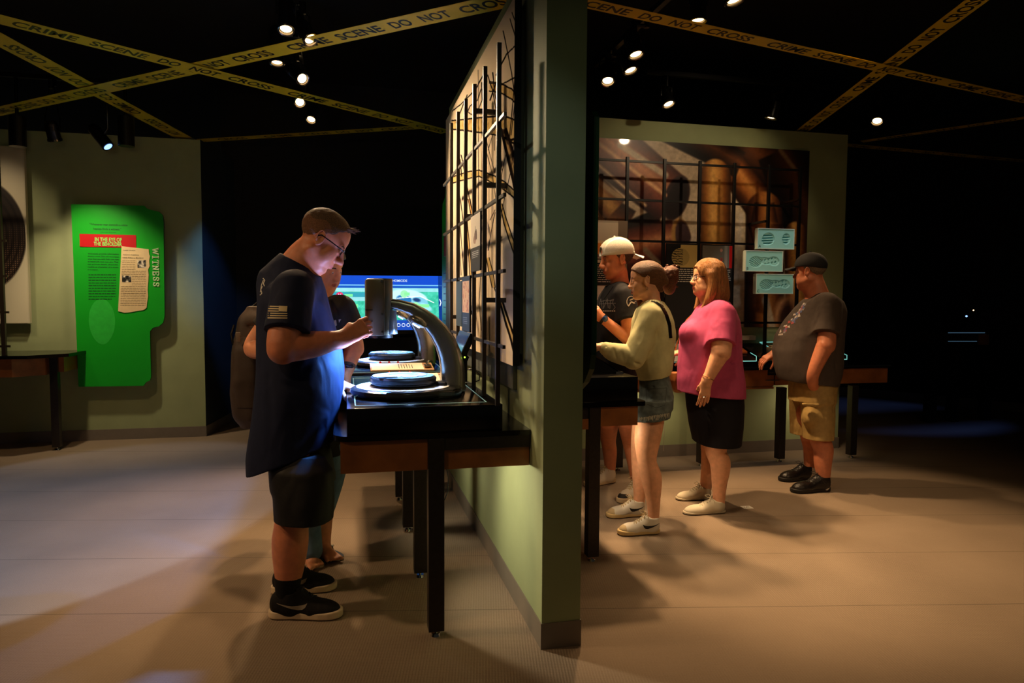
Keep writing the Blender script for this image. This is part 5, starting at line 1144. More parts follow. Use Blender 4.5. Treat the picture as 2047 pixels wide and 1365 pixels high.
class Fig:
    """converts a figure's photo outline into places at its own depth"""
    def __init__(s, D): s.D = D; s.k = D/FP
    def q(s, x, y, dd=0.): return atd(x, y, s.D+dd)
    def row(s, y, xl, xr, r2, dd=0.):
        c = s.q((xl+xr)/2, y, dd); return (c[2], c[0], c[1], (xr-xl)/2*(s.D+dd)/FP, r2)
    def rows(s, L, dd=0.): return [s.row(*r, dd) for r in L]
def shoe(heel, toe, w_, mats, parent, hgt=.075, top=.10, sole=.026, name='shoe', swoosh=None, toecap=None, h=.0035, lace=None, slim=1., heel_up=.0, side=-1, at_=.2, sw_o=(0, 0)):
    """one shoe standing on the floor from heel to toe point; returns the upper"""
    he = np.array([heel[0], heel[1], 0.]); to = np.array([toe[0], toe[1], 0.]); L_ = np.linalg.norm(to-he); d = (to-he)/L_; l = np.array([-d[1], d[0], 0]); z = np.array([0, 0, 1.])
    P = lambda a, b, c: he+d*a*L_+l*b+z*c
    lo = np.minimum(P(-.05, 0, 0), P(1.05, 0, 0))-w_; hi = np.maximum(P(-.05, 0, 0), P(1.05, 0, 0))+w_; lo[2] = -.004; hi[2] = top+.05
    prof = lambda t: w_*(.36+.10*np.sin(np.clip(t*2.2, 0, 1)*pi)*0+.14*np.clip((t-.35)/.35, 0, 1)-.0)     # half width along the foot
    def outline(grow, z0, z1f, kk=.006):
        S_ = SDF(lo, hi, h)
        def fn(X, Y, Z):
            x, y = X-he[0], Y-he[1]; t = (x*d[0]+y*d[1])/L_; v = x*l[0]+y*l[1]; tc = np.clip(t, .14, .80)
            w = prof(tc)+grow; q = np.sqrt(((t-tc)*L_)**2*(w/( .14*L_*(t < tc)+.20*L_*(t >= tc)+1e-6+grow))**2+v*v)-w
            zt = z1f(np.clip(t, 0, 1)); dz = np.maximum(Z-zt, z0-Z)
            return np.where((q > 0) & (dz > 0), np.sqrt(np.clip(q, 0, 9)**2+np.clip(dz, 0, 9)**2), np.maximum(q, dz))-kk
        S_.put(lo, hi, fn, 0); return S_
    so = outline(-.004, .010+.0, lambda t: sole-.006+.012*np.clip(.25-t, 0, 1)+.010*np.clip(t-.8, 0, 1))
    g = thing_part = parent
    up = SDF(lo, hi, h)
    for t, b_, zz, rx, ry, rz in ((.14, 0, .055, .13*L_, .40*w_*slim, .05), (.34, 0, .045, .20*L_, .42*w_, .045), (.62, 0, .030, .22*L_, .49*w_, .042), (.80, 0, .026, .175*L_, .45*w_, .034)):
        up.ell(P(t, b_, zz*hgt/.075), (rx, ry, rz*hgt/.075), np.array([d, l, z]), .03)
    up.cap(P(at_, 0, .05), P(at_-.01, 0, top), .40*w_, .43*w_, .03, cut=True); up.cap(P(at_+.25, 0, .055*hgt/.075), P(at_+.1, 0, top*.92), .030*slim, .026*slim, .03)
    X, Y, Z = up.ax[0][:, None, None], up.ax[1][None, :, None], up.ax[2][None, None, :]
    up.A = np.maximum(up.A, (.014-Z).astype('f')+0*up.A)
    up.cap(P(at_, 0, top*.78), P(at_, 0, top+.06), .33*w_, .36*w_, .005, 's')
    def mf(Pc):
        r = Pc-he; t = (r@d)/L_; return ((toecap is not None) & (t > .83) & (Pc[:, 2] < .06))*1
    u = up.obj(name, [mats[0], mats[2] if len(mats) > 2 else mats[0]], parent, mf)
    so.obj('sole', mats[1], u)
    if swoosh:
        bvs = decal_prep(u); b = B(); oz, ot = sw_o[1], sw_o[0]
        cv = np.array([(.04, .072, .0006), (.15, .063, .0030), (.25, .055, .0060), (.33, .051, .0092), (.385, .052, .0095), (.425, .058, .0070), (.45, .068, .0008)]); tt = np.linspace(0, 6, 19)
        cv = [(np.interp(q, range(7), cv[:, 0])+ot, np.interp(q, range(7), cv[:, 1])+oz, np.interp(q, range(7), cv[:, 2])) for q in tt]
        for sd in (1, -1):
            rows_ = []
            for t, zz, wd in cv:
                r_ = []
                for f_ in (1, 0, -1):
                    o_ = P(t, sd*w_*1.2, zz+wd*f_); h_ = bvs.ray_cast(Vector(o_), Vector(-l*sd), w_*1.3)[0]; r_.append(b.bm.verts.new((h_ if h_ is not None else Vector(P(t, sd*w_*.4, zz+wd*f_)))+Vector(l*sd)*.0016))
                rows_.append(r_)
            for i in range(len(cv)-1):
                for j in range(2): b.bm.faces.new((rows_[i][j], rows_[i+1][j], rows_[i+1][j+1], rows_[i][j+1]))
        b.build('side_mark', swoosh, u)
    def topz(t, v):
        for zz in np.arange(top+.03, .02, -.002):
            q = P(t, v, zz); i = np.clip(((q-up.lo)/h).round().astype(int), 0, up.n-1)
            if up.A[tuple(i)] < 0: return P(t, v, zz+.002)
        return P(t, v, .03)
    if lace:
        b = B()
        for i, t in enumerate(np.linspace(.34, .58, 5)):
            b.tube([topz(t, -.022), topz(t+.01, 0)+z*.002, topz(t+.0, .022)], .0026, n=6); b.tube([topz(t, -.020), topz(t+.03, 0)+z*.003, topz(t+.055, .020)], .0022, n=6)
        k0 = topz(.33, 0)+z*.004
        for sd in (1, -1): b.tube([k0, k0+d*.01+l*sd*.02+z*.016, k0+d*.03+l*sd*.036+z*.008, k0+d*.022+l*sd*.02-z*.002, k0], .0022, n=6); b.tube([k0, k0+l*sd*.03-d*.004-z*.01, k0+l*sd*.036-d*.006-z*.03], .002, n=6)
        b.build('laces', lace, u)
    return u
def shoe_axis(h, t, w_):
    a = atz(*h, 0); c = atz(*t, 0); sh = np.array([E2[0], E2[1], 0])*w_*.45; return a+sh, c+sh
def decal_prep(o):
    me = o.data; n = len(me.vertices); c = np.zeros(n*3, 'f'); me.vertices.foreach_get('co', c); l = np.zeros(len(me.loops), 'i'); me.loops.foreach_get('vertex_index', l)
    return BVHTree.FromPolygons(c.reshape(-1, 3).tolist(), l.reshape(-1, 4).tolist())
def ankle(ax, t=.2):
    a, c = ax; return a+(c-a)*t
def foot_in(S_, ax):
    a, c = ax; z = np.array([0, 0, 1.]); S_.cap(a+(c-a)*.2+z*.06, a+(c-a)*.2+z*.05, .026, .026, .02); S_.cap(a+(c-a)*.2+z*.042, a+(c-a)*.62+z*.032, .022, .016, .02)
def glasses(F, parent, mat, lens_mat, wl=.026, hl=.017, fwd=.096, drop=-.004, half=False, r=.0016):
    g = None; b = B()
    for q in (1, -1):
        pts = []
        for i in range(20):
            a = i*2*pi/20; c_, s_ = cos(a), sin(a); pts.append(F.p(fwd-.004*abs(c_+q*0)+(-.006 if c_*1 > 0 else 0)*0, .031*q+wl*math.copysign(abs(c_)**.7, c_), drop+hl*math.copysign(abs(s_)**.7, s_)))
        b.tube(pts, r*F.s, n=6, closed=True)
        b.tube([F.p(fwd-.003, (.031+wl)*q, drop+.008), F.p(fwd-.014, (.066)*q, drop+.009), F.p(.04, .080*q, drop+.008), F.p(-.01, .0845*q, drop+.006), F.p(-.026, .082*q, drop-.010)], r*1.1*F.s, n=6, flat=.7)
    b.tube([F.p(fwd, .031-wl, drop+.004), F.p(fwd+.003, 0, drop+.007), F.p(fwd, -.031+wl, drop+.004)], r*F.s, n=6)
    o = b.build('eyeglasses', mat, parent)
    b = B()
    for q in (1, -1): b.lathe([(.0008, 0), (wl*.96*F.s, 0)], F.p(fwd-.001, .031*q, drop), n=24, axis=Matrix(F.R.T.tolist()) @ Matrix.Rotation(pi/2, 3, 'Y') @ Matrix.Diagonal((hl/wl, 1, 1)))
    b.build('lens', lens_mat, o); return o
m_glass = M('spectacle_lens', (200, 215, 225), .05, alpha=.22, spec=.8)
from mathutils.bvhtree import BVHTree
def hit(bv, x, y, lift=.0018):
    d = Vector(cF+cR*(x-IW/2)/FP-cU*(y-IH/2)/FP).normalized(); r = bv.ray_cast(Vector((0, 0, CH))+d*1.0, d, 12)
    return None if r[0] is None else r[0]-d*lift
def patch(b, bv, quad, nx=4, ny=4, lift=.0018, mi=0):
    """a print that follows the cloth: quad = four photo corners"""
    q = np.array(quad, float); G = []
    for j in range(ny+1):
        r = []
        for i in range(nx+1):
            u, v = i/nx, j/ny; p = (q[0]*(1-u)+q[1]*u)*(1-v)+(q[3]*(1-u)+q[2]*u)*v; h = hit(bv, p[0], p[1], lift); r.append(b.bm.verts.new(h) if h is not None else None)
        G.append(r)
    for j in range(ny):
        for i in range(nx):
            f = (G[j][i], G[j][i+1], G[j+1][i+1], G[j+1][i])
            if None not in f and max((f[0].co-f[2].co).length, (f[1].co-f[3].co).length) < .12: b.bm.faces.new(f).material_index = mi
def ribbon(b, bv, pts, w_, lift=.0022, mi=0, n=None):
    P = [np.array(p, float) for p in pts]
    for a, c in zip(P[:-1], P[1:]):
        t = (c-a)/np.linalg.norm(c-a); s_ = np.array([-t[1], t[0]])*w_/2; patch(b, bv, [a-s_, c-s_, c+s_, a+s_], max(1, int(np.linalg.norm(c-a)/5)) if n is None else n, 1 if w_ < 5 else 3, lift, mi)
def bnd(F, x0, x1, y0, y1, d0, d1, floor=True):
    P = np.array([F.q(x, y, d) for x in (x0, x1) for y in (y0, y1) for d in (d0, d1)]); lo, hi = P.min(0), P.max(0)
    if floor: lo[2] = -.005
    return lo, hi
def shrink(rows, a): return [(r[0], r[1], r[2], r[3]-a, r[4]-a) for r in rows]
SK1 = skin_mat('skin_ruddy', (206, 128, 92)); SK2 = skin_mat('skin_warm', (222, 150, 112)); SK3 = skin_mat('skin_fair', (232, 172, 134)); SK4 = skin_mat('skin_tan', (196, 122, 86))
LIP = skin_mat('lips', (190, 104, 86), .03)

# ---------------------------------------------------------------- man at the microscope
def man():
    F = Fig(3.14); t = thing('person', (F.q(600, 1240)[0], F.q(600, 1240)[1], 0), 'man in black t-shirt and shorts bending over the front microscope', 'person')
    H = Frame(F.q(647, 477, -.0), (1, .02), nod=.66, sc=1.10)
    S_ = SDF(*bnd(F, 485, 760, 400, 1255, -.36, .34), .0042)
    head(S_, H, fat=1.02, nose=1.18, k=.015)
    S_.path([F.q(632, 486), F.q(606, 515), F.q(588, 550)], [.062, .074, .09], .025)
    S_.cap(H.p(.03, 0, -.10), F.q(618, 545), .030, .045, .035)
    A1, A2 = shoe_axis((531, 1243), (679, 1241), .104), shoe_axis((536, 1194), (668, 1183), .104); d1, d2 = depth(ankle(A1))-F.D, depth(ankle(A2))-F.D
    tor = F.rows([(560, 545, 640, .17), (600, 524, 650, .19), (660, 520, 665, .185), (720, 520, 678, .185), (770, 518, 681, .185), (830, 520, 664, .17), (880, 545, 640, .13)])
    S_.loft(shrink(tor, .018), E1, E2, .03)
    for sd in (-1, 1): S_.ell(F.q(588, 585, .17*sd), .07, k=.04)
    S_.path([F.q(583, 590, -.21), F.q(566, 688, -.27), F.q(574, 694, -.26), F.q(628, 688, -.20), F.q(684, 677, -.13)], [.072, .066, .062, .056, .036], .02)
    S_.path([F.q(583, 590, .21), F.q(572, 690, .26), F.q(640, 735, .2), F.q(668, 760, .14)], [.072, .06, .052, .034], .02)
    hand(S_, F.q(691, 674, -.125), (.86, .02, .50), (.30, .95, -.1), (-.45, .1, .9), 1.10, (1.15, 1.25, 1.35, 1.45), .9, wr=.036)
    hand(S_, F.q(672, 764, .13), (.9, -.1, -.35), (0, 0, -1), (0, -1, 0), 1.05, (.5, .5, .5, .5), .3)
    # legs: near one and far one
    S_.path([F.q(600, 930, -.09), F.q(590, 1010, d1*.8), F.q(583, 1050, d1), F.q(580, 1085, d1), F.q(578, 1130, d1), F.q(576, 1165, d1), F.q(572, 1220, d1)], [.085, .082, .074, .078, .066, .052, .040], .02)
    S_.path([F.q(592, 930, .10), F.q(590, 1000, d2*.8), F.q(586, 1040, d2), F.q(582, 1070, d2), F.q(582, 1110, d2), F.q(578, 1170, d2)], [.105, .082, .074, .076, .056, .040], .02)
    foot_in(S_, A1); foot_in(S_, A2)
    body = S_.obj('body', [SK1, LIP], t, lipfn(H))
    eyes(H, t, brow=(96, 70, 50), look=(0, -.35))
    hl = lambda x, y, z: np.maximum(np.interp(x.ravel(), [-.14, -.10, -.07, -.04, -.02, .015, .03, .05, .07, .13], [-.055, -.06, -.05, -.02, .014, .022, .045, .072, .084, .11]).reshape(x.shape)+.003*np.sin(x*190+3*np.sin(y*90))+.0025*np.sin(y*260+x*120)-z, -.5)
    def fringe(S2):
        for k in range(13): y = -.042+.007*k; S2.cap(H.p(.056, y, .092), H.p(.078+.009*(k % 3), y*1.1, .100+.007*((k*5) % 4)), .007, .0016, .004)
    skullcap(H, 0, hl, .0028, 'hair', [hairmat('hair_greybrown', (92, 66, 44), (22, 22, 22), .6, .6), hairmat('hair_faded', (124, 82, 56), (26, 26, 26), .5, .6)], t, noise_amp=.0012, extra=fringe)
    glasses(H, t, M('black_frame', (10, 10, 12), .3), m_glass, wl=.025, hl=.015, r=.0026)
    # shirt
    S_ = SDF(*bnd(F, 480, 700, 490, 935, -.36, .34, False), .0045)
    shirt = F.rows([(552, 540, 640, .10), (570, 530, 646, .18), (600, 522, 653, .205), (640, 519, 664, .205), (690, 518, 680, .205), (735, 517, 686, .21), (780, 514, 684, .21), (820, 510, 676, .205), (860, 505, 668, .20), (885, 501, 664, .198), (916, 497, 662, .195)])
    S_.loft(shirt, E1, E2, .02, tilt=(.40, 0))
    S_.cap(F.q(590, 576, -.17), F.q(590, 576, .17), .068, .068, .05); S_.cap(F.q(572, 568), F.q(596, 524), .125, .086, .04, cut=True); S_.cap(F.q(576, 548, -.02), F.q(570, 600, -.02), .06, .08, .05)
    S_.cap(F.q(586, 582, -.19), F.q(574, 664, -.262), .086, .094, .04, cut=True); S_.cap(F.q(586, 582, .19), F.q(574, 664, .25), .086, .094, .04, cut=True)
    S_.cap(F.q(595, 526), F.q(608, 498), .078, .09, .004, 's')
    for a, c, r, m in (((555, 600), (600, 640), .012, .007), ((560, 570), (545, 640), .014, .007), ((640, 640), (600, 720), .02, .010), ((660, 690), (590, 760), .018, .008), ((560, 760), (640, 800), .016, .008), ((630, 790), (628, 855), .010, .012), ((530, 700), (540, 860), .02, .008), ((610, 610), (650, 640), .012, .008), ((580, 800), (600, 900), .02, .01), ((655, 720), (645, 820), .014, .006)):
        for dd in (-.27, -.20): S_.fold(F.q(*a, dd), F.q(*c, dd), r, m)
    S_.noise(.0022, 22, 4, (1, 1, .5)); sh = S_.obj('t_shirt', cloth('black_navy_cotton', (19, 26, 52), .8, .35), t); bv = decal_prep(sh)
    b = B(); 
    for i in range(6):
        x0 = 535 if True else 0; y = 611+i*4.6; x1 = 574 if i > 2 else 557; patch(b, bv, [(536.5-i*.3, y), (x1+.5, y+.6), (x1, y+2.6), (536.2-i*.3, y+2.2)], 6, 1)
    patch(b, bv, [(557.5, 611), (574.5, 612), (573.5, 623), (557, 622)], 4, 3); b.build('flag_print', M('flag_ink', (196, 176, 128), .6), sh)
    b = B(); 
    for ps in ([(523, 556), (527, 560), (524, 566), (526, 572)], [(522, 572), (519, 579), (521, 586), (517, 590)], [(524, 560), (520, 570), (518, 584)]): ribbon(b, bv, [(x+2.5, y) for x, y in ps], 1.6)
    b.build('back_print', M('shirt_white_ink', (190, 186, 176), .6), sh)
    # shorts
    S_ = SDF(*bnd(F, 520, 690, 860, 1050, -.36, .36, False), .0045)
    S_.loft(F.rows([(880, 538, 655, .15), (930, 541, 664, .17), (965, 545, 668, .19)]), E1, E2, .02)
    for sd, yo in ((-1, 0), (1, -16)):
        S_.loft(F.rows([(912, 548, 650, .04), (940, 541, 667, .085), (1000, 548, 668, .112), (1038+yo, 550, 665, .118)], .125*sd), E1, E2, .03)
    for a, c in (((560, 940), (590, 1030)), ((630, 930), (620, 1030)), ((650, 960), (655, 1030)), ((600, 920), (610, 990))): S_.fold(F.q(*a, -.24), F.q(*c, -.24), .016, .008)
    S_.noise(.002, 20, 8, (1, 1, .5)); S_.obj('shorts', cloth('black_twill', (24, 22, 20), .6, .3), t)
    # socks and shoes
    for x0, x1, y0, y1, dd in ((576, 572, 1150, 1225, d1), (580, 577, 1118, 1175, d2)):
        S_ = SDF(*bnd(F, 530, 630, y0-20, y1+20, dd-.1, dd+.1), .004); S_.path([F.q(x0, y0, dd), F.q((x0+x1)/2, (y0+y1)/2-6, dd), F.q(x1, y1-8, dd)], [.060, .050, .042], .01)
        X, Y, Z = S_.ax[0][:, None, None], S_.ax[1][None, :, None], S_.ax[2][None, None, :]; S_.A = np.maximum(S_.A, (Z-F.q(x0, y0, dd)[2]).astype('f')+0*S_.A); S_.obj('sock', cloth('black_sock', (18, 17, 18), .9, .1), t)
    mt = (cloth('black_knit', (26, 23, 22), .8, .1, 40), M('cream_foam', (222, 200, 168), .55), M('black_rubber', (20, 18, 17), .6))
    sw = M('grey_mark', (150, 138, 120), .4); lc = M('black_lace', (22, 20, 20), .7)
    shoe(*A1, .104, mt, t, .085, .118, .036, 'shoe', sw, None, lace=lc, at_=.30, sw_o=(.10, .008))
    shoe(*A2, .104, mt, t, .085, .118, .036, 'shoe', sw, None, lace=lc, at_=.30, sw_o=(.10, .008))
man()

# ---------------------------------------------------------------- woman behind him
def woman():
    F = Fig(3.72); fl = atz(640, 1118, 0); t = thing('person', (fl[0]-.1, fl[1], 0), 'woman in dark top and jeans looking down, half hidden behind the man', 'person')
    H = Frame(F.q(650, 530, .02), (.80, -.60), tilt=.10, nod=.42, sc=1.02)
    S_ = SDF(*bnd(F, 485, 735, 470, 1135, -.42, .34), .0048)
    head(S_, H, fat=1.18, nose=.95, fem=True)
    S_.path([F.q(645, 550, .03), F.q(628, 600, .03)], [.06, .075], .03); S_.cap(H.p(.03, 0, -.11), F.q(640, 590), .035, .05, .03)
    rows = F.rows([(600, 580, 682, .15), (640, 565, 700, .18), (700, 560, 695, .18), (760, 560, 690, .18), (830, 565, 685, .18), (900, 575, 680, .17), (940, 585, 675, .15)])
    S_.loft(shrink(rows, .015), E1, E2, .03)
    S_.path([F.q(688, 620, -.05), F.q(707, 690, -.06), F.q(706, 700, -.07), F.q(696, 738, -.12)], [.062, .052, .048, .031], .02)
    hand(S_, F.q(695, 742, -.12), (-.05, -.25, -1), (-.9, .2, -.1), (.2, -1, -.1), .95, (.55, .6, .65, .7), .3)
    S_.path([F.q(560, 620, -.02), F.q(510, 688, 0), F.q(520, 700, -.05), F.q(575, 712, -.2)], [.062, .054, .05, .035], .02)
    for x, dd in ((612, -.05), (640, .05)): S_.path([F.q(x, 930, dd), F.q(x, 1020, dd), F.q(x+4, 1095, dd)], [.09, .07, .045], .02)
    # feet with toes
    for (hx, hy), (tx, ty) in (((604, 1108), (636, 1133)), ((628, 1098), (672, 1115))):
        a, c = atz(hx, hy, .03), atz(tx, ty, .03); a[2] = .04; c[2] = .032; d = nrm([c[0]-a[0], c[1]-a[1], 0]); l = np.array([-d[1], d[0], 0]); c = a+d*.20; c[2] = .034; z = np.array([0, 0, 1.])
        S_.cap(a, a+z*.07-d*.0, .034, .036, .03); S_.cap(a, c-d*.055, .030, .026, .03); S_.cap(a+z*.045+d*.01, c-d*.055, .030, .020, .03)
        for k in range(5):
            bw = (-.034, -.018, -.003, .011, .024)[k]; side = 1 if (hx == 604) else -1
            # big toe on the inner side
            b0 = c-d*.055+l*bw*side*-1; S_.cap(b0, b0+d*(.052-.006*(4-k))+l*(-side)*bw*.2-z*.012, .010+.004*(k == 4)*1.0, .009+.003*(k == 4), .006)
    body = S_.obj('body', [SK2, LIP], t, lipfn(H)); eyes(H, t, brow=(50, 34, 26), look=(.0, -.5))
    hl = lambda x, y, z: np.interp(x.ravel(), [-.14, -.02, .01, .03, .06, .09, .13], [-.09, -.07, -.01, .03, .055, .068, .09]).reshape(x.shape)-z
    skullcap(H, 0, hl, .014, 'hair', hairmat('hair_darkbrown', (44, 30, 22)), t)
    S_ = SDF(*bnd(F, 520, 725, 575, 925, -.3, .3, False), .006)
    S_.loft(F.rows([(598, 585, 690, .13), (625, 560, 702, .19), (680, 552, 704, .20), (760, 552, 698, .20), (830, 556, 692, .20), (905, 560, 688, .19)]), E1, E2, .02)
    S_.cap(F.q(600, 612, .0), F.q(678, 612, 0), .055, .06, .04); S_.cap(F.q(684, 618, -.05), F.q(704, 672, -.06), .075, .074, .03, cut=True); S_.cap(F.q(565, 620, 0), F.q(530, 660, 0), .08, .08, .03, cut=True)
    S_.cap(F.q(640, 590), F.q(655, 540), .062, .07, .006, 's'); S_.noise(.003, 20, 2); sh = S_.obj('top', cloth('dark_grey_knit', (38, 34, 32), .8, .4), t); bv = decal_prep(sh)
    b = B(); patch(b, bv, [(668, 640), (682, 638), (676, 648), (668, 654)], 3, 3); b.build('white_print', M('shirt_white_ink', (190, 186, 176), .6), sh)
    b = B(); ribbon(b, bv, [(662, 600), (672, 625), (676, 650)], 5, .004); b.build('strap', m_blk, sh)
    S_ = SDF(*bnd(F, 560, 710, 880, 1110, -.3, .3, False), .006)
    S_.loft(F.rows([(880, 566, 690, .18), (935, 570, 684, .18)]), E1, E2, .02)
    for x0, x1, dd in ((600, 622, -.08), (652, 634, .06)): S_.path([F.q(x0, 930, dd), F.q((x0+x1)/2, 1010, dd), F.q(x1-2, 1060, dd*.8), F.q(x1+1, 1100, dd*.8)], [.11, .075, .056, .058], .03)
    S_.fold(F.q(640, 1050, -.08), F.q(620, 1075, -.1), .014, .012); S_.fold(F.q(650, 1070, 0), F.q(632, 1090, -.02), .012, .012); S_.noise(.002, 30, 6); S_.obj('jeans', cloth('blue_denim', (96, 122, 150), .85, .5, 10, var=.2), t)
    # sandals
    for (hx, hy), (tx, ty), sd in (((604, 1108), (636, 1133), 1), ((628, 1098), (672, 1115), -1)):
        a, c = atz(hx, hy, .0), atz(tx, ty, .0); d = nrm(c-a); a = a-d*.035; c = a+d*.285; l = np.array([-d[1], d[0], 0]); L_ = .285; pts = []
        for k in range(36):
            an = k*2*pi/36; u = .5+.5*cos(an); w_ = (.034+.014*u); pts.append(a+d*L_*u+l*w_*math.copysign(abs(sin(an))**.75, sin(an)))
        b = B(); b.prism([(*p[:2], .0005) for p in pts], (0, 0, .012), 0); b.prism([(*(a[:2]+(p[:2]-a[:2])*.995), .0125) for p in pts], (0, 0, .004), 1); o = b.build('sandal', [M('cream_foam', (222, 200, 168), .55), m_blk], t)
        z = np.array([0, 0, 1.]); m = a+d*.20+z*.05; b = B()
        for q in (1, -1): b.tube([m-d*.0+z*.006, a+d*.17+l*.030*q+z*.046, a+d*.10+l*.040*q+z*.022], .0045, n=8)
        b.tube([m+z*.006, a+d*.222+z*.022], .004, n=8); b.build('strap', M('beaded_strap', (120, 130, 124), .3, var=.6, scale=200), o)
    p = F.q(697, 731, -.115); ax = nrm(F.q(696, 738, -.12)-F.q(706, 700, -.07)); R_ = Matrix(np.array([np.cross(ax, [0, 0, 1.])/np.linalg.norm(np.cross(ax, [0, 0, 1.])), np.cross(ax, np.cross(ax, [0, 0, 1.]))/np.linalg.norm(np.cross(ax, [0, 0, 1.])), ax]).T.tolist())
    b = B(); b.lathe([(.0325, -.009), (.036, -.008), (.036, .008), (.0325, .009)], p, n=32, axis=R_); o = b.build('wristwatch', M('watch_band', (70, 60, 55), .6), t)
    c = p+(np.array([.1, -1, .05]))*.034; b = B(); b.box(c-np.array([.020, .005, .010]), c+np.array([.020, .004, .010]), bev=.004); b.build('watch_face', [M('watch_dark', (18, 18, 24), .1)], o)
    # backpack
    G = Fig(3.92); a = G.q(500, 730); t2 = thing('backpack', (a[0], a[1], G.q(500, 860)[2]), 'dark grey backpack on the back of the woman behind the man', 'backpack')
    S_ = SDF(*bnd(G, 455, 560, 590, 870, -.22, .22, False), .006)
    S_.loft(G.rows([(612, 500, 545, .08), (635, 485, 545, .13), (700, 474, 545, .16), (780, 470, 545, .165), (830, 476, 545, .15), (850, 490, 540, .11)]), E1, E2, .02, p=3)
    S_.fold(G.q(478, 650, -.1), G.q(530, 655, -.17), .01, .012); S_.fold(G.q(474, 740, -.1), G.q(530, 745, -.17), .01, .012); S_.noise(.002, 25, 1); bp_ = S_.obj('bag', cloth('grey_nylon', (66, 54, 46), .6, .4), t2)
    S_ = SDF(*bnd(G, 455, 540, 660, 860, -.26, .0, False), .006); S_.loft(G.rows([(672, 474, 520, .03), (700, 468, 522, .05), (760, 466, 522, .055), (815, 470, 522, .04)], -.12), E1, E2, .02, p=3); S_.obj('front_pocket', cloth('grey_nylon', (66, 54, 46), .6, .4), t2)
    b = B(); p = Vector(G.q(476, 674, -.18)); b.box(p-Vector((.012, .004, .026)), p+Vector((.012, .004, .026)), bev=.003); b.build('buckle', M('buckle_grey', (120, 110, 95), .4), t2)
    b = B(); b.tube([G.q(500, 618, -.02), G.q(520, 600, -.02), G.q(545, 615, -.02)], .008, n=8); b.build('grab_loop', m_blk, t2); b = B(); b.tube([G.q(468, 650, -.1), G.q(462, 668, -.12), G.q(466, 690, -.12)], .006, n=8); b.build('side_strap', m_blk, t2)
woman()

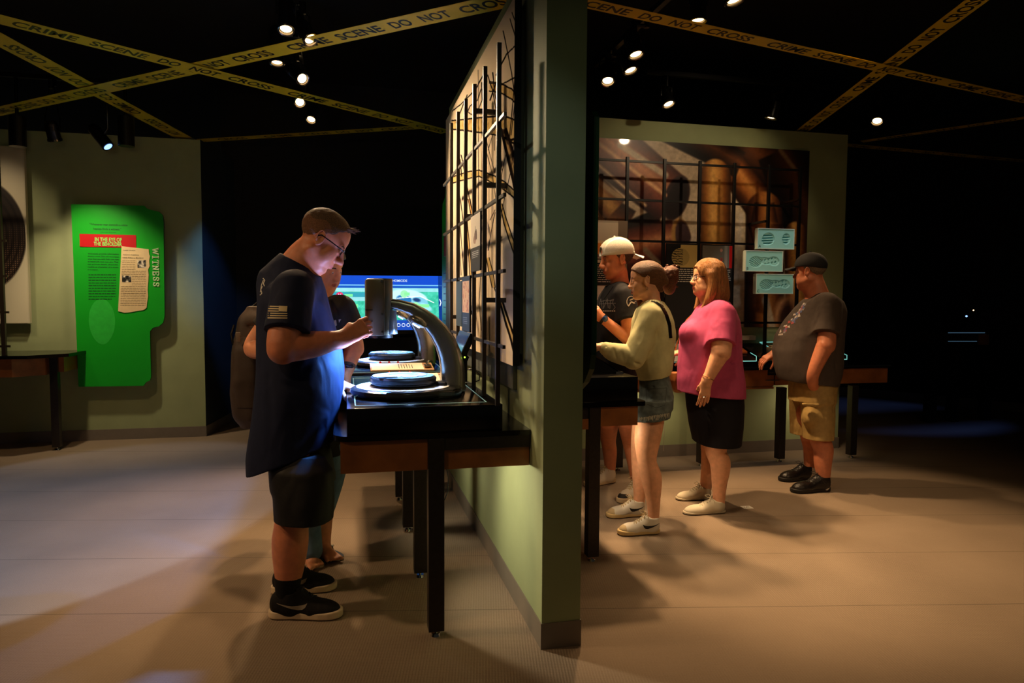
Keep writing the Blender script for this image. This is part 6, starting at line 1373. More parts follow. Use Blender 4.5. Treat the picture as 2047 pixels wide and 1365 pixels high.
# ---------------------------------------------------------------- girl in the pale sweatshirt
def girl():
    F = Fig(4.33); t = thing('person', (F.q(1300, 1060)[0], F.q(1300, 1060)[1], 0), 'girl in pale sweatshirt and denim shorts leaning on the sloping console', 'person')
    fw = (-.917, .40); H = Frame(F.q(1290.5, 559), fw, nod=.10, sc=.97)
    S_ = SDF(*bnd(F, 1170, 1360, 500, 1085, -.36, .36), .0045)
    head(S_, H, fat=.98, nose=.92, fem=True)
    S_.path([F.q(1300, 580), F.q(1306, 622)], [.050, .058], .025)
    rows = F.rows([(615, 1280, 1330, .12), (650, 1270, 1338, .15), (700, 1272, 1334, .13), (745, 1278, 1334, .14), (790, 1284, 1336, .12), (815, 1288, 1332, .10)])
    S_.loft(shrink(rows, .012), E1, E2, .03)
    S_.path([F.q(1303, 638, -.15), F.q(1268, 712, -.19), F.q(1262, 712, -.19), F.q(1204, 694, -.14)], [.045, .038, .036, .025], .02)
    hand(S_, F.q(1203, 694, -.14), (-1, .1, .12), (-.1, 0, -1), (.0, .95, .1), .88, (.35, .4, .4, .45), .2, wr=.027)
    S_.path([F.q(1303, 638, .15), F.q(1262, 700, .2), F.q(1204, 692, .15)], [.045, .038, .025], .02)
    hand(S_, F.q(1203, 692, .15), (-1, .1, .12), (-.1, 0, -1), (0, -.95, .1), .88, (.35, .4, .4, .45), .2)
    A1, A2 = shoe_axis((1321, 1070), (1237, 1073), .092), shoe_axis((1290, 1034), (1214, 1038), .092); d1, d2 = depth(ankle(A1))-F.D, depth(ankle(A2))-F.D
    S_.path([F.q(1304, 825, -.07), F.q(1295, 872, d1*.8), F.q(1293, 920, d1), F.q(1302, 955, d1), F.q(1306, 1000, d1), F.q(1307, 1046, d1)], [.080, .080, .058, .062, .042, .031], .02)
    S_.path([F.q(1300, 820, .08), F.q(1288, 870, d2*.8), F.q(1279, 910, d2), F.q(1282, 945, d2), F.q(1279, 990, d2), F.q(1276, 1018, d2)], [.098, .083, .056, .060, .040, .031], .02)
    foot_in(S_, A1); foot_in(S_, A2)
    S_.obj('body', [SK3, LIP], t, lipfn(H)); eyes(H, t, brow=(80, 56, 36), bw=.0022)
    hl = lambda x, y, z: np.maximum(np.interp(x.ravel(), [-.14, -.09, -.05, -.03, -.005, .02, .045, .07, .13], [-.09, -.09, -.075, -.05, .012, .02, .045, .066, .09]).reshape(x.shape)-z, -9)
    def ex(S2): S2.cap(H.p(-.08, 0, .03), H.p(-.115, 0, -.02), .035, .03, .03); S2.cap(H.p(-.07, 0, -.05), H.p(-.085, 0, -.075), .03, .02, .02)
    hm = hairmat('hair_lightbrown', (100, 64, 34), (3.5, 30, 30), .5, .6); skullcap(H, 0, hl, .0065, 'hair', hm, t, extra=ex, noise_amp=.0004, nf=200)
    c = F.q(1341, 556, .02); S_ = SDF(c-.13, c+.13, .004)
    rr = np.random.default_rng(2)
    S_.ell(F.q(1341, 546, .02), (.05, .05, .046), k=.02); S_.ell(F.q(1338, 572, .02), (.04, .045, .055), k=.03); S_.cap(F.q(1326, 545, 0), F.q(1341, 550, .02), .02, .03, .02)
    for i in range(150):
        v = rr.normal(size=3); v /= np.linalg.norm(v); p = F.q(1340, 553+10*rr.normal()*.5, .02)+v*np.array([.046, .046, .055]); S_.ell(p, .005+.005*rr.random(), k=.004)
    S_.obj('curly_ponytail', hairmat('hair_curly', (104, 56, 28), (9, 9, 9), .6, .5, 20), t)
    # sweatshirt
    S_ = SDF(*bnd(F, 1185, 1362, 585, 765, -.32, .32, False), .0042)
    S_.loft(F.rows([(604, 1286, 1326, .09), (618, 1272, 1336, .16), (640, 1264, 1345, .19), (670, 1260, 1349, .195), (710, 1264, 1346, .185), (735, 1268, 1342, .18), (753, 1276, 1336, .165)]), E1, E2, .02, tilt=(.22, 0))
    S_.cap(F.q(1306, 618, -.12), F.q(1306, 618, .12), .055, .055, .04)
    for sd in (-1, 1): S_.path([F.q(1302, 632, .145*sd), F.q(1270, 708, .185*sd), F.q(1262, 712, .185*sd), F.q(1226, 704, .165*sd), F.q(1212, 698, .15*sd)], [.078, .072, .068, .056, .042], .025, cut=False)
    S_.cap(F.q(1305, 606), F.q(1298, 570), .054, .060, .004, 's')
    for a, c, r, m, dd in (((1268, 640), (1248, 700), .010, .010, -.26), ((1282, 660), (1256, 715), .012, .012, -.27), ((1240, 690), (1248, 730), .008, .010, -.24), ((1225, 688), (1232, 718), .007, .009, -.22), ((1290, 690), (1310, 740), .014, .012, -.2), ((1275, 735), (1325, 742), .010, .014, -.19), ((1300, 640), (1325, 700), .016, .008, -.2), ((1212, 690), (1216, 712), .005, .008, -.19), ((1258, 715), (1285, 735), .012, .014, -.24), ((1330, 650), (1322, 735), .014, .008, -.15), ((1287, 640), (1275, 690), .014, .010, -.25)):
        S_.fold(F.q(*a, dd), F.q(*c, dd), r, m)
    S_.noise(.0022, 26, 9); sh = S_.obj('sweatshirt', cloth('cream_green_fleece', (206, 200, 150), .9, .45, 12), t); bv = decal_prep(sh)
    b = B(); ribbon(b, bv, [(1288, 604), (1297, 599), (1308, 601), (1322, 610), (1332, 628), (1339, 650), (1341, 676)], 6.5, .004); b.build('shoulder_strap', m_blk, sh)
    b = B(); ribbon(b, bv, [(1321, 603), (1332, 625), (1338, 645)], 1.5, .003); b.build('white_trim', m_white, sh)
    # shorts
    S_ = SDF(*bnd(F, 1265, 1355, 735, 860, -.26, .26, False), .0042)
    S_.loft(F.rows([(742, 1280, 1334, .145), (765, 1279, 1340, .16), (790, 1279, 1345, .17), (812, 1278, 1344, .175)]), E1, E2, .02)
    for sd in (-1, 1):
        S_.loft(F.rows([(800, 1268, 1343, .10), (820, 1264, 1342, .112), (838, 1264, 1338, .115)], (d1 if sd < 0 else d2)*.72), E1, E2, .025, tilt=(.10, 0))
    for a, c, r, m in (((1290, 775), (1335, 770), .006, .007), ((1292, 776), (1295, 806), .005, .006), ((1295, 807), (1328, 812), .005, .006), ((1330, 772), (1328, 812), .005, .006), ((1296, 785), (1325, 790), .006, .005), ((1296, 797), (1322, 800), .005, .004), ((1281, 760), (1335, 758), .004, .004)): S_.fold(F.q(*a, -.17), F.q(*c, -.17), r, m); S_.fold(F.q(*a, -.14), F.q(*c, -.14), r, m)
    S_.noise(.0016, 30, 5); so = S_.obj('denim_shorts', cloth('grey_denim', (94, 104, 104), .9, .5, 16, var=.25), t); bv = decal_prep(so); rr = random.Random(4); b = B()
    for k in range(46):
        x = 1278+k*1.32; y = 838-(k*.10)*2.0+rr.uniform(-1, 1); h = hit(bv, x, y-3, .001)
        if h is not None: L_ = rr.uniform(.012, .03); b.tube([h, h+Vector((rr.uniform(-.006, .006), -.004, -L_))], .0016, n=5)
    h = hit(bv, 1327, 828, .001)
    if h is not None: b.tube([h, h+Vector((.004, -.004, -.10)), h+Vector((.0, -.003, -.22))], .0012, n=5)
    b.build('frayed_hem', M('denim_fray', (190, 186, 168), .9), so)
    b = B(); ribbon(b, bv, [(1291, 778), (1294, 808), (1312, 815), (1329, 810), (1333, 775), (1291, 778)], 1.0, .0015); ribbon(b, bv, [(1281, 758), (1338, 757)], .8, .0015); b.build('stitching', M('stitching', (60, 66, 66), .8), so)
    p = H.p(-.004, .084, -.048); b = B(); b.tube([p+np.array([.006*cos(a*pi/6), 0, -.008+.008*sin(a*pi/6)]) for a in range(12)], .0014, n=6, closed=True); b.build('earring', m_chrome, t)
    mt = (M('white_leather', (222, 214, 196), .5), M('aged_rubber', (214, 186, 130), .6), M('aged_toe', (196, 172, 128), .7)); sw = M('black_mark', (16, 14, 14), .4); lc = M('cream_lace', (200, 176, 130), .8)
    shoe(*A1, .092, mt, t, .075, .098, .030, 'shoe', sw, True, lace=lc, side=-1)
    shoe(*A2, .092, mt, t, .075, .098, .030, 'shoe', sw, True, lace=lc)
girl()

# ---------------------------------------------------------------- young man in the backwards cap
def youth():
    F = Fig(4.86); t = thing('person', (F.q(1235, 985)[0], F.q(1235, 985)[1], 0), 'young man in black t-shirt and white backwards cap beyond the girl', 'person')
    H = Frame(F.q(1232.5, 516, -.05), (-1, .06), nod=.16, sc=1.12)
    S_ = SDF(*bnd(F, 1165, 1290, 460, 1000, -.4, .4), .005)
    head(S_, H, fat=.96, nose=1.02); S_.path([F.q(1237, 545), F.q(1240, 585)], [.060, .07], .03)
    rows = F.rows([(585, 1205, 1262, .15), (640, 1192, 1272, .19), (720, 1194, 1268, .17), (780, 1196, 1266, .17), (840, 1198, 1266, .16)]); S_.loft(shrink(rows, .012), E1, E2, .03)
    S_.path([F.q(1250, 598, -.20), F.q(1258, 670, -.24), F.q(1252, 674, -.24), F.q(1203, 636, -.22)], [.056, .046, .044, .030], .02)
    hand(S_, F.q(1201, 634, -.22), (-.85, .1, .5), (.1, .95, .1), (-.2, .1, .9), 1.02, (.5, .6, .7, .8), .6, wr=.03)
    S_.path([F.q(1250, 598, .20), F.q(1250, 670, .24), F.q(1204, 660, .18)], [.056, .046, .030], .02)
    A1, A2 = shoe_axis((1230, 966), (1170, 976), .095), shoe_axis((1284, 990), (1240, 1010), .095); d1, d2 = depth(ankle(A1))-F.D, depth(ankle(A2))-F.D
    S_.path([F.q(1216, 840, .12), F.q(1216, 880, d1*.9), F.q(1219, 905, d1), F.q(1220, 950, d1)], [.075, .058, .054, .037], .02)
    foot_in(S_, A1); foot_in(S_, A2); S_.path([F.q(1255, 840, -.06), F.q(1260, 880, d2), F.q(1267, 915, d2), F.q(1274, 975, d2)], [.075, .060, .055, .037], .02)
    S_.obj('body', [SK4, LIP], t, lipfn(H)); eyes(H, t, brow=(70, 44, 30))
    hl = lambda x, y, z: np.interp(x.ravel(), [-.14, -.08, -.04, -.02, .01, .03, .05, .13], [-.06, -.06, -.03, .0, .0, .03, .09, .2]).reshape(x.shape)-z
    skullcap(H, 0, hl, .004, 'hair', hairmat('hair_brown', (60, 40, 26)), t)
    # cap worn backwards
    cs = H.o; S_ = SDF(cs-.22, cs+.22, .004); wm = (M('white_cap_mesh', (176, 168, 152), .8, var=.12, scale=300, bump=.5, bscale=500), M('cap_band', (200, 194, 180), .7))
    S_.ell(H.p(-.006, 0, .036), np.array((.112, .088, .094))*1.12, H.R, k=0)
    X, Y, Z = S_.ax[0][:, None, None]-H.o[0], S_.ax[1][None, :, None]-H.o[1], S_.ax[2][None, None, :]-H.o[2]; L_ = [(H.R[i, 0]*X+H.R[i, 1]*Y+H.R[i, 2]*Z)/H.s for i in range(3)]
    S_.A = np.maximum(S_.A, ((.022+.22*(L_[0]-.05)*(L_[0] < .1)*.35-L_[2])*H.s).astype('f'))
    S_.ell(H.p(.115, 0, .052), np.array((.05, .034, .030))*1.12, H.R, .004, 's')
    def mf(P): q = H.loc(P); return ((q[:, 2] < .043) | (abs(q[:, 1]-.046) < .004))*1
    S_.cap(H.p(-.10, -.045, .016), H.p(-.10, .045, .016), .008, .008, .01)
    cp = S_.obj('cap', list(wm), t, mf)
    b = B(); V = [[b.bm.verts.new(H.p(-.098-.075*v*math.sqrt(max(0, 1-(u*1.0)**2*.55)), .066*u*(1-.12*v), .018-.030*v-.012*u*u-dz)) for u in np.linspace(-1, 1, 13)] for v, dz in ((0, 0), (.35, 0), (.7, 0), (1, 0), (1, .004), (.5, .004), (0, .004))]
    for i in range(6):
        for j in range(12): b.bm.faces.new((V[i][j], V[i][j+1], V[i+1][j+1], V[i+1][j]))
    b.build('cap_brim', wm[1], cp)
    b = B(); b.ball(H.p(-.006, 0, .036+.094*1.0), .009); b.build('cap_button', wm[1], cp)
    S_ = SDF(*bnd(F, 1175, 1290, 540, 870, -.36, .36, False), .005)
    S_.loft(F.rows([(572, 1212, 1256, .10), (590, 1198, 1266, .19), (620, 1187, 1275, .215), (680, 1186, 1274, .205), (760, 1190, 1270, .2), (830, 1192, 1270, .19)]), E1, E2, .02)
    S_.cap(F.q(1240, 580, -.13), F.q(1240, 580, .13), .06, .06, .05)
    for sd in (-1, 1): S_.cap(F.q(1248, 592, .18*sd), F.q(1256, 640, .225*sd), .078, .08, .03, cut=True)
    S_.cap(F.q(1238, 566), F.q(1234, 530), .064, .07, .004, 's'); S_.noise(.003, 20, 7); sh = S_.obj('t_shirt', cloth('black_cotton', (20, 18, 20), .85, .4), t); bv = decal_prep(sh)
    b = B()
    for ps in ([(1187, 615), (1192, 597), (1196, 616), (1201, 597), (1204, 618)], [(1206, 600), (1206, 617), (1214, 597), (1216, 616)], [(1219, 617), (1220, 600), (1227, 598), (1224, 606), (1230, 614), (1226, 619)], [(1190, 600), (1200, 603), (1211, 600), (1226, 601)], [(1188, 608), (1231, 606)]): ribbon(b, bv, ps, 1.1)
    b.build('chest_print', M('grey_shirt_ink', (88, 84, 84), .7), sh)
    b = B(); x = 1190
    for k in range(11): patch(b, bv, [(x, 620.5), (x+2.6, 620.5), (x+2.6, 622.6), (x, 622.6)], 1, 1); x += 3.7
    b.build('small_lettering', M('pale_shirt_ink', (150, 140, 130), .7), sh)
    b = B(); ribbon(b, bv, [(1262+9*cos(a), 603+11*sin(a)) for a in np.linspace(2.2, 5.6, 12)], 1.5); ribbon(b, bv, [(1256, 612), (1262, 603), (1268, 606), (1274, 598)], 2.5); ribbon(b, bv, [(1259, 600), (1266, 597)], 2); b.build('sleeve_print', M('pale_shirt_ink', (150, 140, 130), .7), sh)
    b = B(); ribbon(b, bv, [(1226, 572), (1217, 585), (1208, 597)], .8); b.build('necklace', m_chrome, sh)
    p = F.q(1206, 638, -.222); ax = nrm(F.q(1203, 636, -.22)-F.q(1252, 674, -.24)); u_ = nrm(np.cross(ax, [0, 1, 0])); R_ = Matrix(np.array([u_, np.cross(ax, u_), ax]).T.tolist())
    b = B(); b.lathe([(.031, -.011), (.036, -.010), (.036, .010), (.031, .011)], p, n=32, axis=R_); o = b.build('wristwatch', m_blk, t)
    c = p+np.array([0, -1, .1])*.034; b = B(); b.ball(c, (.021, .008, .021)); b.build('watch_face', M('watch_blue', (30, 60, 110), .12), o)
    mt = (M('white_mesh_shoe', (218, 206, 184), .7), M('cream_sole2', (206, 180, 140), .6), M('dark_toe', (40, 34, 30), .6)); lc = M('cream_lace', (200, 176, 130), .8)
    shoe(*A1, .095, mt, t, .08, .105, .034, 'shoe', None, True, lace=lc)
    shoe(*A2, .095, mt, t, .08, .105, .034, 'shoe', None, True, lace=lc)
youth()

# ---------------------------------------------------------------- woman in pink
def pink():
    F = Fig(4.74); t = thing('person', (F.q(1425, 1015)[0], F.q(1425, 1015)[1], 0), 'woman in pink t-shirt and black skirt with long reddish hair and glasses', 'person')
    H = Frame(F.q(1413, 555), (-.98, .16), nod=-.03, sc=.98)
    S_ = SDF(*bnd(F, 1325, 1505, 510, 1045, -.38, .38), .0048)
    head(S_, H, fat=1.10, nose=.98, fem=True); S_.path([F.q(1422, 580), F.q(1430, 622)], [.055, .07], .03); S_.cap(H.p(.03, 0, -.11), F.q(1415, 605), .03, .05, .03)
    rows = F.rows([(620, 1398, 1465, .15), (660, 1375, 1474, .18), (720, 1366, 1474, .18), (780, 1380, 1474, .16), (830, 1392, 1462, .13)]); S_.loft(shrink(rows, .012), E1, E2, .03)
    S_.path([F.q(1444, 636, -.18), F.q(1442, 700, -.25), F.q(1439, 708, -.25), F.q(1413, 762, -.24)], [.076, .064, .058, .034], .02)
    hand(S_, F.q(1412, 764, -.24), (-.12, 0, -1), (.3, .95, 0), (-1, .25, 0), .98, (.28, .3, .33, .38), .85, wr=.032)
    S_.path([F.q(1432, 636, .18), F.q(1420, 700, .22), F.q(1366, 704, .16)], [.07, .055, .034], .02)
    hand(S_, F.q(1365, 704, .16), (-1, .0, -.12), (0, .2, -1), (0, -1, 0), .95, (.75, .8, .85, .9), .7, wr=.032)
    A1, A2 = shoe_axis((1452.5, 1028), (1369, 1031), .088), shoe_axis((1424, 1000), (1354, 1002), .088); d1, d2 = depth(ankle(A1))-F.D, depth(ankle(A2))-F.D
    S_.path([F.q(1432, 840, -.09), F.q(1431, 885, d1), F.q(1432, 905, d1), F.q(1440, 928, d1), F.q(1438, 970, d1), F.q(1437, 1008, d1)], [.10, .078, .066, .066, .048, .038], .02)
    S_.path([F.q(1428, 840, .09), F.q(1422, 885, d2), F.q(1418, 910, d2), F.q(1417, 935, d2), F.q(1412, 965, d2), F.q(1411, 985, d2)], [.10, .074, .056, .054, .042, .036], .02)
    foot_in(S_, A1); foot_in(S_, A2)
    S_.obj('body', [SK3, LIP], t, lipfn(H)); eyes(H, t, brow=(120, 80, 50), bw=.0022)
    glasses(H, t, M('tortoise_frame', (36, 20, 18), .3), m_glass, wl=.026, hl=.0175, r=.0018)
    # hair, long
    o = H.o; S_ = SDF(o-np.array([.2, .2, .32]), o+np.array([.24, .22, .2]), .0042)
    S_.ell(H.p(-.018, 0, .038), np.array((.116, .096, .098)), H.R, k=0); S_.ell(H.p(-.05, 0, -.04), (.085, .092, .12), H.R, k=.03); 
    for q in (1, -1): S_.path([H.p(.0, .082*q, .02), H.p(-.01, .090*q, -.07), H.p(.010, .085*q, -.15), H.p(.045, .070*q, -.215)], [.030, .034, .030, .014], .025)
    S_.path([H.p(-.09, 0, -.03), H.p(-.10, 0, -.12), H.p(-.085, 0, -.17)], [.055, .065, .04], .04); S_.path([H.p(-.06, .05, -.1), H.p(-.05, .07, -.17)], [.05, .03], .03); S_.path([H.p(-.06, -.05, -.1), H.p(-.05, -.07, -.17)], [.05, .03], .03)
    S_.noise(.0022, 150, 6, (1, 1, .12))
    S_.ell(H.p(.085, 0, -.045), (.105, .060, .108), H.R, .012, 's'); S_.ell(H.p(.02, 0, -.15), (.07, .05, .06), H.R, .02, 's')
    S_.cap(H.p(.07, 0, .07), H.p(.1, 0, .02), .030, .04, .02, 's')
    for k in range(-5, 6): S_.cap(H.p(.045, .012*k, .108-.0012*k*k), H.p(.088-.0013*k*k, .013*k, .074-.0018*k*k), .010, .0055, .006)
    S_.obj('hair', hairmat('hair_auburn', (160, 108, 60), (26, 26, 2.2), .5, .38, 10), t)
    # t-shirt
    S_ = SDF(*bnd(F, 1340, 1505, 590, 812, -.36, .34, False), .0045)
    S_.loft(F.rows([(604, 1404, 1456, .09), (616, 1392, 1468, .17), (640, 1378, 1476, .205), (665, 1364, 1480, .215), (690, 1359, 1481, .21), (725, 1356, 1482, .21), (755, 1355, 1487, .215), (788, 1356, 1489, .22)]), E1, E2, .02, tilt=(-.10, .0))
    S_.cap(F.q(1436, 620, -.14), F.q(1436, 620, .14), .065, .065, .05); S_.ell(F.q(1376, 664, -.06), (.055, .08, .065), k=.05); S_.ell(F.q(1376, 664, .08), (.055, .08, .065), k=.05)
    S_.cap(F.q(1444, 630, -.165), F.q(1441, 688, -.238), .088, .092, .035, cut=True); S_.cap(F.q(1436, 630, .165), F.q(1430, 686, .22), .086, .09, .035, cut=True)
    S_.cap(F.q(1420, 604), F.q(1412, 575), .062, .07, .006, 's')
    for a, c, r, m, dd in (((1404, 640), (1385, 652), .010, .012, -.2), ((1408, 652), (1386, 662), .010, .010, -.2), ((1412, 640), (1395, 640), .008, .010, -.21), ((1392, 690), (1440, 740), .016, .007, -.21), ((1450, 726), (1480, 722), .010, .010, -.18), ((1440, 760), (1484, 745), .016, .008, -.2), ((1370, 700), (1372, 780), .014, .007, -.15), ((1400, 720), (1395, 790), .018, .007, -.21), ((1465, 650), (1472, 720), .014, .009, -.15), ((1420, 650), (1440, 690), .012, .006, -.32)): S_.fold(F.q(*a, dd), F.q(*c, dd), r, m)
    S_.noise(.002, 22, 3); sh = S_.obj('t_shirt', cloth('pink_cotton', (184, 74, 116), .85, .3, 14), t); bv = decal_prep(sh)
    b = B(); ribbon(b, bv, [(1424, 687), (1434, 684), (1448, 684.5), (1459, 688)], 2.2); b.build('sleeve_hem', M('pink_hem', (196, 90, 130), .85), sh)
    S_ = SDF(*bnd(F, 1360, 1500, 765, 900, -.3, .3, False), .0048)
    S_.loft(F.rows([(770, 1370, 1484, .19), (810, 1374, 1485, .22), (850, 1380, 1481, .25), (882, 1387, 1476, .26)]), E1, E2, .02)
    S_.fold(F.q(1398, 800, -.18), F.q(1400, 880, -.18), .014, .012); S_.noise(.002, 18, 11); S_.obj('skirt', cloth('black_jersey', (15, 13, 18), .8, .25), t)
    mt = (M('cream_canvas', (220, 210, 184), .8), M('cream_sole', (196, 184, 158), .65)); lc = M('cream_lace2', (206, 196, 170), .8)
    shoe(*A1, .088, mt, t, .062, .078, .018, 'shoe', None, None, lace=lc); shoe(*A2, .088, mt, t, .062, .078, .018, 'shoe', None, None, lace=lc)
    p = F.q(1415, 755, -.24); b = B(); ax = nrm(F.q(1413, 762, -.24)-F.q(1439, 708, -.25)); u_ = nrm(np.cross(ax, [0, 1, 0])); v_ = np.cross(ax, u_)
    b.tube([p+(u_*cos(a)+v_*sin(a))*.042 for a in np.linspace(0, 2*pi, 24, endpoint=False)], .0022, n=6, closed=True); b.build('bracelet', M('gold', (212, 150, 80), .2, metal=1.), t)
    b = B(); q_ = F.q(1407.5, 793, -.27); b.tube([q_+np.array([cos(a)*.011, sin(a)*.011, .002*cos(a)]) for a in np.linspace(0, 2*pi, 16, endpoint=False)], .002, n=6, closed=True); b.build('ring', m_chrome, t)
    G = Fig(4.98); c = G.q(1347, 765); t2 = tag(None or thing('handbag', (c[0], c[1], G.q(1347, 785)[2]), 'tan leather handbag hanging between the girl and the woman in pink', 'bag'))
    S_ = SDF(*bnd(G, 1325, 1375, 735, 790, -.12, .12, False), .004); S_.loft(G.rows([(744, 1338, 1364, .05), (760, 1339, 1366, .06), (778, 1344, 1366, .06), (784, 1348, 1362, .04)]), E1, E2, .01, p=3)
    S_.fold(G.q(1345, 745, -.06), G.q(1349, 780, -.06), .005, .008); S_.fold(G.q(1353, 745, -.06), G.q(1354, 780, -.06), .005, .008); S_.obj('bag', M('tan_leather', (176, 110, 58), .45, var=.15), t2)
    b = B(); b.tube([G.q(1342, 746), G.q(1352, 690, -.05), G.q(1372, 640, -.1), G.q(1400, 612, -.12)], .005, n=6); b.tube([G.q(1362, 746), G.q(1372, 690, -.05)], .005, n=6); b.build('strap', M('tan_leather', (176, 110, 58), .45), t2)
pink()

# ---------------------------------------------------------------- man in the black cap
def capman():
    F = Fig(5.25); t = thing('person', (F.q(1625, 980)[0], F.q(1625, 980)[1], 0), 'older man in black cap, dark grey t-shirt and khaki cargo shorts', 'person')
    H = Frame(F.q(1619, 541), (-.57, .82), nod=.06, sc=1.06)
    S_ = SDF(*bnd(F, 1515, 1705, 490, 1000, -.42, .42), .005)
    head(S_, H, fat=1.15, nose=1.1); S_.path([F.q(1627, 560), F.q(1638, 598)], [.066, .08], .03); S_.cap(H.p(.03, 0, -.11), F.q(1625, 592), .03, .06, .03)
    rows = F.rows([(600, 1610, 1672, .16), (640, 1580, 1680, .2), (700, 1556, 1674, .2), (745, 1588, 1662, .16), (790, 1598, 1654, .13)]); S_.loft(shrink(rows, .012), E1, E2, .03)
    S_.path([F.q(1655, 620, -.19), F.q(1652, 686, -.26), F.q(1648, 694, -.26), F.q(1625, 750, -.24), F.q(1629, 780, -.12)], [.060, .064, .060, .042, .040], .02)
    hand(S_, F.q(1630, 776, -.11), (.12, .35, -1), (.2, .95, 0), (-1, .2, 0), 1.05, (.4, .4, .45, .5), .3, wr=.038)
    S_.path([F.q(1640, 615, .2), F.q(1600, 700, .28), F.q(1548, 708, .12)], [.07, .058, .036], .02)
    hand(S_, F.q(1548, 707, .10), (-.9, .1, -.45), (0, .3, -1), (0, -1, 0), 1.0, (.4, .45, .5, .5), .5, wr=.034)
    A1, A2 = shoe_axis((1664, 984), (1587, 988), .108), shoe_axis((1628, 960), (1563, 965), .108); d1, d2 = depth(ankle(A1))-F.D, depth(ankle(A2))-F.D
    S_.path([F.q(1638, 825, -.08), F.q(1638, 872, d1), F.q(1646, 898, d1), F.q(1645, 925, d1), F.q(1647, 965, d1)], [.085, .074, .070, .062, .042], .02)
    S_.path([F.q(1612, 825, .08), F.q(1616, 868, d2), F.q(1621, 892, d2), F.q(1621, 912, d2), F.q(1618, 945, d2)], [.075, .064, .060, .054, .040], .02)
    foot_in(S_, A1); foot_in(S_, A2)
    S_.obj('body', [SK1, LIP], t, lipfn(H)); eyes(H, t, brow=(110, 100, 90))
    hl = lambda x, y, z: np.interp(x.ravel(), [-.14, -.07, -.04, -.02, .01, .03, .05, .13], [-.06, -.05, -.02, .005, .01, .04, .09, .2]).reshape(x.shape)-z
    skullcap(H, 0, hl, .005, 'hair', hairmat('hair_grey', (128, 112, 92)), t)
    S_ = SDF(H.o-.24, H.o+.24, .004); S_.ell(H.p(-.008, 0, .038), np.array((.112, .090, .092))*1.06, H.R, k=0)
    X, Y, Z = S_.ax[0][:, None, None]-H.o[0], S_.ax[1][None, :, None]-H.o[1], S_.ax[2][None, None, :]-H.o[2]; L_ = [(H.R[i, 0]*X+H.R[i, 1]*Y+H.R[i, 2]*Z)/H.s for i in range(3)]
    S_.A = np.maximum(S_.A, ((.030+.18*np.clip(-L_[0]-.0, 0, 1)*-1.2-L_[2])*H.s).astype('f')); cm = M('black_cap_cloth', (13, 12, 13), .85, bump=.2, bscale=300); cp = S_.obj('cap', cm, t)
    b = B(); V = [[b.bm.verts.new(H.p(.088+.085*v*math.sqrt(max(0, 1-u*u*.6)), .068*u*(1-.12*v), .040-.012*v-.016*u*u-dz)) for u in np.linspace(-1, 1, 13)] for v, dz in ((-.2, 0), (.35, 0), (.7, 0), (1, 0), (1, .004), (.5, .004), (-.2, .004))]
    for i in range(6):
        for j in range(12): b.bm.faces.new((V[i][j], V[i][j+1], V[i+1][j+1], V[i+1][j]))
    b.build('cap_brim', cm, cp); b = B(); b.ball(H.p(-.008, 0, .131), .009); b.build('cap_button', cm, cp)
    S_ = SDF(*bnd(F, 1535, 1705, 570, 785, -.4, .38, False), .005)
    S_.loft(F.rows([(590, 1622, 1664, .10), (600, 1606, 1680, .18), (620, 1588, 1687, .215), (645, 1568, 1686, .235), (670, 1553, 1683, .24), (700, 1547, 1681, .24), (730, 1550, 1680, .24), (752, 1556, 1677, .235), (764, 1562, 1673, .22)]), E1, E2, .02, tilt=(-.10, 0))
    S_.cap(F.q(1648, 604, -.15), F.q(1648, 604, .15), .066, .066, .05)
    S_.cap(F.q(1656, 612, -.18), F.q(1651, 668, -.252), .092, .094, .04, cut=True); S_.cap(F.q(1645, 612, .18), F.q(1630, 666, .25), .09, .092, .04, cut=True)
    S_.cap(F.q(1632, 584), F.q(1624, 550), .072, .076, .006, 's')
    for a, c, r, m, dd in (((1560, 730), (1600, 757), .012, .012, -.22), ((1555, 745), (1585, 762), .010, .012, -.2), ((1628, 640), (1640, 690), .014, .009, -.24), ((1610, 640), (1620, 720), .018, .007, -.24), ((1640, 620), (1625, 660), .012, .01, -.26), ((1660, 700), (1672, 750), .014, .008, -.2), ((1590, 700), (1580, 740), .02, .006, -.22), ((1668, 620), (1672, 680), .012, .008, -.2)): S_.fold(F.q(*a, dd), F.q(*c, dd), r, m)
    S_.noise(.002, 22, 12); sh = S_.obj('t_shirt', cloth('charcoal_cotton', (78, 68, 62), .88, .32, 14), t); bv = decal_prep(sh)
    cols = [M('print_white', (188, 176, 168), .7), M('print_blue', (60, 80, 130), .7), M('print_red', (168, 60, 56), .7), M('print_grey', (120, 116, 120), .7)]; b = B(); rr = random.Random(8)
    for k in range(40):
        u = rr.random(); x = 1607-u*46+rr.uniform(-3, 7); y = 607+u*56+rr.uniform(-3, 3); patch(b, bv, [(x, y), (x+rr.uniform(2, 6), y-rr.uniform(1, 4)), (x+rr.uniform(2, 6), y+rr.uniform(0, 3)), (x-1, y+rr.uniform(2, 5))], 2, 2, mi=rr.choice([0, 0, 1, 1, 2, 3]))
    for k in range(5): patch(b, bv, [(1556+k*1.9, 668-k*.2), (1557.3+k*1.9, 666.5-k*.2), (1557.3+k*1.9, 669.5-k*.2), (1556+k*1.9, 671-k*.2)], 1, 1)
    b.build('chest_print', cols, sh)
    # cargo shorts
    S_ = SDF(*bnd(F, 1570, 1685, 740, 890, -.34, .34, False), .0048)
    S_.loft(F.rows([(738, 1584, 1670, .2), (775, 1580, 1668, .205), (800, 1580, 1665, .2)]), E1, E2, .02)
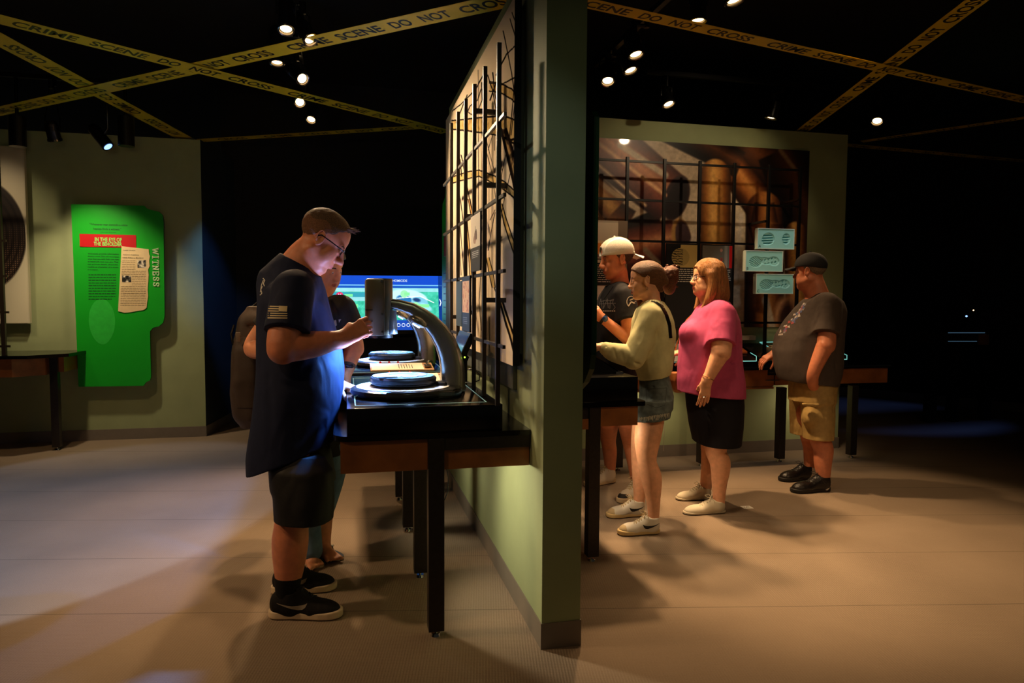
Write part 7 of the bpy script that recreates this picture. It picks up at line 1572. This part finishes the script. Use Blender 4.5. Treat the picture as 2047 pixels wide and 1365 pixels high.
    S_.loft(F.rows([(790, 1600, 1667, .11), (830, 1604, 1667, .125), (876, 1608, 1664, .125)], d1*.85), E1, E2, .03); S_.loft(F.rows([(790, 1579, 1650, .11), (830, 1580, 1640, .12), (867, 1582, 1634, .12)], d2*.85), E1, E2, .03)
    S_.ell(F.q(1619, 834, d1*.85-.07), (.055, .06, .07), k=.03); S_.cap(F.q(1606, 808, -.205), F.q(1634, 810, -.22), .012, .012, .02)
    S_.fold(F.q(1612, 770, -.2), F.q(1636, 786, -.2), .03, .018)
    for a, c, r, m, dd in (((1607, 770), (1640, 782), .010, .012, -.2), ((1600, 800), (1640, 796), .008, .008, -.22), ((1612, 815), (1616, 860), .006, .010, -.235), ((1622, 815), (1624, 858), .006, .008, -.235), ((1645, 790), (1652, 860), .014, .008, -.2), ((1585, 780), (1592, 850), .012, .010, -.1), ((1650, 770), (1620, 800), .012, .008, -.2), ((1606, 822), (1632, 822), .004, .006, -.24)): S_.fold(F.q(*a, dd), F.q(*c, dd), r, m)
    S_.noise(.0022, 34, 14); S_.obj('cargo_shorts', cloth('khaki_twill', (176, 146, 88), .85, .6, 16, var=.12), t)
    for x, y0, y1, dd in ((1646, 948, 972, d1), (1619, 930, 950, d2)):
        S_ = SDF(*bnd(F, 1590, 1675, y0-10, y1+16, dd-.09, dd+.09), .0045); S_.cap(F.q(x, y0+6, dd), F.q(x, y1, dd), .046, .045, 0); X, Y, Z = S_.ax[0][:, None, None], S_.ax[1][None, :, None], S_.ax[2][None, None, :]; S_.A = np.maximum(S_.A, (Z-F.q(x, y0, dd)[2]).astype('f')+0*S_.A); S_.obj('sock', cloth('white_sock', (214, 204, 190), .9, .2), t)
    bl = M('black_leather', (22, 17, 15), .32, bump=.3, bscale=90); mt = (bl, M('black_sole', (18, 15, 14), .6))
    shoe(*A1, .108, mt, t, .085, .105, .030, 'shoe', None, None, lace=M('black_lace', (22, 20, 20), .7)); shoe(*A2, .108, mt, t, .085, .105, .030, 'shoe', None, None, lace=M('black_lace', (22, 20, 20), .7))
capman()
# cream cast on the console, mostly behind the green panel edge
c = at(1176, 650, 4.4); S_ = SDF(c-.14, c+.14, .005)
for k, (dx, dz, r) in enumerate(((0, .08, .04), (-.01, .03, .045), (.0, -.02, .04), (-.01, -.07, .035), (.01, .05, .03), (.008, -.05, .03))): S_.ell(c+np.array([dx, 0, dz]), r, k=.012)
po = S_.obj('plaster_model', M('cream_plaster', (232, 210, 130), .5)); b = B(); b.cyl((c[0], c[1], c[2]-.09), (c[0], c[1], 1.10), .008, n=10); b.cyl((c[0], c[1], 1.10), (c[0], c[1], .997), .02, .05, n=20); b.build('display_stand', m_blk, po)
tag(po, 'lumpy cream plaster model beside the young man, mostly behind the green panel edge', 'plaster model')
